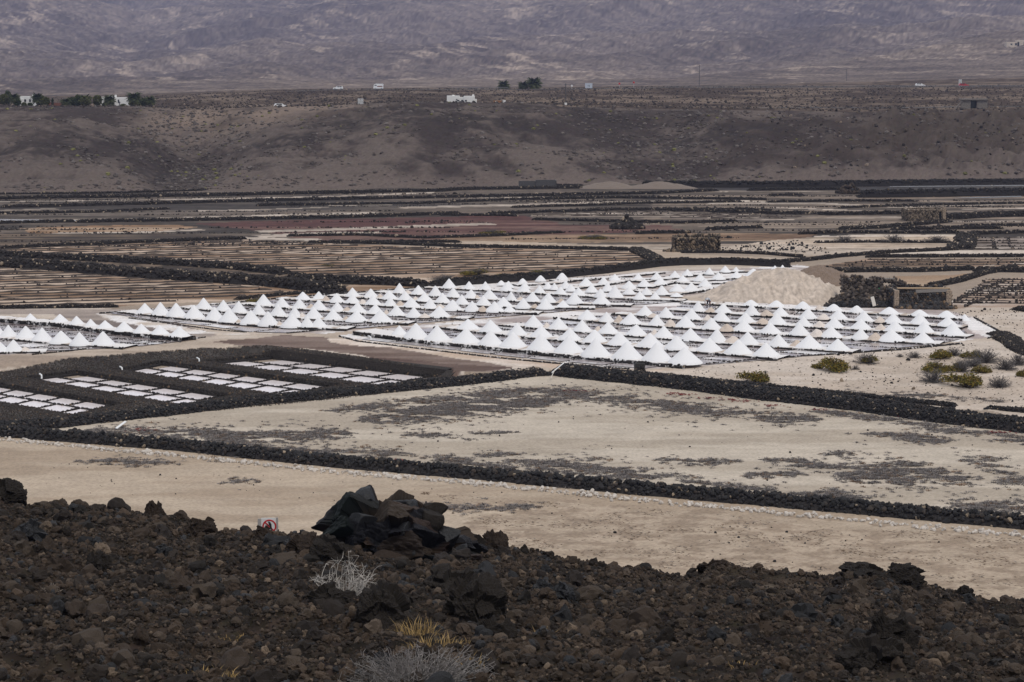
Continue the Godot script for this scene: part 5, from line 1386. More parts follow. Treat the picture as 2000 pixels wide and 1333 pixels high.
func make_mats() -> void:
	for i in 4: TUFTS.append(tuft_mesh(i + 5))
	var xf := []
	var col := PackedColorArray()
	var red := []
	var redc := PackedColorArray()
	# patches: centre, half length, half depth, lean
	for e in [
		[-13.79, -151.16, 2.11, -162.05] + [1.6], [-10.75, -147.24, -5.49, -150.45, -1.41, -155.04, 3.66, -156.04] + [3.4], [-8.63, -150.45, -3.97, -152.35, 2.41, -154.30] + [2.6], [2.64, -160.71, 8.19, -157.31, 13.85, -151.87] + [2.8], [11.62, -153.81, 14.60, -151.40, 17.65, -150.45] + [2.6], [18.37, -148.37, 22.72, -147.69] + [2.4], [23.60, -150.92, 28.71, -146.79, 33.31, -141.82, 39.41, -137.17] + [1.3], [28.02, -139.36, 30.62, -138.75] + [1.8], [25.80, -141.20, 29.13, -140.37] + [1.0],
		[-30.85, -142.45, -24.83, -142.03, -19.16, -141.20] + [1.6], [-21.74, -138.75, -16.12, -140.37, -11.79, -141.20] + [2.4], [-25.43, -139.15, -19.95, -136.39, -15.42, -134.10] + [2.0], [-15.50, -134.86, -12.23, -133.73, -6.97, -133.36] + [1.8], [-5.52, -131.89, -2.90, -130.64] + [1.4], [-3.56, -129.75, -0.34, -128.71] + [1.4], [0.00, -130.81, 4.07, -129.75] + [1.6], [1.84, -128.02, 5.37, -128.36, 8.64, -126.00] + [2.6], [8.64, -126.00, 11.32, -125.34] + [1.3], [-7.52, -140.58, -4.66, -140.58] + [0.8], [-3.34, -139.15, -2.11, -139.15] + [0.6], [-3.13, -141.20, -1.58, -141.20] + [0.5], [-1.18, -141.40, 0.11, -141.61] + [0.6], [-2.26, -132.99, 0.00, -133.73] + [1.0],
		[10.29, -131.17, 11.66, -131.17] + [1.0], [11.79, -130.64, 13.82, -130.46] + [1.2], [14.37, -130.81, 15.26, -130.81] + [0.6], [15.04, -126.33, 18.41, -126.50] + [1.1], [17.36, -131.17, 20.14, -130.10] + [1.2], [18.60, -129.75, 21.35, -128.71] + [1.0], [21.27, -126.00, 24.39, -127.68, 27.41, -128.53] + [3.2], [21.55, -124.68, 25.53, -125.01] + [1.8], [27.11, -125.67, 29.28, -125.67] + [2.0], [29.18, -124.36, 30.15, -124.36] + [0.8], [30.74, -131.53, 32.86, -131.17] + [1.6], [30.96, -129.05, 32.54, -129.05] + [0.8], [31.08, -127.17, 32.18, -127.17] + [0.7], [30.86, -124.04, 34.52, -124.36] + [1.5], [21.44, -133.36, 22.86, -133.73] + [0.8], [19.29, -120.90, 20.69, -120.90] + [1.0], [26.95, -116.75, 32.38, -116.47] + [2.2], [34.24, -138.75, 38.40, -138.75] + [1.0], [31.31, -141.82, 32.57, -141.82] + [0.6], [9.77, -124.36, 15.92, -121.51, 21.83, -118.94] + [0.8], [-10.21, -130.10, -5.36, -128.02] + [1.2],
		[-7.39, -117.47, -3.04, -116.04, 1.22, -116.75] + [0.9], [-28.47, -131.17, -22.83, -130.28] + [1.0], [-18.19, -124.04, -16.93, -124.36] + [0.7], [26.12, -156.78, 30.00, -155.75], [30.10, -156.26, 34.24, -154.73], [34.13, -154.23, 39.65, -152.25]]:
		var wide: float = e[-1] if e.size() % 2 == 1 else 1.2
		var line := pv(e.slice(0, e.size() - e.size() % 2))
		var base := ground_h(line[0].x, line[0].y)
		var curve := Curve2D.new()
		for p in line: curve.add_point(p)
		var long := curve.get_baked_length()
		for i in int(long * wide * 52.0):
			var t := rng.randf()
			var p := curve.sample_baked(t * long)
			var w := wide * sqrt(maxf(0.05, 1.0 - pow(absf(2.0 * t - 1.0), 3.0)))
			var q := Vector2(p.x + rng.randfn() * 0.5, p.y + rng.randfn() * w * (0.58 if rng.randf() < 0.8 else 1.3))
			if n2(q.x * 0.5, q.y * 1.3, 45.0) < -0.22: continue
			var s := rnd(0.14, 0.34)
			xf.append(Transform3D(Basis(Vector3.UP, rnd(0, TAU)) * Basis.from_scale(Vector3(s, s * rnd(0.35, 0.75), s)), Vector3(q.x, base, q.y)))
			var v := rnd(0.75, 1.3)
			col.append(Color(0.185 * v, 0.168 * v, 0.162 * v) if rng.randf() < 0.9 else Color(0.19 * v, 0.13 * v, 0.09 * v))
	# crumbs of brown dried growth on the track below the near wall
	var track := pv([-4.73, -120.44, 3.09, -117.91, 12.03, -114.65, 20.42, -111.03, 36.15, -105.71, 32.15, -93.65, 24.85, -94.12, 18.37, -99.59, 8.02, -101.52, 0.00, -106.07])
	for n in 42000:
		var q := Vector2(rnd(-5, 45), rnd(-135, -92))
		if not Geometry2D.is_point_in_polygon(q, track) or n2(q.x * 0.8, q.y, 22.0) + 0.6 * n2(q.x, q.y, 70.0) < rnd(-0.1, 0.5): continue
		var s := rnd(0.04, 0.12)
		xf.append(Transform3D(Basis(Vector3.UP, rnd(0, TAU)) * Basis.from_scale(Vector3(s, s * 0.4, s)), Vector3(q.x, ground_h(q.x, q.y), q.y)))
		col.append((Color(0.17, 0.12, 0.082) if rng.randf() < 0.6 else Color(0.17, 0.15, 0.135)) * rnd(0.7, 1.3))
	# tiny dry tussocks on the shrubby sand at right
	var right := pv([11.34, -167.86, 22.72, -174.95, 32.57, -179.23, 45.28, -187.68, 50.44, -176.57, 42.68, -148.89, 35.46, -151.27, 25.42, -157.56])
	for n in 2600:
		var q := Vector2(rnd(10, 52), rnd(-190, -148))
		if not Geometry2D.is_point_in_polygon(q, right) or n2(q.x, q.y, 25.0) < rnd(-0.4, 0.3): continue
		var s := rnd(0.06, 0.16)
		xf.append(Transform3D(Basis(Vector3.UP, rnd(0, TAU)) * Basis.from_scale(Vector3(s, s * 0.6, s)), Vector3(q.x, ground_h(q.x, q.y), q.y)))
		col.append(Color(0.24, 0.20, 0.17) * rnd(0.6, 1.2))
	var o := thing("grey_groundcover", "low dry grey plant mats spread over the empty pond floor", "groundcover")
	scatter("tufts", TUFTS, xf, col, M.leaf, o)
	tag(o, "", "", "", "stuff")
	for e in pv([13.19, -159.39, 14.06, -158.86, 15.75, -157.06, 17.56, -156.04, 18.43, -155.54, 20.40, -153.56, 23.87, -151.40, 5.23, -160.71, 30.11, -149.06, 35.30, -141.61, -8.05, -130.99, -26.99, -142.66]):
		for i in 26:
			var s := rnd(0.07, 0.15)
			red.append(Transform3D(Basis(Vector3.UP, rnd(0, TAU)) * Basis.from_scale(Vector3(s, s * 0.8, s)), Vector3(e.x + rng.randfn() * 0.55, -0.46, e.y + rng.randfn() * 0.3)))
			redc.append(Color(0.20, 0.025, 0.028) * rnd(0.6, 1.3))
	o = thing("red_groundcover", "small dark red succulent mats at the foot of the rubble bank", "groundcover")
	scatter("tufts", TUFTS, red, redc, M.leaf, o)
	tag(o, "", "", "", "stuff")
	# loose stones on the sand
	xf = []
	col = PackedColorArray()
	for z in [[[-32.24, -131.17, 0.00, -121.20, 27.66, -105.13, 18.37, -99.59, -2.99, -113.96, -29.85, -121.20], 130, 0.04], [[-28.58, -146.12, 2.16, -166.22, 33.07, -140.78, 30.99, -118.20, 0.00, -126.83, -21.44, -136.78], 130, 0.045], [[13.16, -168.75, 27.51, -176.57, 43.65, -186.95, 45.85, -176.57, 39.41, -151.27, 25.01, -160.22], 420, 0.05], [[47.15, -211.77, 56.04, -216.55, 51.37, -179.90, 48.42, -194.56], 150, 0.06], [[25.22, -287.68, 44.13, -305.87, 46.78, -283.46, 29.24, -283.46], 250, 0.12]]:
		var q := pv(z[0])
		var lo := q[0]
		var hi := q[0]
		for p in q:
			lo = lo.min(p)
			hi = hi.max(p)
		var left: int = z[1]
		var tries := 0
		while left > 0 and tries < 20000:
			tries += 1
			var p := Vector2(rnd(lo.x, hi.x), rnd(lo.y, hi.y))
			if not Geometry2D.is_point_in_polygon(p, q): continue
			left -= 1
			var s: float = z[2] * exp(rng.randfn() * 0.5)
			xf.append(Transform3D(any_turn() * Basis.from_scale(Vector3(s, s * 0.8, s)), Vector3(p.x, ground_h(p.x, p.y) + s * 0.3, p.y)))
			col.append(stone_tint("black"))
	o = thing("loose_stones", "small dark stones strewn over the sand", "stones")
	scatter("stones", ROCKS, xf, col, M.stone, o)
	tag(o, "", "", "", "stuff")

func shrub_mesh(sd: int, dry: bool) -> Array:
	var r := RandomNumberGenerator.new()
	r.seed = sd * 101
	var st := st_new()
	var stems := st_new()
	for i in 46 if not dry else 150:
		var a := r.randf() * TAU
		var el := r.randf_range(0.12, 1.45) if not dry else r.randf_range(0.05, 1.35)
		var d := Vector3(cos(a) * cos(el), sin(el) * 0.95, sin(a) * cos(el))
		var reach := r.randf_range(0.65, 1.0)
		var pts := []
		for k in 5:
			var t := k / 4.0
			pts.append(d * reach * t + Vector3(r.randf_range(-1, 1), r.randf_range(-0.3, 1), r.randf_range(-1, 1)) * 0.05 * t + Vector3(0, -0.12 * t * t * cos(el), 0))
		var v := r.randf_range(0.7, 1.25)
		stems.set_color(Color(0.13, 0.12, 0.118) * v if dry else Color(0.08, 0.062, 0.045) * v)
		add_tube(stems, pts, 0.016, 0.006, 3)
		if dry:
			for k in 7:
				var p: Vector3 = pts[1 + r.randi() % 4]
				var e := p + (d + Vector3(r.randfn(), r.randfn() * 0.6 + 0.3, r.randfn()) * 0.7).normalized() * r.randf_range(0.08, 0.24)
				add_tube(stems, [p, (p + e) * 0.5 + Vector3(0, 0.012, 0), e], 0.009, 0.004, 3)
	if not dry:
		var lobes := []
		for i in 9:
			var la := r.randf() * TAU
			var lr := sqrt(r.randf()) * 0.68
			lobes.append(Vector3(cos(la) * lr, r.randf_range(0.15, 1.0) * (1.0 - lr * 0.6), sin(la) * lr))
		for i in 2200:
			var a := r.randf() * TAU
			var el := asin(r.randf_range(0.02, 1.0))
			var d := Vector3(cos(a) * cos(el), sin(el), sin(a) * cos(el))
			var bump := 0.82 + 0.34 * N.get_noise_3d(d.x * 190.0 + sd * 50.0, d.y * 190.0, d.z * 190.0) + 0.12 * N.get_noise_3d(d.x * 600.0, d.y * 600.0 + sd * 70.0, d.z * 600.0)
			var p := d * bump * pow(r.randf(), 0.3)
			var lobe: Vector3 = lobes[r.randi() % lobes.size()]
			p = p * (0.34 + lobe.y * 0.3) + Vector3(lobe.x, lobe.y * 0.45, lobe.z)
			p.y = maxf(p.y, 0.0)
			var s := r.randf_range(0.03, 0.062)
			var q := Basis.from_euler(Vector3(r.randf() * TAU, r.randf() * TAU, r.randf() * TAU))
			var u := q * Vector3(s, 0, 0)
			var w := q * Vector3(0, 0, s * 0.7)
			var k := r.randf()
			var c := Color(0.17, 0.135, 0.03)
			if k < 0.3: c = Color(0.10, 0.10, 0.03)
			elif k < 0.5: c = Color(0.23, 0.155, 0.04)
			elif k < 0.62: c = Color(0.075, 0.055, 0.035)
			st.set_color(c * r.randf_range(0.7, 1.25))
			quad(st, p - u, p - w, p + u, p + w)
	return [done(st) if not dry else null, done(stems)]

func make_shrubs() -> void:
	var green := []
	var dry := []
	for i in 4:
		green.append(shrub_mesh(i + 1, false))
		dry.append(shrub_mesh(i + 31, true))
	# where each stands, its radius and height, kind and look
	var spots := [
		[[20.02, -161.03], 1.42, 0.95, 0, "olive-green bush hard behind the right-hand rubble bank, nearest of the bushes"],
		[[26.46, -170.26], 0.5, 0.55, 0, "tiny olive bush touching the left side of a large one"],
		[[27.62, -168.15], 1.48, 1.12, 0, "large rounded olive bush, leftmost of those on open sand"],
		[[29.68, -169.95], 0.42, 0.3, 1, "small grey tuft at the right foot of the large leftmost olive bush"],
		[[31.23, -172.73], 1.15, 0.75, 2, "grey bush flecked with green, right of the large leftmost olive bush"],
		[[34.87, -176.90], 0.36, 0.26, 1, "very small grey tuft behind the bushes, left of the twiggy row"],
		[[36.07, -176.24], 0.7, 0.45, 1, "low grey twiggy bush, leftmost of the rear row"],
		[[38.24, -175.27], 1.2, 0.85, 0, "bright olive bush in the middle of the rear row"],
		[[39.93, -177.56], 0.8, 0.6, 1, "grey twiggy bush behind the bright olive bush of the rear row"],
		[[41.22, -176.57], 0.85, 0.7, 0, "olive bush right of the bright one in the rear row"],
		[[41.84, -173.36], 1.5, 0.9, 1, "broad dark grey bush at the right end of the rear row"],
		[[36.76, -170.87], 0.72, 0.5, 1, "grey bush between the rear and middle rows, at left"],
		[[40.16, -171.18], 1.1, 0.55, 1, "grey twiggy bush just behind the long olive bushes"],
		[[36.39, -167.27], 1.22, 0.85, 0, "long low olive bush, left of the middle row"],
		[[38.48, -167.86], 1.0, 0.85, 2, "half-dry olive bush in the centre of the middle row"],
		[[40.07, -167.56], 0.76, 0.7, 0, "small bright olive bush right of the middle row"],
		[[42.50, -168.75], 1.15, 0.75, 1, "wide grey bush right of the middle row"],
		[[44.20, -171.49], 0.85, 0.85, 1, "grey bush at the right edge, behind the wide grey one"],
		[[42.96, -165.23], 0.6, 0.65, 0, "olive bush cut by the right edge of the picture"],
		[[34.72, -161.58], 1.25, 0.8, 1, "spiky grey bush, leftmost of the front row"],
		[[36.76, -158.35], 1.7, 1.1, 0, "largest olive bush, centre of the front row"],
		[[39.59, -159.14], 0.98, 0.75, 1, "spiky grey bush right of the largest olive bush"]]
	for i in spots.size():
		var s: Array = spots[i]
		var y := ground_h(s[0][0], s[0][1]) - 0.04
		var o := thing("desert_shrub", s[4], "shrub", Vector3(s[0][0], y, s[0][1] - s[1] * 0.6), rnd(0, TAU), "shrubs on the pale sand")
		var g: Array = green[i % 4]
		var d: Array = dry[i % 4]
		var sc := Vector3(s[1] * 1.25, s[2] * 1.45, s[1] * 1.25)
		if s[3] == 0:
			part("foliage", g[0], M.leaf, o, Vector3.ZERO, Vector3.ZERO, sc)
			part("stems", g[1], M.twig, o, Vector3.ZERO, Vector3.ZERO, sc * 0.9)
		elif s[3] == 1:
			part("twigs", d[1], M.twig, o, Vector3.ZERO, Vector3.ZERO, sc)
		else:
			part("twigs", d[1], M.twig, o, Vector3.ZERO, Vector3.ZERO, sc)
			part("foliage", g[0], M.leaf, o, Vector3(s[1] * 0.35, 0, 0), Vector3.ZERO, sc * Vector3(0.6, 0.85, 0.6))
	# bushes on the far flats
	for f in [[[-4.55, -251.68], 2.2, 1.0, 0, "green bush on the brown field just behind the back cones"], [[-0.65, -249.72], 1.6, 0.6, 0, "low green bush right of the one behind the back cones"], [[3.92, -253.00], 2.4, 0.7, 0, "spreading green bush along the back wall of the middle field"], [[-24.54, -264.08], 1.0, 0.4, 0, "small green bush on the upper brown field"], [[-8.28, -246.53], 2.4, 0.7, 1, "grey bush at the near edge of the upper brown field"], [[-28.37, -221.54], 1.6, 0.6, 0, "yellow-green bush behind the left cones of the middle field"], [[50.75, -303.00], 2.4, 1.1, 1, "left grey bush on the pale sandy pond"], [[58.17, -303.00], 2.6, 1.3, 1, "middle grey bush on the pale sandy pond"], [[64.81, -303.00], 2.6, 1.2, 1, "right grey bush on the pale sandy pond"], [[-3.29, -318.96], 2.6, 0.8, 0, "green bush on the red flats"], [[12.77, -309.78], 2.6, 0.7, 0, "pale green bush on the brown flats left of the hut"]]:
		var o := thing("flat_shrub", f[4], "shrub", Vector3(f[0][0], -0.02, f[0][1]), rnd(0, TAU), "shrubs on the far flats")
		if f[3] == 0: part("foliage", green[rng.randi() % 4][0], M.leaf, o, Vector3.ZERO, Vector3.ZERO, Vector3(f[1], f[2], f[1]))
		part("stems", dry[rng.randi() % 4][1], M.twig, o, Vector3.ZERO, Vector3.ZERO, Vector3(f[1], f[2], f[1]) * 0.98)

# ---------------------------------------------------------------- the lava slope in front
func fy(x: float, z: float) -> float:
	return front_h(x, z)

func make_front() -> void:
	var small := []
	var sc := PackedColorArray()
	var big: Array = []
	for i in 165000:
		var b := rnd(-0.285, 0.285)
		var d := sqrt(rnd(23.5 * 23.5, 58.0 * 58.0))
		var x := b * d
		var z := -d
		# stones gather in drifts; fine gravel shows between
		var drift := n2(x, z, 40.0)
		var s := 0.020 * exp(rng.randfn() * 0.6) * (1.0 + 0.35 * drift)
		if rng.randf() < 0.07: s *= 2.3
		if b > 0.075 and n2(x, z, 12.0) + 0.25 > 0.0: s *= 0.8
		s = minf(s, 0.26)
		var y := fy(x, z)
		var t := Transform3D(any_turn() * Basis.from_scale(Vector3(s * rnd(0.9, 1.4), s * rnd(0.65, 0.95), s)), Vector3(x, y + s * 0.35, z))
		if s > 0.095: big.append([t, s])
		else:
			small.append(t)
			sc.append(stone_tint("lava"))
	big.sort_custom(func(a, b): return a[1] > b[1])
	for i in big.size():
		var t: Transform3D = big[i][0]
		if i < 270:
			var o := MeshInstance3D.new()
			o.name = numbered("lava_stone")
			o.mesh = CLINKER[i % CLINKER.size()] if i % 3 else ROCKS[i % ROCKS.size()]
			o.material_override = lava_mats[rng.randi() % lava_mats.size()]
			add_child(o)
			o.transform = t
			tag(o, "loose lava stone among the near slope rubble", "stone", "larger loose stones of the near slope")
		else:
			small.append(t)
			sc.append(stone_tint("lava"))
	var root := thing("lava_rubble", "loose brown and black lava rubble covering the near slope", "rubble")
	scatter("rubble", CLINKER + ROCKS, small, sc, M.clinker, root)
	tag(root, "", "", "", "stuff")
	# the crag of black lava that stands above the slope
	var c := [-3.05, -49.95]
	var cy := fy(c[0], c[1])
	var crag := thing("lava_crag", "large jagged crag of blue-black and brown lava on the slope crest", "rock", Vector3(c[0], cy, c[1]))
	part("crag_mass", jagged_mesh(4, 6, 420, 0.34, 0.06, true, true), M.crag, crag)
	# angular blocks that stand out of it: offset across, up, towards the viewer; half sizes; material
	for k in [[-0.62, 1.35, -0.2, 0.36, 0.30, 0.36, 0], [0.3, 1.2, 0.0, 0.32, 0.30, 0.3, 0], [-0.75, 0.95, 0.62, 0.36, 0.34, 0.26, 0], [0.42, 0.62, 0.85, 0.32, 0.38, 0.26, 0], [0.95, 0.98, 0.45, 0.34, 0.34, 0.3, 2], [1.1, 1.12, -0.1, 0.32, 0.26, 0.3, 2], [1.4, 0.55, 0.55, 0.38, 0.38, 0.3, 0], [-1.35, 0.55, 0.35, 0.38, 0.32, 0.32, 1], [-1.15, 0.2, 0.95, 0.40, 0.28, 0.32, 2], [0.1, 0.12, 1.2, 0.5, 0.26, 0.36, 1], [1.7, 0.1, 0.5, 0.32, 0.32, 0.32, 0], [0.66, 1.22, -0.1, 0.15, 0.2, 0.15, 1], [-1.75, 0.12, 0.3, 0.36, 0.26, 0.34, 1]]:
		part("block", BLOCKS[rng.randi() % BLOCKS.size()], [M.basalt, M.basalt_brown, M.basalt_dark][k[6]], crag, Vector3(k[0], k[1], k[2]), Vector3(rnd(-0.5, 0.5), rnd(0, TAU), rnd(-0.5, 0.5)), Vector3(k[3], k[4], k[5]) * 1.15)
	# lone boulders
	for k in [
		[[-13.44, -51.85], 0.45, 0.28, 2, "rough dark boulder at the left edge of the slope crest"],
		[[-11.98, -51.30], 0.16, 0.15, 2, "small dark block standing on the left of the crest"],
		[[-11.43, -46.00], 0.34, 0.3, 0, "bluish wedge of lava low on the left slope"],
		[[-9.80, -53.50], 0.22, 0.24, 1, "pointed brown rock on the crest left of the sign"],
		[[-8.35, -52.10], 0.40, 0.22, 1, "broad brown hump of clinker left of the sign"],
		[[-6.70, -52.10], 0.21, 0.15, 1, "ragged brown rock that hides the lower half of the sign"],
		[[-6.31, -53.10], 0.15, 0.17, 2, "small dark rock at the right foot of the sign"],
		[[-5.80, -54.80], 0.25, 0.19, 2, "smooth grey-black round boulder between sign and crag"],
		[[-5.61, -49.55], 0.2, 0.13, 0, "small shiny blue-black rock below the round boulder"],
		[[-5.11, -48.55], 0.42, 0.3, 1, "brown shoulder rock at the left foot of the crag"],
		[[-4.42, -46.65], 0.4, 0.28, 2, "dark shoulder rock below the left side of the crag"],
		[[-1.00, -50.85], 0.4, 0.3, 2, "dark shoulder rock at the right foot of the crag"],
		[[-0.49, -53.45], 0.4, 0.34, 1, "brown rock rising from the crest right of the crag"],
		[[0.83, -52.35], 0.2, 0.15, 0, "dark rock on the crest, well right of the crag"],
		[[5.60, -53.80], 0.4, 0.16, 1, "flat brown rock on the crest of the right mound"],
		[[7.80, -54.30], 0.16, 0.13, 3, "pale grey rock on the crest of the right mound"],
		[[9.59, -52.75], 0.6, 0.2, 2, "jagged clinker hump on the right part of the crest"],
		[[10.54, -52.45], 0.5, 0.26, 2, "dark clinker block at the right end of the jagged hump"],
		[[12.42, -53.15], 0.2, 0.16, 2, "small dark rock on the falling crest at right"],
		[[14.42, -55.15], 0.25, 0.22, 2, "dark rock at the right edge of the crest"],
		[[-0.67, -36.20], 0.5, 0.45, 2, "tall dark outcrop of clinker below the crag"],
		[[-1.24, -39.20], 0.55, 0.32, 2, "low dark outcrop leaning on the tall one"],
		[[-2.27, -33.60], 0.42, 0.36, 2, "dark rough outcrop below the white dead plant"],
		[[-3.41, -36.85], 0.38, 0.24, 2, "dark rock behind the white dead plant"],
		[[-0.27, -31.35], 0.30, 0.24, 2, "rounded dark boulder beside the yellow grass"],
		[[5.64, -30.15], 0.48, 0.30, 2, "big cracked boulder at the bottom right of the slope"],
		[[6.67, -34.05], 0.36, 0.34, 2, "upright dark rock behind the cracked boulder"],
		[[7.98, -46.55], 0.13, 0.1, 2, "small dark rock on the pale gravel of the right mound"],
		[[0.68, -42.75], 0.2, 0.16, 0, "bluish rock on the slope right of the crag"],
		[[1.01, -40.15], 0.24, 0.2, 0, "shiny black rock below the bluish one right of the crag"],
		[[-7.91, -44.20], 0.2, 0.13, 0, "glossy black rock on the slope left of the dead plant"],
		[[-8.83, -41.40], 0.24, 0.22, 2, "black rock in the middle of the left slope"]]:
		var x: float = k[0][0]
		var z: float = k[0][1]
		var o := MeshInstance3D.new()
		o.name = numbered("lava_boulder")
		o.mesh = BOULDERS[rng.randi() % BOULDERS.size()]
		o.material_override = [M.basalt, M.basalt_brown, M.basalt_dark, M.concrete][k[3]]
		add_child(o)
		o.position = Vector3(x, fy(x, z) + k[2] * 0.28, z)
		o.rotation = Vector3(rnd(-0.3, 0.3), rnd(0, TAU), rnd(-0.3, 0.3))
		o.scale = Vector3(k[1], k[2] * 1.25, k[1] * 0.9) * 1.12
		tag(o, k[4], "boulder", "boulders of the near slope")
	# no-entry sign behind the ragged rock
	var s := [-6.76, -53.10]
	var sy := fy(s[0], s[1] - 1.0)
	var sign := thing("prohibition_sign", "white no-access sign with a red ring, half hidden by a rock", "sign", Vector3(s[0], sy, s[1] - 1.0), 0.06)
	var up := 0.38
	part("post", cyl(0.03, 0.9, 12), M.grey_metal, sign, Vector3(0, 0.0, -0.05))
	part("board", box_mesh(Vector3(0.40, 0.46, 0.02), 0.004), M.sign_white, sign, Vector3(0.0, up, 0))
	part("side_panel", box_mesh(Vector3(0.095, 0.44, 0.018), 0.004), M.sign_grey, sign, Vector3(-0.255, up - 0.01, -0.004))
	part("side_panel", box_mesh(Vector3(0.06, 0.47, 0.018), 0.004), M.sign_grey, sign, Vector3(0.235, up + 0.005, -0.004))
	var ring := TorusMesh.new()
	ring.inner_radius = 0.152
	ring.outer_radius = 0.196
	ring.rings = 48
	ring.ring_segments = 8
	part("red_ring", ring, M.sign_red, sign, Vector3(0.02, up - 0.01, 0.012), Vector3(PI / 2, 0, 0), Vector3(1, 0.2, 1))
	part("red_bar", box_mesh(Vector3(0.34, 0.04, 0.006)), M.sign_red, sign, Vector3(0.02, up - 0.01, 0.016), Vector3(0, 0, -0.785))
	var fig := st_new(false)
	fig.set_smooth_group(0)
	add_tube(fig, [Vector3(-0.02, 0.13, 0), Vector3(0.0, 0.10, 0)], 0.02, 0.02, 8)
	add_tube(fig, [Vector3(0.0, 0.10, 0), Vector3(0.03, 0.05, 0), Vector3(0.04, -0.05, 0)], 0.03, 0.028, 8)
	add_tube(fig, [Vector3(0.04, -0.05, 0), Vector3(0.07, -0.09, 0), Vector3(0.06, -0.14, 0)], 0.02, 0.014, 6)
	add_tube(fig, [Vector3(0.03, -0.05, 0), Vector3(-0.02, -0.09, 0), Vector3(-0.04, -0.14, 0)], 0.02, 0.014, 6)
	add_tube(fig, [Vector3(0.02, 0.06, 0), Vector3(-0.03, 0.02, 0), Vector3(-0.06, 0.04, 0)], 0.014, 0.01, 6)
	part("walker_pictogram", done(fig), M.sign_black, sign, Vector3(0.02, up, 0.02), Vector3.ZERO, Vector3(1, 1, 0.12))
	# dead and dry plants
	dead_plant("dead_shrub", "white bleached dead shrub standing on the mid slope", [-3.21, -37.50], 0.62, 1.05, 60, Color(0.37, 0.345, 0.32), 5)
	dead_plant("dry_shrub", "wide grey twiggy shrub at the bottom edge", [-1.32, -27.55], 1.15, 0.75, 330, Color(0.165, 0.152, 0.147), 6)
	dead_plant("dead_twigs", "few bare pale twigs on the left slope", [-8.81, -37.10], 0.25, 0.3, 9, Color(0.25, 0.21, 0.18), 7)
	for g in [
		[[-1.58, -32.25], 0.34, 0.42, 130, "tall straw-yellow grass tuft below the dark outcrop"], [[-1.23, -30.85], 0.42, 0.34, 150, "straw-yellow grass tuft behind the grey twiggy shrub"], [[-0.77, -30.60], 0.3, 0.22, 70, "thin straw grass right of the twiggy shrub"], [[0.45, -32.85], 0.32, 0.4, 40, "sparse yellow grass tuft right of the round boulder"],
		[[-4.83, -32.85], 0.30, 0.12, 110, "low yellowish cushion plant on the left slope"], [[-4.77, -31.35], 0.22, 0.10, 70, "small yellowish plant just below the cushion plant"], [[-4.44, -28.35], 0.38, 0.18, 120, "yellowish plant at the bottom edge, left of the shrub"], [[3.40, -28.45], 0.25, 0.15, 40, "small straw tuft at the bottom right"], [[-0.54, -28.85], 0.3, 0.2, 50, "straw grass at the right side of the twiggy shrub"]]:
		grass_tuft(g[4], g[0], g[1], g[2], g[3])

func dead_plant(called: String, label: String, p: Array, r: float, h: float, n: int, c: Color, sd: int) -> void:
	var q := RandomNumberGenerator.new()
	q.seed = sd
	var o := thing(called, label, "dry plant", Vector3(p[0], fy(p[0], p[1]) - 0.02, p[1]))
	var st := st_new()
	for i in n:
		var a := q.randf() * TAU
		var rr := sqrt(q.randf()) * r
		var tip := Vector3(cos(a) * rr, h * q.randf_range(0.35, 1.0) * (1.0 - 0.45 * rr / r), sin(a) * rr)
		var root := Vector3(cos(a) * rr * 0.25, 0, sin(a) * rr * 0.25)
		var bend := Vector3(q.randfn(), 0.3, q.randfn()) * 0.10 * h
		var pts := []
		for k in 6:
			var t := k / 5.0
			pts.append(root.lerp(tip, t) + bend * sin(PI * t) + Vector3(q.randfn(), q.randfn(), q.randfn()) * 0.018 * h)
		st.set_color(c * q.randf_range(0.65, 1.25))
		add_tube(st, pts, 0.009, 0.004, 3)
		for k in 5:
			var f: Vector3 = pts[2 + q.randi() % 4]
			var e := f + Vector3(q.randfn(), q.randfn() * 0.7 + 0.35, q.randfn()).normalized() * q.randf_range(0.06, 0.2) * h
			add_tube(st, [f, (f + e) * 0.5 + Vector3(q.randfn(), q.randfn(), q.randfn()) * 0.015, e], 0.0055, 0.003, 3)
	part("twigs", done(st), M.twig, o)

func grass_tuft(label: String, p: Array, r: float, h: float, n: int) -> void:
	var o := thing("dry_grass", label, "grass tuft", Vector3(p[0], fy(p[0], p[1]) - 0.02, p[1]), 0.0, "dry grass on the near slope")
	var st := st_new()
	for i in n:
		var a := rnd(0, TAU)
		var rr := sqrt(rng.randf()) * r
		var b := Vector3(cos(a) * rr, 0, sin(a) * rr)
		var lean := Vector3(rng.randfn() * 0.35 + cos(a) * 0.3, 1, rng.randfn() * 0.35 + sin(a) * 0.3).normalized() * h * rnd(0.5, 1.0)
		var m := b + lean * 0.55
		var t := b + lean + Vector3(lean.x * 0.5, -h * 0.1, lean.z * 0.5)
		var w := Vector3(-sin(a), 0, cos(a)).rotated(Vector3.UP, rnd(0, 3)) * 0.007
		st.set_color(Color(0.33, 0.225, 0.10) * rnd(0.55, 1.2))
		quad(st, b - w, b + w, m + w * 0.8, m - w * 0.8)
		st.add_vertex(m - w * 0.8); st.add_vertex(m + w * 0.8); st.add_vertex(t)
	part("blades", done(st), M.leaf, o)

var BLOCKS := []
var BOULDERS := []
var lava_mats := []

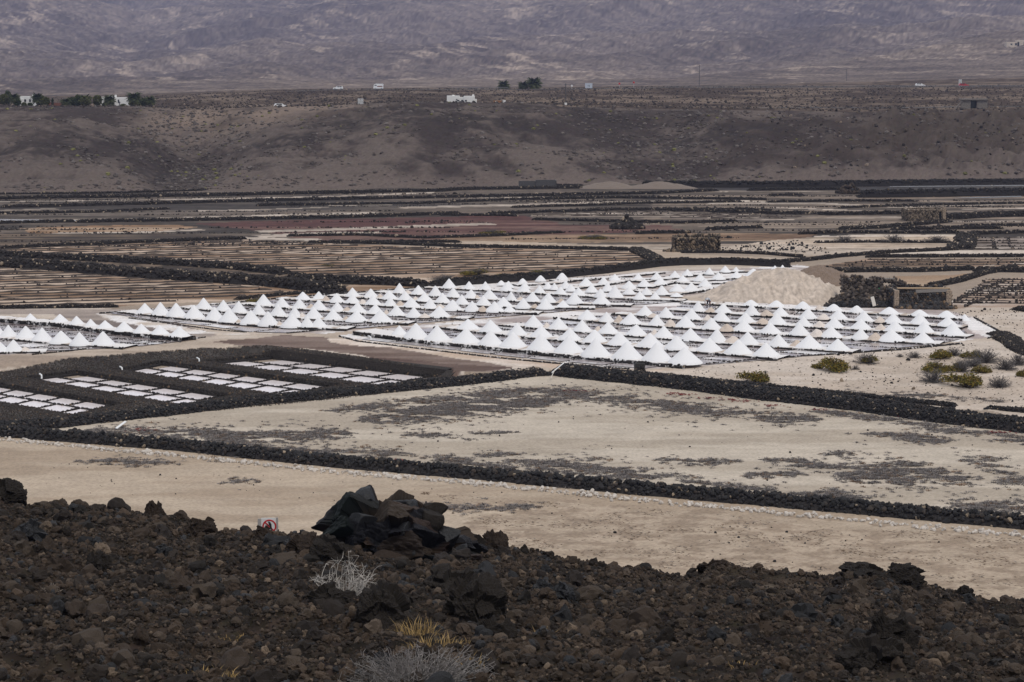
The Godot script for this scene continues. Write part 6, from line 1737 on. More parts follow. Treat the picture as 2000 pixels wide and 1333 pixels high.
# ---------------------------------------------------------------- heaps, ruins and people among the pans
func mound(called: String, label: String, cat: String, c: Vector2, rx: float, rz: float, h: float, turn: float, m: Material, lumps: float, sd: int, skew := 0.0) -> void:
	var st := SurfaceTool.new()
	st.begin(Mesh.PRIMITIVE_TRIANGLES)
	st.set_smooth_group(0)
	var rings := 34
	var segs := 96
	var rows := []
	for i in rings + 1:
		var s := float(i) / rings
		var row := []
		for j in segs:
			var a := TAU * j / segs
			var e := 1.0 + 0.12 * N.get_noise_2d(cos(a) * 70.0 + sd * 40.0, sin(a) * 70.0)
			var x := cos(a) * s * rx * e
			var z := sin(a) * s * rz * e
			var y := h * pow(maxf(0.0, 1.0 - pow(s, 1.15)), 0.95)
			var edge := sin(PI * clampf(s, 0.0, 1.0))
			y += lumps * (0.3 + 0.7 * edge) * (0.5 * N.get_noise_2d(x * 22.0 + sd * 90.0, z * 22.0) + 0.32 * NR.get_noise_2d(x * 40.0, z * 40.0 + sd * 30.0) + 0.2 * N.get_noise_2d(x * 110.0, z * 110.0)) * smoothstep(1.0, 0.85, s)
			x += skew * rx * pow(1.0 - s, 1.3)
			row.append(Vector3(x, y if i < rings else -0.25, z))
		rows.append(row)
	for i in rings:
		for j in segs:
			var k := (j + 1) % segs
			quad(st, rows[i][j], rows[i + 1][j], rows[i + 1][k], rows[i][k])
	var o := part(numbered(called), done(st), m, self, Vector3(c.x, 0.0, c.y), Vector3(0, turn, 0))
	tag(o, label, cat)

# a wall of laid stones; holes are [from, to, bottom, top] along it
func laid_wall(parent: Node3D, a: Vector3, b: Vector3, height: float, thick: float, size: float, tint: String, ragged := 0.15, holes := [], core: Material = null) -> void:
	var long := Vector2(b.x - a.x, b.z - a.z).length()
	var dirn := (b - a).normalized()
	var nn := Vector3(-dirn.z, 0, dirn.x)
	var xf := []
	var col := PackedColorArray()
	var courses := int(height * (1.0 + ragged) / (size * 0.62))
	for c in courses:
		var n := int(long / (size * 0.85))
		for k in n:
			var t := (k + 0.5 * (c % 2) + rnd(-0.15, 0.15)) / n * long
			var y := c * size * 0.62 + size * 0.3
			if y > height * (1.0 + ragged * 2.2 * n2(a.x + t * 1.0, a.z + 7.0, 60.0)): continue
			var skip := false
			for q in holes:
				if t > q[0] and t < q[1] and y > q[2] and y < q[3]: skip = true
			if skip: continue
			for side in [-1.0, 1.0]:
				var s := size * rnd(0.42, 0.66)
				var p: Vector3 = a + dirn * t + nn * side * thick * 0.42 + Vector3(0, y, 0)
				xf.append(Transform3D(any_turn() * Basis.from_scale(Vector3(s * 1.15, s * 0.75, s)), p))
				col.append(stone_tint(tint))
	scatter("wall_stones", ROCKS, xf, col, M.stone, parent)
	# mortar core, in pieces round the holes
	var st := st_new()
	var cuts := [0.0, long]
	for q in holes: cuts += [q[0], q[1]]
	cuts.sort()
	for i in cuts.size() - 1:
		var t0: float = cuts[i]
		var t1: float = cuts[i + 1]
		if t1 - t0 < 0.05: continue
		var mid := (t0 + t1) * 0.5
		var y0 := 0.0
		var y1 := height * 0.93
		for q in holes:
			if mid > q[0] and mid < q[1]: y0 = q[3]
		if y1 - y0 < 0.06: continue
		add_box(st, a + dirn * mid + Vector3(0, (y0 + y1) * 0.5, 0), Vector3(t1 - t0, y1 - y0, thick * 0.72), atan2(-dirn.z, dirn.x))
	part("wall_core", done(st), core if core else M.core, parent)

func rubble(parent: Node3D, c: Vector3, rx: float, rz: float, h: float, n: int, size: float, tint: String) -> void:
	var xf := []
	var col := PackedColorArray()
	for i in n:
		var a := rnd(0, TAU)
		var q := sqrt(rng.randf())
		var s := size * rnd(0.4, 1.2)
		xf.append(Transform3D(any_turn() * Basis.from_scale(Vector3(s, s * 0.8, s)), c + Vector3(cos(a) * q * rx, h * (1.0 - q) * rng.randf() + s * 0.3, sin(a) * q * rz)))
		col.append(stone_tint(tint))
	scatter("fallen_stones", ROCKS, xf, col, M.stone, parent)

func make_middle_things() -> void:
	mat("heap_buff", Color(0.57, 0.48, 0.405), 0.95, grain(0.016, 0.68, 1.14, 77), 6.3, 14.0)
	mat("heap_dark", Color(0.045, 0.036, 0.03), 0.95, M.core.albedo_texture, 1.5, 4.0)
	mat("heap_brown", Color(0.20, 0.145, 0.11), 0.95, grain(0.02, 0.7, 1.2, 78), 2.5, 9.0)
	var c := pv([29.89, -225.71, 37.55, -242.19, 21.98, -450.53, 33.55, -450.53])
	mound("buff_heap", "big lumpy heap of buff salty earth behind the right-hand cones", "heap", c[0], 8.4, 6.0, 3.35, 0.06, M.heap_buff, 1.5, 3, 0.14)
	mound("brown_heap", "smaller brown earth heap behind the big buff one", "heap", c[1], 5.2, 4.2, 2.2, 0.0, M.heap_brown, 0.6, 5)
	mound("spoil_heap", "grey sloping spoil heap at the far end of the flats, left of a gap", "heap", c[2], 7.0, 4.0, 1.6, 0.0, M.heap_far, 0.5, 7)
	mound("spoil_heap", "grey sloping spoil heap at the far end of the flats, right of a gap", "heap", c[3], 8.5, 4.0, 1.6, 0.0, M.heap_far, 0.4, 8)
	# ruined kiln and roofless shed
	var k := pv([36.52, -220.53, 38.67, -216.55, 41.75, -216.55, 47.56, -213.65, 45.40, -229.48, 50.32, -225.71, 42.44, -234.52])
	var ruin := thing("ruined_kiln", "ruined black stone kiln with a dark arched opening, right of the buff heap", "ruin")
	var z0 := k[1].y - 3.2
	laid_wall(ruin, Vector3(k[0].x + 0.6, 0, z0 - 2.8), Vector3(k[2].x + 1.6, 0, z0 - 3.4), 2.7, 1.0, 0.36, "kiln", 0.08, [[4.6, 5.7, 1.0, 2.1]], M.concrete)
	laid_wall(ruin, Vector3(k[2].x + 1.4, 0, z0 - 3.4), Vector3(k[2].x + 1.6, 0, z0 + 0.2), 2.3, 0.8, 0.36, "kiln", 0.1)
	for hp in [[k[0].x + 3.4, z0 - 0.8, 4.6, 2.6, 1.9], [k[0].x + 6.0, z0 - 0.6, 3.0, 2.0, 1.2]]:
		var bankm := heap_mesh(int(hp[2] * 10.0), 0.35, 0.3, 40, 14)
		part("earth_bank", bankm, M.heap_dark, ruin, Vector3(hp[0], 0, hp[1]), Vector3.ZERO, Vector3(hp[2], hp[4], hp[3]))
		rubble(ruin, Vector3(hp[0], 0.1, hp[1] + 0.3), hp[2], hp[3], hp[4] * 1.7, 800, 0.26, "kiln")
	rubble(ruin, Vector3(k[1].x, 0, k[1].y - 0.6), 4.4, 1.2, 0.7, 520, 0.28, "black")
	var shed := thing("roofless_shed", "roofless stone shed with a broken front wall and a smooth plastered lintel", "ruin")
	var sx := k[2].x + 0.2
	var sz := k[3].y - 2.0
	var ex := k[3].x + 0.1
	var w := ex - sx
	laid_wall(shed, Vector3(sx, 0, sz), Vector3(ex, 0, sz), 1.75, 0.55, 0.34, "shed", 0.05, [[w * 0.40, w * 0.62, 0.75, 2.3]], M.concrete)
	laid_wall(shed, Vector3(ex, 0, sz), Vector3(ex + 0.2, 0, sz - 4.4), 1.9, 0.55, 0.34, "shed", 0.05, [], M.concrete)
	laid_wall(shed, Vector3(sx, 0, sz - 4.4), Vector3(sx, 0, sz), 2.0, 0.55, 0.34, "shed", 0.05, [], M.plaster)
	laid_wall(shed, Vector3(sx, 0, sz - 4.4), Vector3(ex + 0.2, 0, sz - 4.4), 2.05, 0.55, 0.34, "shed", 0.05, [], M.concrete)
	part("corner_pillar", box_mesh(Vector3(0.5, 2.0, 0.6), 0.05), M.plaster, shed, Vector3(sx - 0.05, 1.0, sz + 0.12))
	part("corner_pillar", box_mesh(Vector3(0.6, 2.0, 0.6), 0.05), M.plaster, shed, Vector3(ex - 0.1, 1.0, sz + 0.1))
	var lintel := st_new()
	add_box(lintel, Vector3.ZERO, Vector3(w * 0.62, 0.34, 0.62), 0.0, 0.03)
	part("lintel", done(lintel), M.lintel, shed, Vector3(sx + w * 0.66, 1.92, sz + 0.06), Vector3(0, 0, 0.035))
	part("wall_coping", box_mesh(Vector3(w, 0.1, 0.66), 0.03), M.coping, shed, Vector3((sx + ex) * 0.5, 2.18, sz + 0.02))
	rubble(shed, Vector3(sx + w * 0.7, 0, sz + 0.5), 2.4, 0.9, 1.0, 260, 0.3, "shed")
	rubble(shed, Vector3(sx + w * 0.25, 0, sz + 0.4), 1.6, 0.6, 0.5, 120, 0.3, "shed")
	var g := thing("green_cloth", "bright green cloth hanging at the kiln opening", "cloth", Vector3(k[2].x - 0.75, 1.35, z0 - 0.3))
	var cl := st_new(false)
	cl.set_smooth_group(0)
	var prev := []
	for i in 6:
		var row := []
		for j in 6:
			row.append(Vector3((j - 2.5) * 0.1 + 0.02 * sin(i * 2.0), -i * 0.16, 0.06 * sin(j * 1.9 + i * 0.7)))
		if i > 0:
			for j in 5: quad(cl, prev[j], prev[j + 1], row[j + 1], row[j])
		prev = row
	part("drape", done(cl), M.green_cloth, g, Vector3(0, 0.4, 0))
	var pb := pv([39.42, -215.09])[0]
	tag(part("leaning_board", box_mesh(Vector3(0.42, 1.05, 0.06), 0.01), M.bleached, self, Vector3(pb.x, 0.72, pb.y - 0.6), Vector3(-0.25, 0.3, 0.18)), "pale weathered board leaning on rubble before the kiln", "board")
	# stone hut ruin and the stone building beyond
	var h := pv([23.81, -286.83, 29.73, -286.83, 69.40, -347.53, 75.57, -346.29])
	var hut := thing("ruined_hut", "small roofless hut of rough stones on the pale lane", "ruin")
	var hx0 := h[0].x
	var hx1 := h[1].x
	var hz := h[0].y
	laid_wall(hut, Vector3(hx0, 0, hz), Vector3(hx1, 0, hz), 2.0, 0.6, 0.4, "hut", 0.1)
	laid_wall(hut, Vector3(hx1, 0, hz), Vector3(hx1 + 0.3, 0, hz - 4.0), 2.2, 0.6, 0.4, "hut", 0.1)
	laid_wall(hut, Vector3(hx0, 0, hz - 4.0), Vector3(hx0, 0, hz), 1.9, 0.6, 0.4, "hut", 0.1)
	laid_wall(hut, Vector3(hx0, 0, hz - 4.0), Vector3(hx1 + 0.3, 0, hz - 4.0), 2.1, 0.6, 0.4, "hut", 0.08)
	rubble(hut, Vector3(hx0 - 0.6, 0, hz + 0.4), 1.4, 0.8, 0.3, 60, 0.25, "hut")
	var bd := thing("stone_building", "low rectangular stone building with a narrow dark doorway", "building")
	var bx0 := h[2].x
	var bx1 := h[3].x
	var bz := h[2].y
	var bl := bx1 - bx0
	laid_wall(bd, Vector3(bx0, 0, bz), Vector3(bx1, 0, bz), 2.15, 0.6, 0.36, "pale", 0.03, [[bl * 0.84, bl * 0.91, -0.1, 1.7]], M.plaster)
	laid_wall(bd, Vector3(bx1, 0, bz), Vector3(bx1, 0, bz - 5.0), 2.15, 0.6, 0.36, "pale", 0.03, [], M.plaster)
	laid_wall(bd, Vector3(bx0, 0, bz - 5.0), Vector3(bx0, 0, bz), 2.15, 0.6, 0.36, "pale", 0.03, [], M.plaster)
	laid_wall(bd, Vector3(bx0, 0, bz - 5.0), Vector3(bx1, 0, bz - 5.0), 2.15, 0.6, 0.36, "pale", 0.03, [], M.plaster)
	part("door_pillar", box_mesh(Vector3(0.55, 2.5, 0.7), 0.03), M.plaster, bd, Vector3(bx1 - 0.1, 1.25, bz + 0.05))
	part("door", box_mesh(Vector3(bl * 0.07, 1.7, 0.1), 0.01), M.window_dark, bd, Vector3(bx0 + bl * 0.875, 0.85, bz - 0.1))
	# block enclosure at the foot of the escarpment
	var e := pv([1.53, -459.02, 9.95, -461.19])
	var en := thing("block_enclosure", "grey concrete-block enclosure at the foot of the escarpment", "enclosure")
	for q in [[0.0, 0.44, 1.25], [0.46, 1.0, 1.5]]:
		var x0 := lerpf(e[0].x, e[1].x, q[0])
		var x1 := lerpf(e[0].x, e[1].x, q[1])
		part("block_wall", box_mesh(Vector3(x1 - x0, q[2], 0.3), 0.03), M.block, en, Vector3((x0 + x1) * 0.5, q[2] * 0.5, e[0].y))
		part("end_wall", box_mesh(Vector3(0.3, q[2] * 0.9, 4.0), 0.03), M.block, en, Vector3(x1 + 0.16, q[2] * 0.45, e[0].y - 2.2))
	# heap of lava blocks on the red flats
	var lp := pv([19.11, -329.81, 73.00, -430.63, 70.05, -419.50])
	var pile := thing("lava_pile", "dark pile of lava blocks on the red flats", "stone pile", Vector3(lp[0].x, 0, lp[0].y))
	rubble(pile, Vector3.ZERO, 2.8, 1.8, 2.0, 260, 0.5, "far")
	var pile2 := thing("lava_pile", "brown pile of rubble at the end of the far right wall", "stone pile", Vector3(lp[1].x, 0, lp[1].y))
	rubble(pile2, Vector3.ZERO, 3.0, 2.0, 2.2, 220, 0.5, "lava")
	# standing block before the front cones, and its neighbours
	var bk := pv([10.93, -168.15, -34.22, -172.42, -40.26, -168.15, -28.26, -177.56, -13.62, -189.55, -28.62, -143.47, 3.56, -164.94])
	var pier := thing("stone_pier", "short square pier of black stones in front of the nearest cones", "stone pier", Vector3(bk[0].x, 0, bk[0].y - 0.5), 0.2)
	part("pier_core", box_mesh(Vector3(0.85, 0.72, 0.6), 0.06, Vector3(0, 0.36, 0)), M.block_dark, pier)
	rubble(pier, Vector3(0, 0.05, 0.3), 0.5, 0.1, 0.6, 26, 0.14, "gravel")
	rubble(pier, Vector3(0.1, 0.68, 0.0), 0.35, 0.25, 0.1, 16, 0.14, "gravel")
	# brine spouts
	for i in 4:
		var p: Vector2 = [bk[1], bk[2], bk[3], bk[4]][i]
		var y := [-0.35, -0.35, -0.3, 0.12][i] as float
		var o := thing("brine_spout", ["white bent pipe spout in the back wall of the third basin", "white bent pipe spout in the back wall of the second basin", "white bent pipe spout in the back wall of the rightmost basin", "white bent pipe spout in the dark wall left of the front cones"][i], "pipe", Vector3(p.x, y, p.y))
		part("pipe", tube_mesh([Vector3(-0.25, 0.1, -0.6), Vector3(-0.1, 0.14, -0.15), Vector3(0.04, 0.1, 0.0), Vector3(0.07, -0.08, 0.06), Vector3(0.06, -0.22, 0.08)], 0.07, 0.07), M.pipe_white, o)
	tag(part("white_board", box_mesh(Vector3(0.22, 0.05, 1.1), 0.01), M.pipe_white, self, Vector3(bk[5].x, -0.25, bk[5].y), Vector3(0.35, -0.55, 0.0)), "white board lying at the foot of the left rubble bank", "board")
	var bp := thing("broken_pipe", "broken white pole lying on the junction of the two rubble banks", "pole", Vector3(bk[6].x, 0.1, bk[6].y - 2.0))
	part("long_piece", tube_mesh([Vector3(-0.2, 0.1, 0.6), Vector3(0.85, 0.72, -0.9)], 0.05, 0.05), M.pipe_white, bp)
	part("short_piece", tube_mesh([Vector3(0.1, 0.35, 0.1), Vector3(-0.3, -0.25, 1.3)], 0.04, 0.03), M.bleached, bp)
	make_worker()

# ---------------------------------------------------------------- one person bending over the salt
func make_worker() -> void:
	var q := pv([21.21, -213.37])[0]
	var o := thing("person", "person in a grey shirt and dark trousers bending down to work the salt", "person", Vector3(q.x, 0.22, q.y), -0.35)
	var SH := Color(0.40, 0.42, 0.46)
	var TR := Color(0.06, 0.055, 0.075)
	var SK := Color(0.20, 0.10, 0.065)
	var CAP := Color(0.55, 0.55, 0.57)
	# joints: from, to, radii, colour; the figure leans forward from the hips with straight legs apart
	var B := [
		[Vector3(-0.16, 0.06, -0.02), Vector3(-0.15, 0.46, -0.02), 0.055, 0.07, TR], [Vector3(-0.15, 0.46, -0.02), Vector3(-0.09, 0.86, -0.06), 0.075, 0.105, TR],
		[Vector3(0.18, 0.06, 0.02), Vector3(0.17, 0.46, 0.04), 0.055, 0.07, TR], [Vector3(0.17, 0.46, 0.04), Vector3(0.09, 0.86, -0.06), 0.075, 0.105, TR],
		[Vector3(-0.16, 0.035, -0.04), Vector3(-0.18, 0.03, 0.14), 0.04, 0.035, SK], [Vector3(0.18, 0.035, 0.0), Vector3(0.21, 0.03, 0.18), 0.04, 0.035, SK],
		[Vector3(0, 0.88, -0.07), Vector3(0, 0.98, 0.06), 0.15, 0.15, TR], [Vector3(0, 1.0, 0.08), Vector3(0, 1.06, 0.42), 0.15, 0.165, SH],
		[Vector3(-0.16, 1.06, 0.42), Vector3(0.16, 1.06, 0.42), 0.085, 0.085, SH], [Vector3(0, 1.06, 0.45), Vector3(0, 1.03, 0.58), 0.06, 0.055, SK],
		[Vector3(0, 1.01, 0.62), Vector3(0, 0.93, 0.68), 0.095, 0.085, SK], [Vector3(0, 1.06, 0.64), Vector3(0, 1.03, 0.70), 0.09, 0.085, CAP],
		[Vector3(0, 0.95, 0.775), Vector3(0, 0.93, 0.785), 0.018, 0.016, SK], [Vector3(-0.095, 0.98, 0.65), Vector3(-0.1, 0.95, 0.65), 0.018, 0.016, SK], [Vector3(0.095, 0.98, 0.65), Vector3(0.1, 0.95, 0.65), 0.018, 0.016, SK],
		[Vector3(-0.2, 1.05, 0.43), Vector3(-0.27, 0.80, 0.50), 0.06, 0.05, SH], [Vector3(-0.27, 0.80, 0.50), Vector3(-0.22, 0.56, 0.60), 0.044, 0.033, SK],
		[Vector3(0.2, 1.05, 0.43), Vector3(0.36, 0.86, 0.42), 0.06, 0.05, SH], [Vector3(0.36, 0.86, 0.42), Vector3(0.32, 0.62, 0.54), 0.044, 0.033, SK]]
	for s in [-1.0, 1.0]:
		var wr := Vector3(-0.22, 0.56, 0.60) if s < 0 else Vector3(0.32, 0.62, 0.54)
		var palm := wr + Vector3(-s * 0.01, -0.07, 0.03)
		B.append([wr, palm, 0.032, 0.036, SK])
		for f in 4:
			var root := palm + Vector3((f - 1.5) * 0.018, -0.02, 0.015)
			var mid := root + Vector3(0, -0.035 - 0.004 * (f % 2), 0.018)
			B.append([root, mid, 0.011, 0.010, SK])
			B.append([mid, mid + Vector3(0, -0.022, -0.018), 0.010, 0.009, SK])
		B.append([palm + Vector3(-s * 0.03, 0.02, 0.02), palm + Vector3(-s * 0.05, -0.03, 0.045), 0.013, 0.010, SK])
	part("body", nets(B, 0.03), M.cloth, o)
	var tool := thing("shovel", "long-handled shovel held by the bending person", "shovel", Vector3(q.x, 0.22, q.y), -0.35)
	part("handle", tube_mesh([Vector3(0.34, 0.53, 0.57), Vector3(-0.2, 0.45, 0.64), Vector3(-0.62, 0.05, 0.9)], 0.016, 0.016), M.bleached, tool)
	part("blade", box_mesh(Vector3(0.24, 0.02, 0.3), 0.005), M.grey_metal, tool, Vector3(-0.70, 0.02, 0.95), Vector3(0.2, -0.8, 0))

# meshes a soft union of tapered capsules as surface nets
func nets(B: Array, cell: float) -> ArrayMesh:
	var lo := Vector3.INF
	var hi := -Vector3.INF
	for b in B:
		var r := maxf(b[2], b[3]) + cell * 2.0
		lo = lo.min(b[0].min(b[1]) - Vector3.ONE * r)
		hi = hi.max(b[0].max(b[1]) + Vector3.ONE * r)
	var n := Vector3i(((hi - lo) / cell).ceil())
	var val := {}
	var tint := {}
	for b in B:
		var r := maxf(b[2], b[3]) + cell * 2.5
		var p0 := Vector3i(((b[0].min(b[1]) - Vector3.ONE * r - lo) / cell).floor()).max(Vector3i.ZERO)
		var p1 := Vector3i(((b[0].max(b[1]) + Vector3.ONE * r - lo) / cell).ceil()).min(n)
		var ax: Vector3 = b[1] - b[0]
		var l2 := maxf(ax.length_squared(), 1e-9)
		for x in range(p0.x, p1.x + 1):
			for y in range(p0.y, p1.y + 1):
				for z in range(p0.z, p1.z + 1):
					var p: Vector3 = lo + Vector3(x, y, z) * cell
					var t := clampf((p - b[0]).dot(ax) / l2, 0, 1)
					var d: float = p.distance_to(b[0] + ax * t) - lerpf(b[2], b[3], t)
					var key := Vector3i(x, y, z)
					if not val.has(key):
						val[key] = d
						tint[key] = b[4]
					else:
						var o: float = val[key]
						if d < o: tint[key] = b[4]
						var k := 0.025
						var h := clampf(0.5 + 0.5 * (o - d) / k, 0, 1)
						val[key] = lerpf(o, d, h) - k * h * (1.0 - h)
	var verts := {}
	var cols := {}
	var corner := [Vector3i(0, 0, 0), Vector3i(1, 0, 0), Vector3i(0, 1, 0), Vector3i(1, 1, 0), Vector3i(0, 0, 1), Vector3i(1, 0, 1), Vector3i(0, 1, 1), Vector3i(1, 1, 1)]
	var edges := [[0, 1], [2, 3], [4, 5], [6, 7], [0, 2], [1, 3], [4, 6], [5, 7], [0, 4], [1, 5], [2, 6], [3, 7]]
	for key in val:
		var v := []
		var neg := 0
		for c in corner:
			var d: float = val.get(key + c, 1.0)
			v.append(d)
			if d < 0.0: neg += 1
		if neg == 0 or neg == 8: continue
		var sum := Vector3.ZERO
		var m := 0
		for e in edges:
			var a: float = v[e[0]]
			var b: float = v[e[1]]
			if (a < 0.0) != (b < 0.0):
				sum += Vector3(corner[e[0]]).lerp(Vector3(corner[e[1]]), a / (a - b))
				m += 1
		verts[key] = lo + (Vector3(key) + sum / m) * cell
		cols[key] = tint[key]
	var st := SurfaceTool.new()
	st.begin(Mesh.PRIMITIVE_TRIANGLES)
	st.set_smooth_group(0)
	for key in val:
		for ax in 3:
			var step := Vector3i(1, 0, 0) if ax == 0 else (Vector3i(0, 1, 0) if ax == 1 else Vector3i(0, 0, 1))
			if not val.has(key + step): continue
			var a: float = val[key]
			var b: float = val[key + step]
			if (a < 0.0) == (b < 0.0): continue
			var u := Vector3i(0, 1, 0) if ax == 0 else (Vector3i(0, 0, 1) if ax == 1 else Vector3i(1, 0, 0))
			var w := Vector3i(0, 0, 1) if ax == 0 else (Vector3i(1, 0, 0) if ax == 1 else Vector3i(0, 1, 0))
			var f := [key, key - u, key - u - w, key - w]
			var ok := true
			for c in f:
				if not verts.has(c): ok = false
			if not ok: continue
			if a < 0.0: f.reverse()
			for i in [0, 1, 2, 0, 2, 3]:
				st.set_color(cols[f[i]])
				st.add_vertex(verts[f[i]])
	return done(st)

# ---------------------------------------------------------------- far away: palms, houses, road and cars
func palm(label: String, x: float, z: float, trunk_h: float, crown: float, sd: int) -> void:
	var r := RandomNumberGenerator.new()
	r.seed = sd
	var o := thing("palm_tree", label, "palm tree", Vector3(x, far_h(x, z) - 0.1, z), 0.0, "palms on the plateau")
	part("trunk", tube_mesh([Vector3.ZERO, Vector3(0.05, trunk_h * 0.5, 0), Vector3(0, trunk_h + 0.3, 0)], 0.32, 0.26, 8), M.trunk, o)
	var st := st_new()
	for i in 90:
		var a := i * 2.39996 + r.randf() * 0.3
		var el := lerpf(1.35, -0.55, pow(i / 89.0, 0.8)) + r.randf_range(-0.1, 0.1)
		var l := crown * r.randf_range(0.8, 1.1)
		var out := Vector3(cos(a), 0, sin(a))
		var side := Vector3(-sin(a), 0, cos(a))
		var p := Vector3(0, trunk_h + 0.1, 0)
		var e := el
		var prev := []
		for k in 7:
			var t := k / 6.0
			var w := l * 0.2 * sin(PI * (0.12 + 0.85 * t))
			var row := [p - side * w + Vector3(0, -w * 0.5, 0), p, p + side * w + Vector3(0, -w * 0.5, 0)]
			if k > 0:
				st.set_color(Color(0.045, 0.058, 0.026).lerp(Color(0.105, 0.10, 0.05), clampf(i / 89.0 - 0.35 + r.randf_range(-0.15, 0.15), 0, 1)))
				# leaflets: gaps between the blades let the light through
				for s in [0, 1]:
					if (k + i + s) % 3 != 0:
						quad(st, prev[s], prev[s + 1], row[s + 1], row[s])
					else:
						st.add_vertex(prev[s]); st.add_vertex(prev[s + 1]); st.add_vertex(row[s + 1])
			prev = row
			p += (out * cos(e) + Vector3.UP * sin(e)) * l / 6.0
			e -= 0.19
	part("crown", done(st), M.leaf, o)

func bush(label: String, x: float, z: float, r: float, h: float, c: Color, sd: int, called := "round_tree") -> void:
	var q := RandomNumberGenerator.new()
	q.seed = sd
	var o := thing(called, label, "tree", Vector3(x, far_h(x, z) - 0.1, z))
	part("trunk", tube_mesh([Vector3.ZERO, Vector3(0, h * 0.6, 0)], 0.14, 0.06, 6), M.trunk, o)
	var st := st_new()
	for i in 700:
		var d := Vector3(q.randfn(), q.randfn(), q.randfn()).normalized()
		var b := 0.8 + 0.35 * N.get_noise_3d(d.x * 150 + sd * 10.0, d.y * 150, d.z * 150)
		var p := Vector3(d.x * r, h * 0.55 + d.y * h * 0.48, d.z * r) * Vector3(b, 1, b) * Vector3(1, 1, 1)
		p = Vector3(0, h * 0.55, 0).lerp(p, pow(q.randf(), 0.25))
		var s := r * 0.12
		var t := Basis.from_euler(Vector3(q.randf() * TAU, q.randf() * TAU, q.randf() * TAU))
		st.set_color(c * q.randf_range(0.6, 1.3))
		quad(st, p - t.x * s, p - t.z * s, p + t.x * s, p + t.z * s)
	part("crown", done(st), M.leaf, o)

func car(called: String, label: String, cat: String, x: float, z: float, y: float, m: Material, turn: float, tall := false) -> void:
	var o := thing(called, label, cat, Vector3(x, y, z), turn)
	# side outline, extruded across the car
	var prof := [Vector2(-2.05, 0.35), Vector2(-2.1, 0.85), Vector2(-1.95, 1.05), Vector2(-1.75, 1.5), Vector2(0.3, 1.52), Vector2(1.05, 1.02), Vector2(1.95, 0.85), Vector2(2.1, 0.6), Vector2(2.08, 0.32)]
	var glass := [[-1.55, -0.75], [-0.65, 0.25]]
	if tall:
		prof = [Vector2(-2.0, 0.4), Vector2(-2.05, 2.2), Vector2(-1.9, 2.4), Vector2(1.2, 2.45), Vector2(1.9, 2.0), Vector2(2.0, 1.3), Vector2(2.1, 0.8), Vector2(2.08, 0.4)]
		glass = [[0.7, 1.6]]
	var st := st_new()
	var n := prof.size()
	for i in n:
		var a: Vector2 = prof[i]
		var b: Vector2 = prof[(i + 1) % n]
		quad(st, Vector3(a.x, a.y, 0.82), Vector3(b.x, b.y, 0.82), Vector3(b.x, b.y, -0.82), Vector3(a.x, a.y, -0.82))
	var tri := Geometry2D.triangulate_polygon(PackedVector2Array(prof))
	for s in [-0.82, 0.82]:
		for i in range(0, tri.size(), 3):
			for k in ([0, 1, 2] if s > 0.0 else [0, 2, 1]):
				st.add_vertex(Vector3(prof[tri[i + k]].x, prof[tri[i + k]].y, s))
	part("body", done(st), m, o)
	for g in glass:
		for s in [-1.0, 1.0]:
			part("window", box_mesh(Vector3(g[1] - g[0], 0.36, 0.03), 0.01), M.window_dark, o, Vector3((g[0] + g[1]) * 0.5, 1.26 if not tall else 1.75, s * 0.83))
	if not tall: part("windscreen", box_mesh(Vector3(0.7, 0.03, 1.4), 0.01), M.window_dark, o, Vector3(0.72, 1.28, 0), Vector3(0, 0, -0.59))
	else:
		for s in [-1.0, 1.0]: part("stripe", box_mesh(Vector3(2.2, 0.4, 0.02)), M.terracotta, o, Vector3(-0.6, 1.3, s * 0.83))
	for wx in [-1.3, 1.3]:
		for s in [-1.0, 1.0]:
			var w := part("wheel", cyl(0.33, 0.22, 18), M.tyre, o, Vector3(wx, 0.33, s * 0.76), Vector3(PI / 2, 0, 0))
			part("hub", cyl(0.18, 0.24, 12), M.grey_metal, w)

func house(called: String, label: String, x: float, z: float, y: float, boxes: Array, holes: Array) -> void:
	var o := thing(called, label, "house", Vector3(x, y, z))
	for b in boxes:
		part("wall" if b[5] == 0 else "chimney", box_mesh(Vector3(b[2], b[3], b[4]), 0.06), M.whitewash, o, Vector3(b[0], b[1] + b[3] * 0.5, b[6] if b.size() > 6 else 0.0))
	for h in holes:
		part("window", box_mesh(Vector3(h[2], h[3], 0.12), 0.02), M.window_dark, o, Vector3(h[0], h[1], h[4]))

func board_sign(called: String, label: String, x: float, z: float, w: float, h: float, up: float, face: Material, marks: Array, posts := 2) -> void:
	var o := thing(called, label, "sign", Vector3(x, far_h(x, z) - 0.15, z))
	for i in posts:
		var px := (i - (posts - 1) * 0.5) * w * 0.6
		part("post", cyl(0.07, up + 0.2, 8), M.grey_metal, o, Vector3(px, up * 0.5, -0.08))
	part("board", box_mesh(Vector3(w, h, 0.08), 0.02), face, o, Vector3(0, up + h * 0.5, 0))
	for m in marks:
		part("mark", box_mesh(Vector3(m[2], m[3], 0.03)), m[4], o, Vector3(m[0], up + m[1], 0.05))

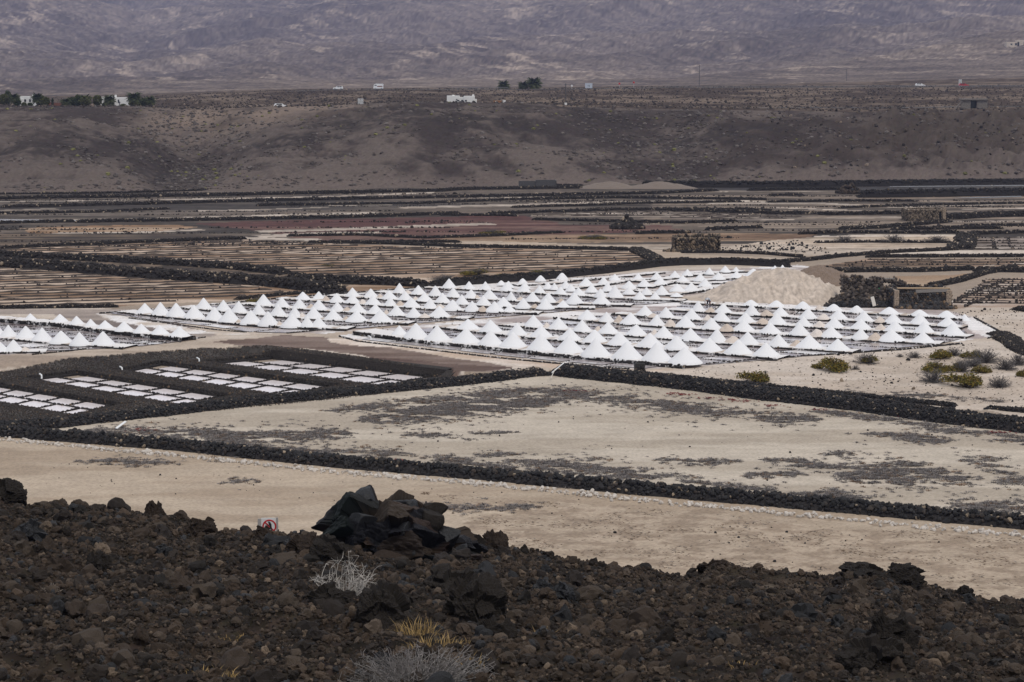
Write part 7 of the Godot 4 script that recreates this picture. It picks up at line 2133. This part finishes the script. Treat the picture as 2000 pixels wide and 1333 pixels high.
func make_far_things() -> void:
	var i := 0
	for p in [
		[[-161.35, 15.62, -650.00], 1.6, 2.1, "tall palm left of the first white villa, near the left edge"], [[-153.41, 15.65, -648.00], 1.7, 2.3, "tall palm right of the first white villa"], [[-143.64, 15.53, -645.00], 0.5, 2.0, "short palm between the red wall and the round trees"], [[-138.28, 15.62, -650.00], 1.4, 2.3, "palm standing among the round green trees"], [[-129.64, 15.69, -645.00], 1.3, 2.5, "bushy palm in front of the second white villa"], [[-121.57, 15.69, -645.00], 1.9, 2.9, "tallest palm, right part of the second white villa"], [[-116.46, 15.69, -645.00], 1.2, 2.0, "slim palm at the right end of the villa garden"],
		[[-3.48, 19.61, -852.00], 0.6, 3.0, "left palm of three by the road in the middle"], [[4.78, 19.61, -852.00], 0.5, 2.6, "small middle palm of three by the road"], [[9.32, 19.63, -850.00], 1.2, 3.8, "largest palm of three by the road"]]:
		palm(p[3], p[0][0], p[0][2], p[1] + 0.9, p[2] * 1.12, 40 + i)
		i += 1
	i = 0
	for p in [
		[[-160.11, 15.63, -649.00], 1.2, 2.0, "green bush under the first tall palm"], [[-153.19, 15.59, -652.00], 1.6, 2.8, "green bush under the palm right of the first villa"], [[-142.76, 15.62, -650.00], 1.5, 2.6, "olive tree left of the round garden trees"], [[-137.59, 15.68, -646.00], 2.0, 2.8, "broad tree at the foot of the garden palm"], [[-131.56, 15.65, -648.00], 1.2, 1.2, "bush at the left corner of the second villa"], [[-125.00, 15.71, -644.00], 1.2, 0.9, "low bush before the middle of the second villa"], [[-119.15, 15.65, -648.00], 1.5, 2.2, "bush between the two right-hand garden palms"],
		[[-165.51, 15.59, -652.00], 1.7, 3.0, "dark round tree at the left edge of the garden"], [[-164.77, 15.55, -655.00], 1.3, 4.0, "taller round tree behind the one at the left edge"], [[-157.39, 15.68, -646.00], 1.0, 1.2, "low green bush before the first white villa"], [[-155.41, 15.68, -646.00], 1.0, 1.0, "olive bush at the foot of the first villa"], [[-150.46, 15.68, -646.00], 1.6, 2.4, "grey-green bush right of the first villa palm"], [[-140.34, 15.65, -648.00], 1.6, 3.2, "round green tree left of the palm in the garden"], [[-134.05, 15.65, -648.00], 1.7, 3.0, "dark green round tree left of the second villa"]]:
		bush(p[3], p[0][0], p[0][2], p[1] * 1.1, p[2] * 1.25, [Color(0.045, 0.06, 0.022), Color(0.075, 0.08, 0.03)][i % 2], 60 + i)
		i += 1
	var cy := [-148.16, 15.51, -646.00]
	bush("narrow dark cypress before the red garden wall", cy[0], cy[2], 0.55, 2.7, Color(0.022, 0.04, 0.018), 91, "cypress_tree")
	var rw := [-146.86, 15.76, -652.00]
	tag(part("garden_wall", box_mesh(Vector3(12.0, 1.3, 0.3), 0.03), M.terracotta, self, Vector3(rw[0], far_h(rw[0], rw[2]) + 0.5, rw[2])), "low red garden wall between the two white villas", "wall")
	var v := [-159.28, 15.48, -660.00]
	house("white_villa", "first white villa half hidden by palms at the left edge", v[0], v[2], far_h(v[0], v[2]) - 0.1, [[0.0, 0.0, 4.6, 3.3, 4.0, 0], [-2.2, 0.0, 2.4, 2.6, 3.6, 0, 0.4], [1.7, 3.3, 0.7, 0.6, 0.7, 1]], [[-0.6, 1.9, 0.6, 0.8, 2.02], [1.0, 1.9, 0.6, 0.9, 2.02], [2.1, 2.2, 0.4, 0.6, 2.02]])
	v = [-132.04, 15.45, -662.00]
	house("white_villa", "second white villa, wider, with a chimney behind palms", v[0], v[2], far_h(v[0], v[2]) - 0.1, [[-3.6, 0.0, 3.6, 2.9, 4.0, 0], [0.2, 0.0, 4.0, 2.7, 3.6, 0, 0.3], [3.6, 0.0, 3.4, 2.8, 4.0, 0], [1.1, 2.7, 0.6, 0.9, 0.6, 1], [-0.6, 2.7, 1.4, 0.5, 2.0, 0]], [[2.4, 1.5, 0.5, 1.1, 2.02], [-3.6, 1.8, 0.8, 0.7, 2.02], [-0.4, 1.6, 0.7, 0.8, 2.12]])
	v = [-15.88, 16.34, -622.00]
	house("white_bungalow", "low white flat-roofed house on the escarpment rim", v[0], v[2], far_h(v[0], v[2]) - 0.1, [[-2.35, 0.0, 3.9, 2.75, 4.0, 0], [0.35, 0.0, 1.6, 2.3, 3.2, 0], [2.6, 0.0, 3.4, 2.65, 4.0, 0], [3.85, 2.65, 0.6, 0.45, 0.7, 1], [-2.3, 2.75, 0.7, 0.25, 0.9, 0], [4.5, 0.0, 0.8, 1.7, 3.0, 0]], [[-1.2, 1.55, 0.4, 0.4, 2.02], [-0.75, 1.25, 0.7, 0.4, 2.02], [0.5, 1.2, 0.7, 0.5, 1.62], [1.6, 1.2, 0.6, 0.5, 2.02]])
	v = [-3.91, 16.94, -612.00]
	var sh := thing("brown_shed", "small brown shed with a white tank on the rim right of the white house", "shed", Vector3(v[0], far_h(v[0], v[2]) - 0.2, v[2]))
	part("wall", box_mesh(Vector3(2.4, 1.1, 1.6), 0.03), M.wood_brown, sh, Vector3(-0.5, 0.5, 0))
	part("door", box_mesh(Vector3(0.4, 0.6, 0.05)), M.bleached, sh, Vector3(-1.0, 0.6, 0.82))
	part("tank", cyl(0.45, 1.2, 16), M.whitewash, sh, Vector3(1.5, 0.6, 0))
	v = [-43.46, 17.14, -575.00]
	board_sign("notice_board", "square white board with three small marks on the rim", v[0], v[2], 1.6, 1.65, 0.1, M.pale_board, [[-0.45, 0.75, 0.16, 0.5, M.sign_grey], [0.0, 0.8, 0.16, 0.6, M.sign_grey], [0.45, 0.75, 0.16, 0.5, M.sign_grey], [0, 1.4, 0.2, 0.2, M.terracotta]])
	v = [32.76, 19.80, -856.00]
	board_sign("road_board", "large pale blue direction board beside the road", v[0], v[2], 3.1, 2.1, 0.5, M.pale_blue, [[-0.1, 0.95, 0.9, 0.14, M.sign_black], [0.25, 0.9, 0.14, 0.8, M.sign_black], [0.3, 1.6, 1.2, 0.1, M.grey_metal]])
	v = [193.06, 20.41, -864.00]
	board_sign("roadside_board", "tall pale information board behind the red car", v[0], v[2], 1.4, 2.4, 0.9, M.pale_board, [[0, 1.7, 0.8, 0.15, M.grey_metal], [0, 1.2, 0.5, 0.4, M.sign_grey]])
	for s in [[[46.60, 20.16, -870.00], "small white and red round road sign", M.sign_red, 1.6], [[53.12, 20.13, -875.00], "red road sign right of the white one", M.sign_red, 2.2], [[25.97, 20.16, -870.00], "white marker post left of the direction board", M.sign_white, 1.2], [[-4.08, 20.45, -1000.00], "tiny pale post beyond the road", M.sign_white, 1.2]]:
		var o := thing("road_sign", s[1], "road sign", Vector3(s[0][0], far_h(s[0][0], s[0][2]) - 0.2, s[0][2]))
		part("post", cyl(0.06, s[3] + 0.6, 8), M.grey_metal, o, Vector3(0, s[3] * 0.5, 0))
		part("disc", cyl(0.42, 0.05, 20), s[2], o, Vector3(0, s[3] + 0.4, 0.05), Vector3(PI / 2, 0, 0))
	for s in [[[15.69, 16.86, -585.00], 6.2, "dark utility pole with a white base box on the rim"], [[84.02, 20.68, -900.00], 10.0, "tall thin power pole beyond the road"], [[208.43, 22.47, -1250.00], 7.0, "distant thin power pole on the right"], [[-125.36, 16.09, -640.00], 1.8, "short thin post on the plateau"]]:
		var o := thing("utility_pole", s[2], "pole", Vector3(s[0][0], far_h(s[0][0], s[0][2]) - 0.3, s[0][2]))
		part("shaft", cyl(0.13, s[1] + 0.3, 10), M.pole, o, Vector3(0, s[1] * 0.5 + 0.15, 0))
		part("cross_arm", box_mesh(Vector3(0.9, 0.1, 0.1), 0.02), M.pole, o, Vector3(0, s[1] - 0.1, 0))
		if s[1] == 6.2: part("base_box", box_mesh(Vector3(0.75, 0.75, 0.5), 0.05), M.whitewash, o, Vector3(0.0, 0.55, 0.4))
	# the two roads: strips that follow the land
	for rd in [["road", [-94.86, 19.02, -845.00, -65.06, 19.41, -850.00, -32.45, 19.64, -848.00, 0.00, 19.66, -845.00, 32.33, 19.87, -845.00, 64.89, 20.28, -848.00, 108.16, 20.28, -848.00, 162.62, 20.27, -850.00, 216.82, 20.49, -850.00, 271.02, 20.49, -850.00], 6.0], ["service_road", [73.57, 15.28, -600.00, 92.27, 15.24, -602.00, 115.72, 15.21, -604.00, 139.32, 15.33, -606.00, 155.30, 15.46, -608.00, 195.40, 15.55, -612.00], 4.5]]:
		var st := st_new()
		var a: Array = rd[1]
		var prev := []
		for k in range(0, a.size() - 3, 3):
			for q in 12:
				var x := lerpf(a[k], a[k + 3], q / 12.0)
				var z := lerpf(a[k + 2], a[k + 5], q / 12.0)
				var y := maxf(maxf(far_h(x, z), far_h(x, z + rd[2] * 0.5)), far_h(x, z - rd[2] * 0.5)) + 0.1
				var row := [Vector3(x, y - 1.2, z + rd[2] * 0.6), Vector3(x, y, z + rd[2] * 0.5), Vector3(x, y, z - rd[2] * 0.5), Vector3(x, y - 1.2, z - rd[2] * 0.6)]
				if prev:
					for j in 3: quad(st, prev[j], prev[j + 1], row[j + 1], row[j])
				prev = row
		ground_sheet(rd[0], done(st), M.asphalt)
	for g in [[[64.43, 20.32, -842.00, 85.91, 20.32, -842.00, 107.39, 20.32, -842.00, 128.87, 20.32, -842.00, 150.35, 20.32, -842.00, 172.03, 20.31, -843.00, 193.53, 20.31, -843.00, 215.29, 20.52, -844.00, 247.58, 20.52, -844.00], "long grey guard rail along the road at right"], [[-25.75, 19.68, -841.00, -12.87, 19.68, -841.00, 0.00, 19.68, -841.00], "short grey guard rail left of the three palms"]]:
		var o := thing("guard_rail", g[1], "guard rail")
		var a: Array = g[0]
		var pts := []
		for k in range(0, a.size() - 3, 3):
			for q in 8:
				var x := lerpf(a[k], a[k + 3], q / 8.0)
				var z := lerpf(a[k + 2], a[k + 5], q / 8.0)
				var y := far_h(x, z)
				pts.append(Vector3(x, y + 0.75, z))
				part("post", cyl(0.06, 1.3, 6), M.rail, o, Vector3(x, y + 0.15, z))
		part("rail", tube_mesh(pts, 0.11, 0.11, 6), M.rail, o)
	v = [172.62, 20.07, -848.00]
	car("white_car", "white estate car on the road at right", "car", v[0], v[2], road_y(v[0], v[2]), M.car_white, 0.0)
	v = [191.01, 20.07, -848.00]
	car("red_car", "red car on the road near the right edge", "car", v[0], v[2], road_y(v[0], v[2]), M.car_red, 0.0)
	v = [-56.60, 19.41, -850.00]
	car("camper_van", "white camper van with a rust-coloured stripe on the road at left", "van", v[0], v[2], road_y(v[0], v[2]), M.car_white, PI, true)
	v = [-73.73, 19.20, -850.00]
	car("white_car", "small white car half hidden behind the rim, left of the camper", "car", v[0], v[2], road_y(v[0], v[2]), M.car_white, PI)
	v = [-73.31, 15.51, -635.00]
	car("white_car", "white car parked on the plateau right of the villa garden", "car", v[0], v[2], far_h(v[0], v[2]) - 0.05, M.car_white, 0.3)
	# culvert under the service road, and the building high on the shoulder
	v = [136.04, 12.14, -590.00]
	var cu := thing("culvert", "grey concrete culvert with a dark square opening under the service road", "culvert", Vector3(v[0], far_h(v[0], v[2]) - 0.6, v[2]))
	part("headwall", box_mesh(Vector3(2.8, 3.0, 0.6), 0.05), M.concrete, cu, Vector3(-2.4, 1.6, 0))
	part("headwall", box_mesh(Vector3(3.0, 3.0, 0.6), 0.05), M.concrete, cu, Vector3(2.4, 1.6, 0))
	part("slab", box_mesh(Vector3(8.0, 0.5, 3.0), 0.05), M.concrete, cu, Vector3(0, 3.3, -0.8))
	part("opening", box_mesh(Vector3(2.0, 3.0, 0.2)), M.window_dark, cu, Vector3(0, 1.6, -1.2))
	part("wing", box_mesh(Vector3(3.0, 0.3, 0.5), 0.05), M.concrete, cu, Vector3(-4.6, 1.6, 0.3), Vector3(0, 0, 0.9))
	v = [475.85, 57.40, -1890.00]
	var fb := thing("hillside_building", "long beige building with a sloping ramp, high at the right edge", "building", Vector3(v[0], far_h(v[0], v[2]) - 2.0, v[2]))
	part("wall", box_mesh(Vector3(22.0, 8.0, 8.0), 0.1), M.far_plaster, fb, Vector3(9.0, 3.5, 0))
	part("wing", box_mesh(Vector3(12.0, 6.0, 8.0), 0.1), M.far_plaster, fb, Vector3(-6.0, 2.6, 0))
	part("ramp", box_mesh(Vector3(15.0, 2.2, 3.0), 0.1), M.far_plaster, fb, Vector3(-4.0, -1.2, 8.0), Vector3(0, 0, -0.5))
	for wx in [[-7.5, 3.2], [-3.2, 3.6], [5.0, 4.6], [12.0, 4.6]]:
		part("window", box_mesh(Vector3(1.8, 2.0, 0.3)), M.window_dark, fb, Vector3(wx[0], wx[1], 4.1))

func road_y(x: float, z: float) -> float:
	return maxf(maxf(far_h(x, z), far_h(x, z + 3.0)), far_h(x, z - 3.0)) + 0.1

# ---------------------------------------------------------------- scrub and rocks of the escarpment and plateau
func make_scrub() -> void:
	var xf := []
	var col := PackedColorArray()
	for i in 34000:
		var b := rnd(-0.29, 0.29)
		var d := rnd(432.0, 566.0)
		var x := b * d
		var d0 := table(HILL_FOOT, b)
		if d < d0 + 3.0: continue
		var patch := n2(x, -d, 5.0) + 0.7 * n2(x, -d, 18.0)
		var gully := exp(-pow((b * 1000.0 + 160.0) / 26.0, 2.0)) + exp(-pow((b * 1000.0 - 75.0) / 30.0, 2.0)) * 0.7
		if patch + gully * 0.9 < rnd(-0.1, 0.75): continue
		var s := rnd(0.18, 0.6)
		xf.append(Transform3D(Basis(Vector3.UP, rnd(0, TAU)) * Basis.from_scale(Vector3(s, s * rnd(0.5, 0.9), s)), Vector3(x, far_h(x, -d) - 0.03, -d)))
		var k := rng.randf()
		col.append((Color(0.075, 0.063, 0.058) if k < 0.75 else (Color(0.12, 0.105, 0.098) if k < 0.96 else Color(0.12, 0.115, 0.045))) * rnd(0.7, 1.3))
	var o := thing("hill_scrub", "sparse grey-brown scrub dotting the escarpment", "scrub")
	scatter("scrub", TUFTS + SCRUB, xf, col, M.leaf, o)
	tag(o, "", "", "", "stuff")
	xf = []
	col = PackedColorArray()
	for i in 40000:
		var b := rnd(-0.29, 0.29)
		var d := 470.0 + 430.0 * pow(rng.randf(), 1.2)
		if d < 566.0 and b < 0.13: continue
		if d > 838.0 and d < 858.0: continue
		var x := b * d
		if d < 570.0 and d < table(HILL_FOOT, b) + 8.0: continue
		var patch := n2(x, -d * 0.6, 6.0) + 0.6 * n2(x, -d, 22.0)
		if patch < rnd(-0.5, 0.5): continue
		var s := minf(0.22 * exp(rng.randfn() * 0.5), 0.5)
		if d < 566.0:
			if rng.randf() < 0.5: continue
			s *= 1.15
		xf.append(Transform3D(any_turn() * Basis.from_scale(Vector3(s * 1.2, s * 0.8, s)), Vector3(x, far_h(x, -d) + s * 0.2, -d)))
		var k := rng.randf()
		col.append((Color(0.045, 0.037, 0.034) if k < 0.7 else (Color(0.11, 0.085, 0.066) if k < 0.93 else Color(0.22, 0.17, 0.13))) * rnd(0.7, 1.3))
	o = thing("plateau_rocks", "dark lava rocks littering the plateau and the right-hand cliff", "rocks")
	scatter("rocks", ROCKS, xf, col, M.stone, o)
	tag(o, "", "", "", "stuff")

var SCRUB := []

func _ready() -> void:
	rng.seed = 20240611
	N.noise_type = FastNoiseLite.TYPE_SIMPLEX_SMOOTH
	N.seed = 7
	N.frequency = 0.01
	N.fractal_octaves = 3
	NR.noise_type = FastNoiseLite.TYPE_SIMPLEX_SMOOTH
	NR.seed = 19
	NR.frequency = 0.01
	NR.fractal_type = FastNoiseLite.FRACTAL_RIDGED
	NR.fractal_octaves = 4
	# camera: a long lens from the lava hill
	var cam := Camera3D.new()
	cam.name = "camera"
	add_child(cam)
	cam.position = Vector3(0, 25, 0)
	cam.rotation_degrees = Vector3(-7.565, 0, 0)
	cam.fov = 19.455
	cam.near = 0.5
	cam.far = 12000.0
	cam.current = true
	# overcast sky and a veiled sun
	var sky := ProceduralSkyMaterial.new()
	sky.sky_top_color = Color(0.815, 0.83, 0.86)
	sky.sky_horizon_color = Color(0.735, 0.75, 0.78)
	sky.sky_curve = 0.25
	sky.ground_bottom_color = Color(0.25, 0.22, 0.2)
	sky.ground_horizon_color = Color(0.5, 0.5, 0.52)
	sky.sun_angle_max = 1.0
	var env := Environment.new()
	env.background_mode = Environment.BG_SKY
	env.sky = Sky.new()
	env.sky.sky_material = sky
	env.background_energy_multiplier = 1.0
	env.tonemap_mode = Environment.TONE_MAPPER_LINEAR
	env.tonemap_exposure = 1.25
	env.fog_enabled = true
	env.fog_density = 0.000085
	env.fog_light_color = Color(0.70, 0.74, 0.92)
	env.sdfgi_enabled = true
	env.ssao_enabled = true
	env.ssil_enabled = true
	var we := WorldEnvironment.new()
	we.name = "world"
	we.environment = env
	add_child(we)
	var sun := DirectionalLight3D.new()
	sun.name = "sun"
	add_child(sun)
	sun.rotation_degrees = Vector3(-58, 35, 0)
	sun.light_energy = 0.42
	sun.light_color = Color(1.0, 0.97, 0.92)
	sun.light_angular_distance = 14.0
	sun.shadow_enabled = true

	make_materials()
	mat("heap_far", Color(0.17, 0.135, 0.112), 0.95, M.hill_earth.albedo_texture, 4.0, 4.0)
	mat("lintel", Color(0.21, 0.195, 0.185), 0.9, M.earth.albedo_texture, 1.0, 0.8)
	mat("coping", Color(0.42, 0.30, 0.19), 0.95, M.stone.albedo_texture, 0.6, 1.0)
	mat("block_dark", Color(0.04, 0.038, 0.036), 0.95, M.stone.albedo_texture, 0.5, 2.0)
	mat("pale_board", Color(0.45, 0.46, 0.47), 0.7)
	mat("far_plaster", Color(0.50, 0.43, 0.36), 0.95)
	for i in 7: ROCKS.append(rock_mesh(i + 1, 1, 14, 0.16))
	for i in 8: CLINKER.append(jagged_mesh(i + 41, 2, 15, 0.32, 0.14))
	for i in 6: BLOCKS.append(rock_mesh(i + 71, 4, 10, 0.05, 1.6, false, 0.42))
	for i in 6: BOULDERS.append(jagged_mesh(i + 91, 5, 46, 0.3, 0.10))
	for i in 3: SCRUB.append(rock_mesh(i + 121, 1, 0, 0.5, 2.0))
	for c in [Color(0.03, 0.024, 0.021), Color(0.054, 0.040, 0.031), Color(0.03, 0.03, 0.032), Color(0.07, 0.054, 0.042), Color(0.024, 0.021, 0.019)]:
		var m: StandardMaterial3D = M.clinker.duplicate()
		m.albedo_color = c.linear_to_srgb()
		lava_mats.append(m)
	make_regions()
	make_land()
	make_walls()
	make_basins()
	make_fields()
	make_salt_fields()
	make_middle_things()
	make_mats()
	make_shrubs()
	make_scrub()
	make_far_things()
	make_front()
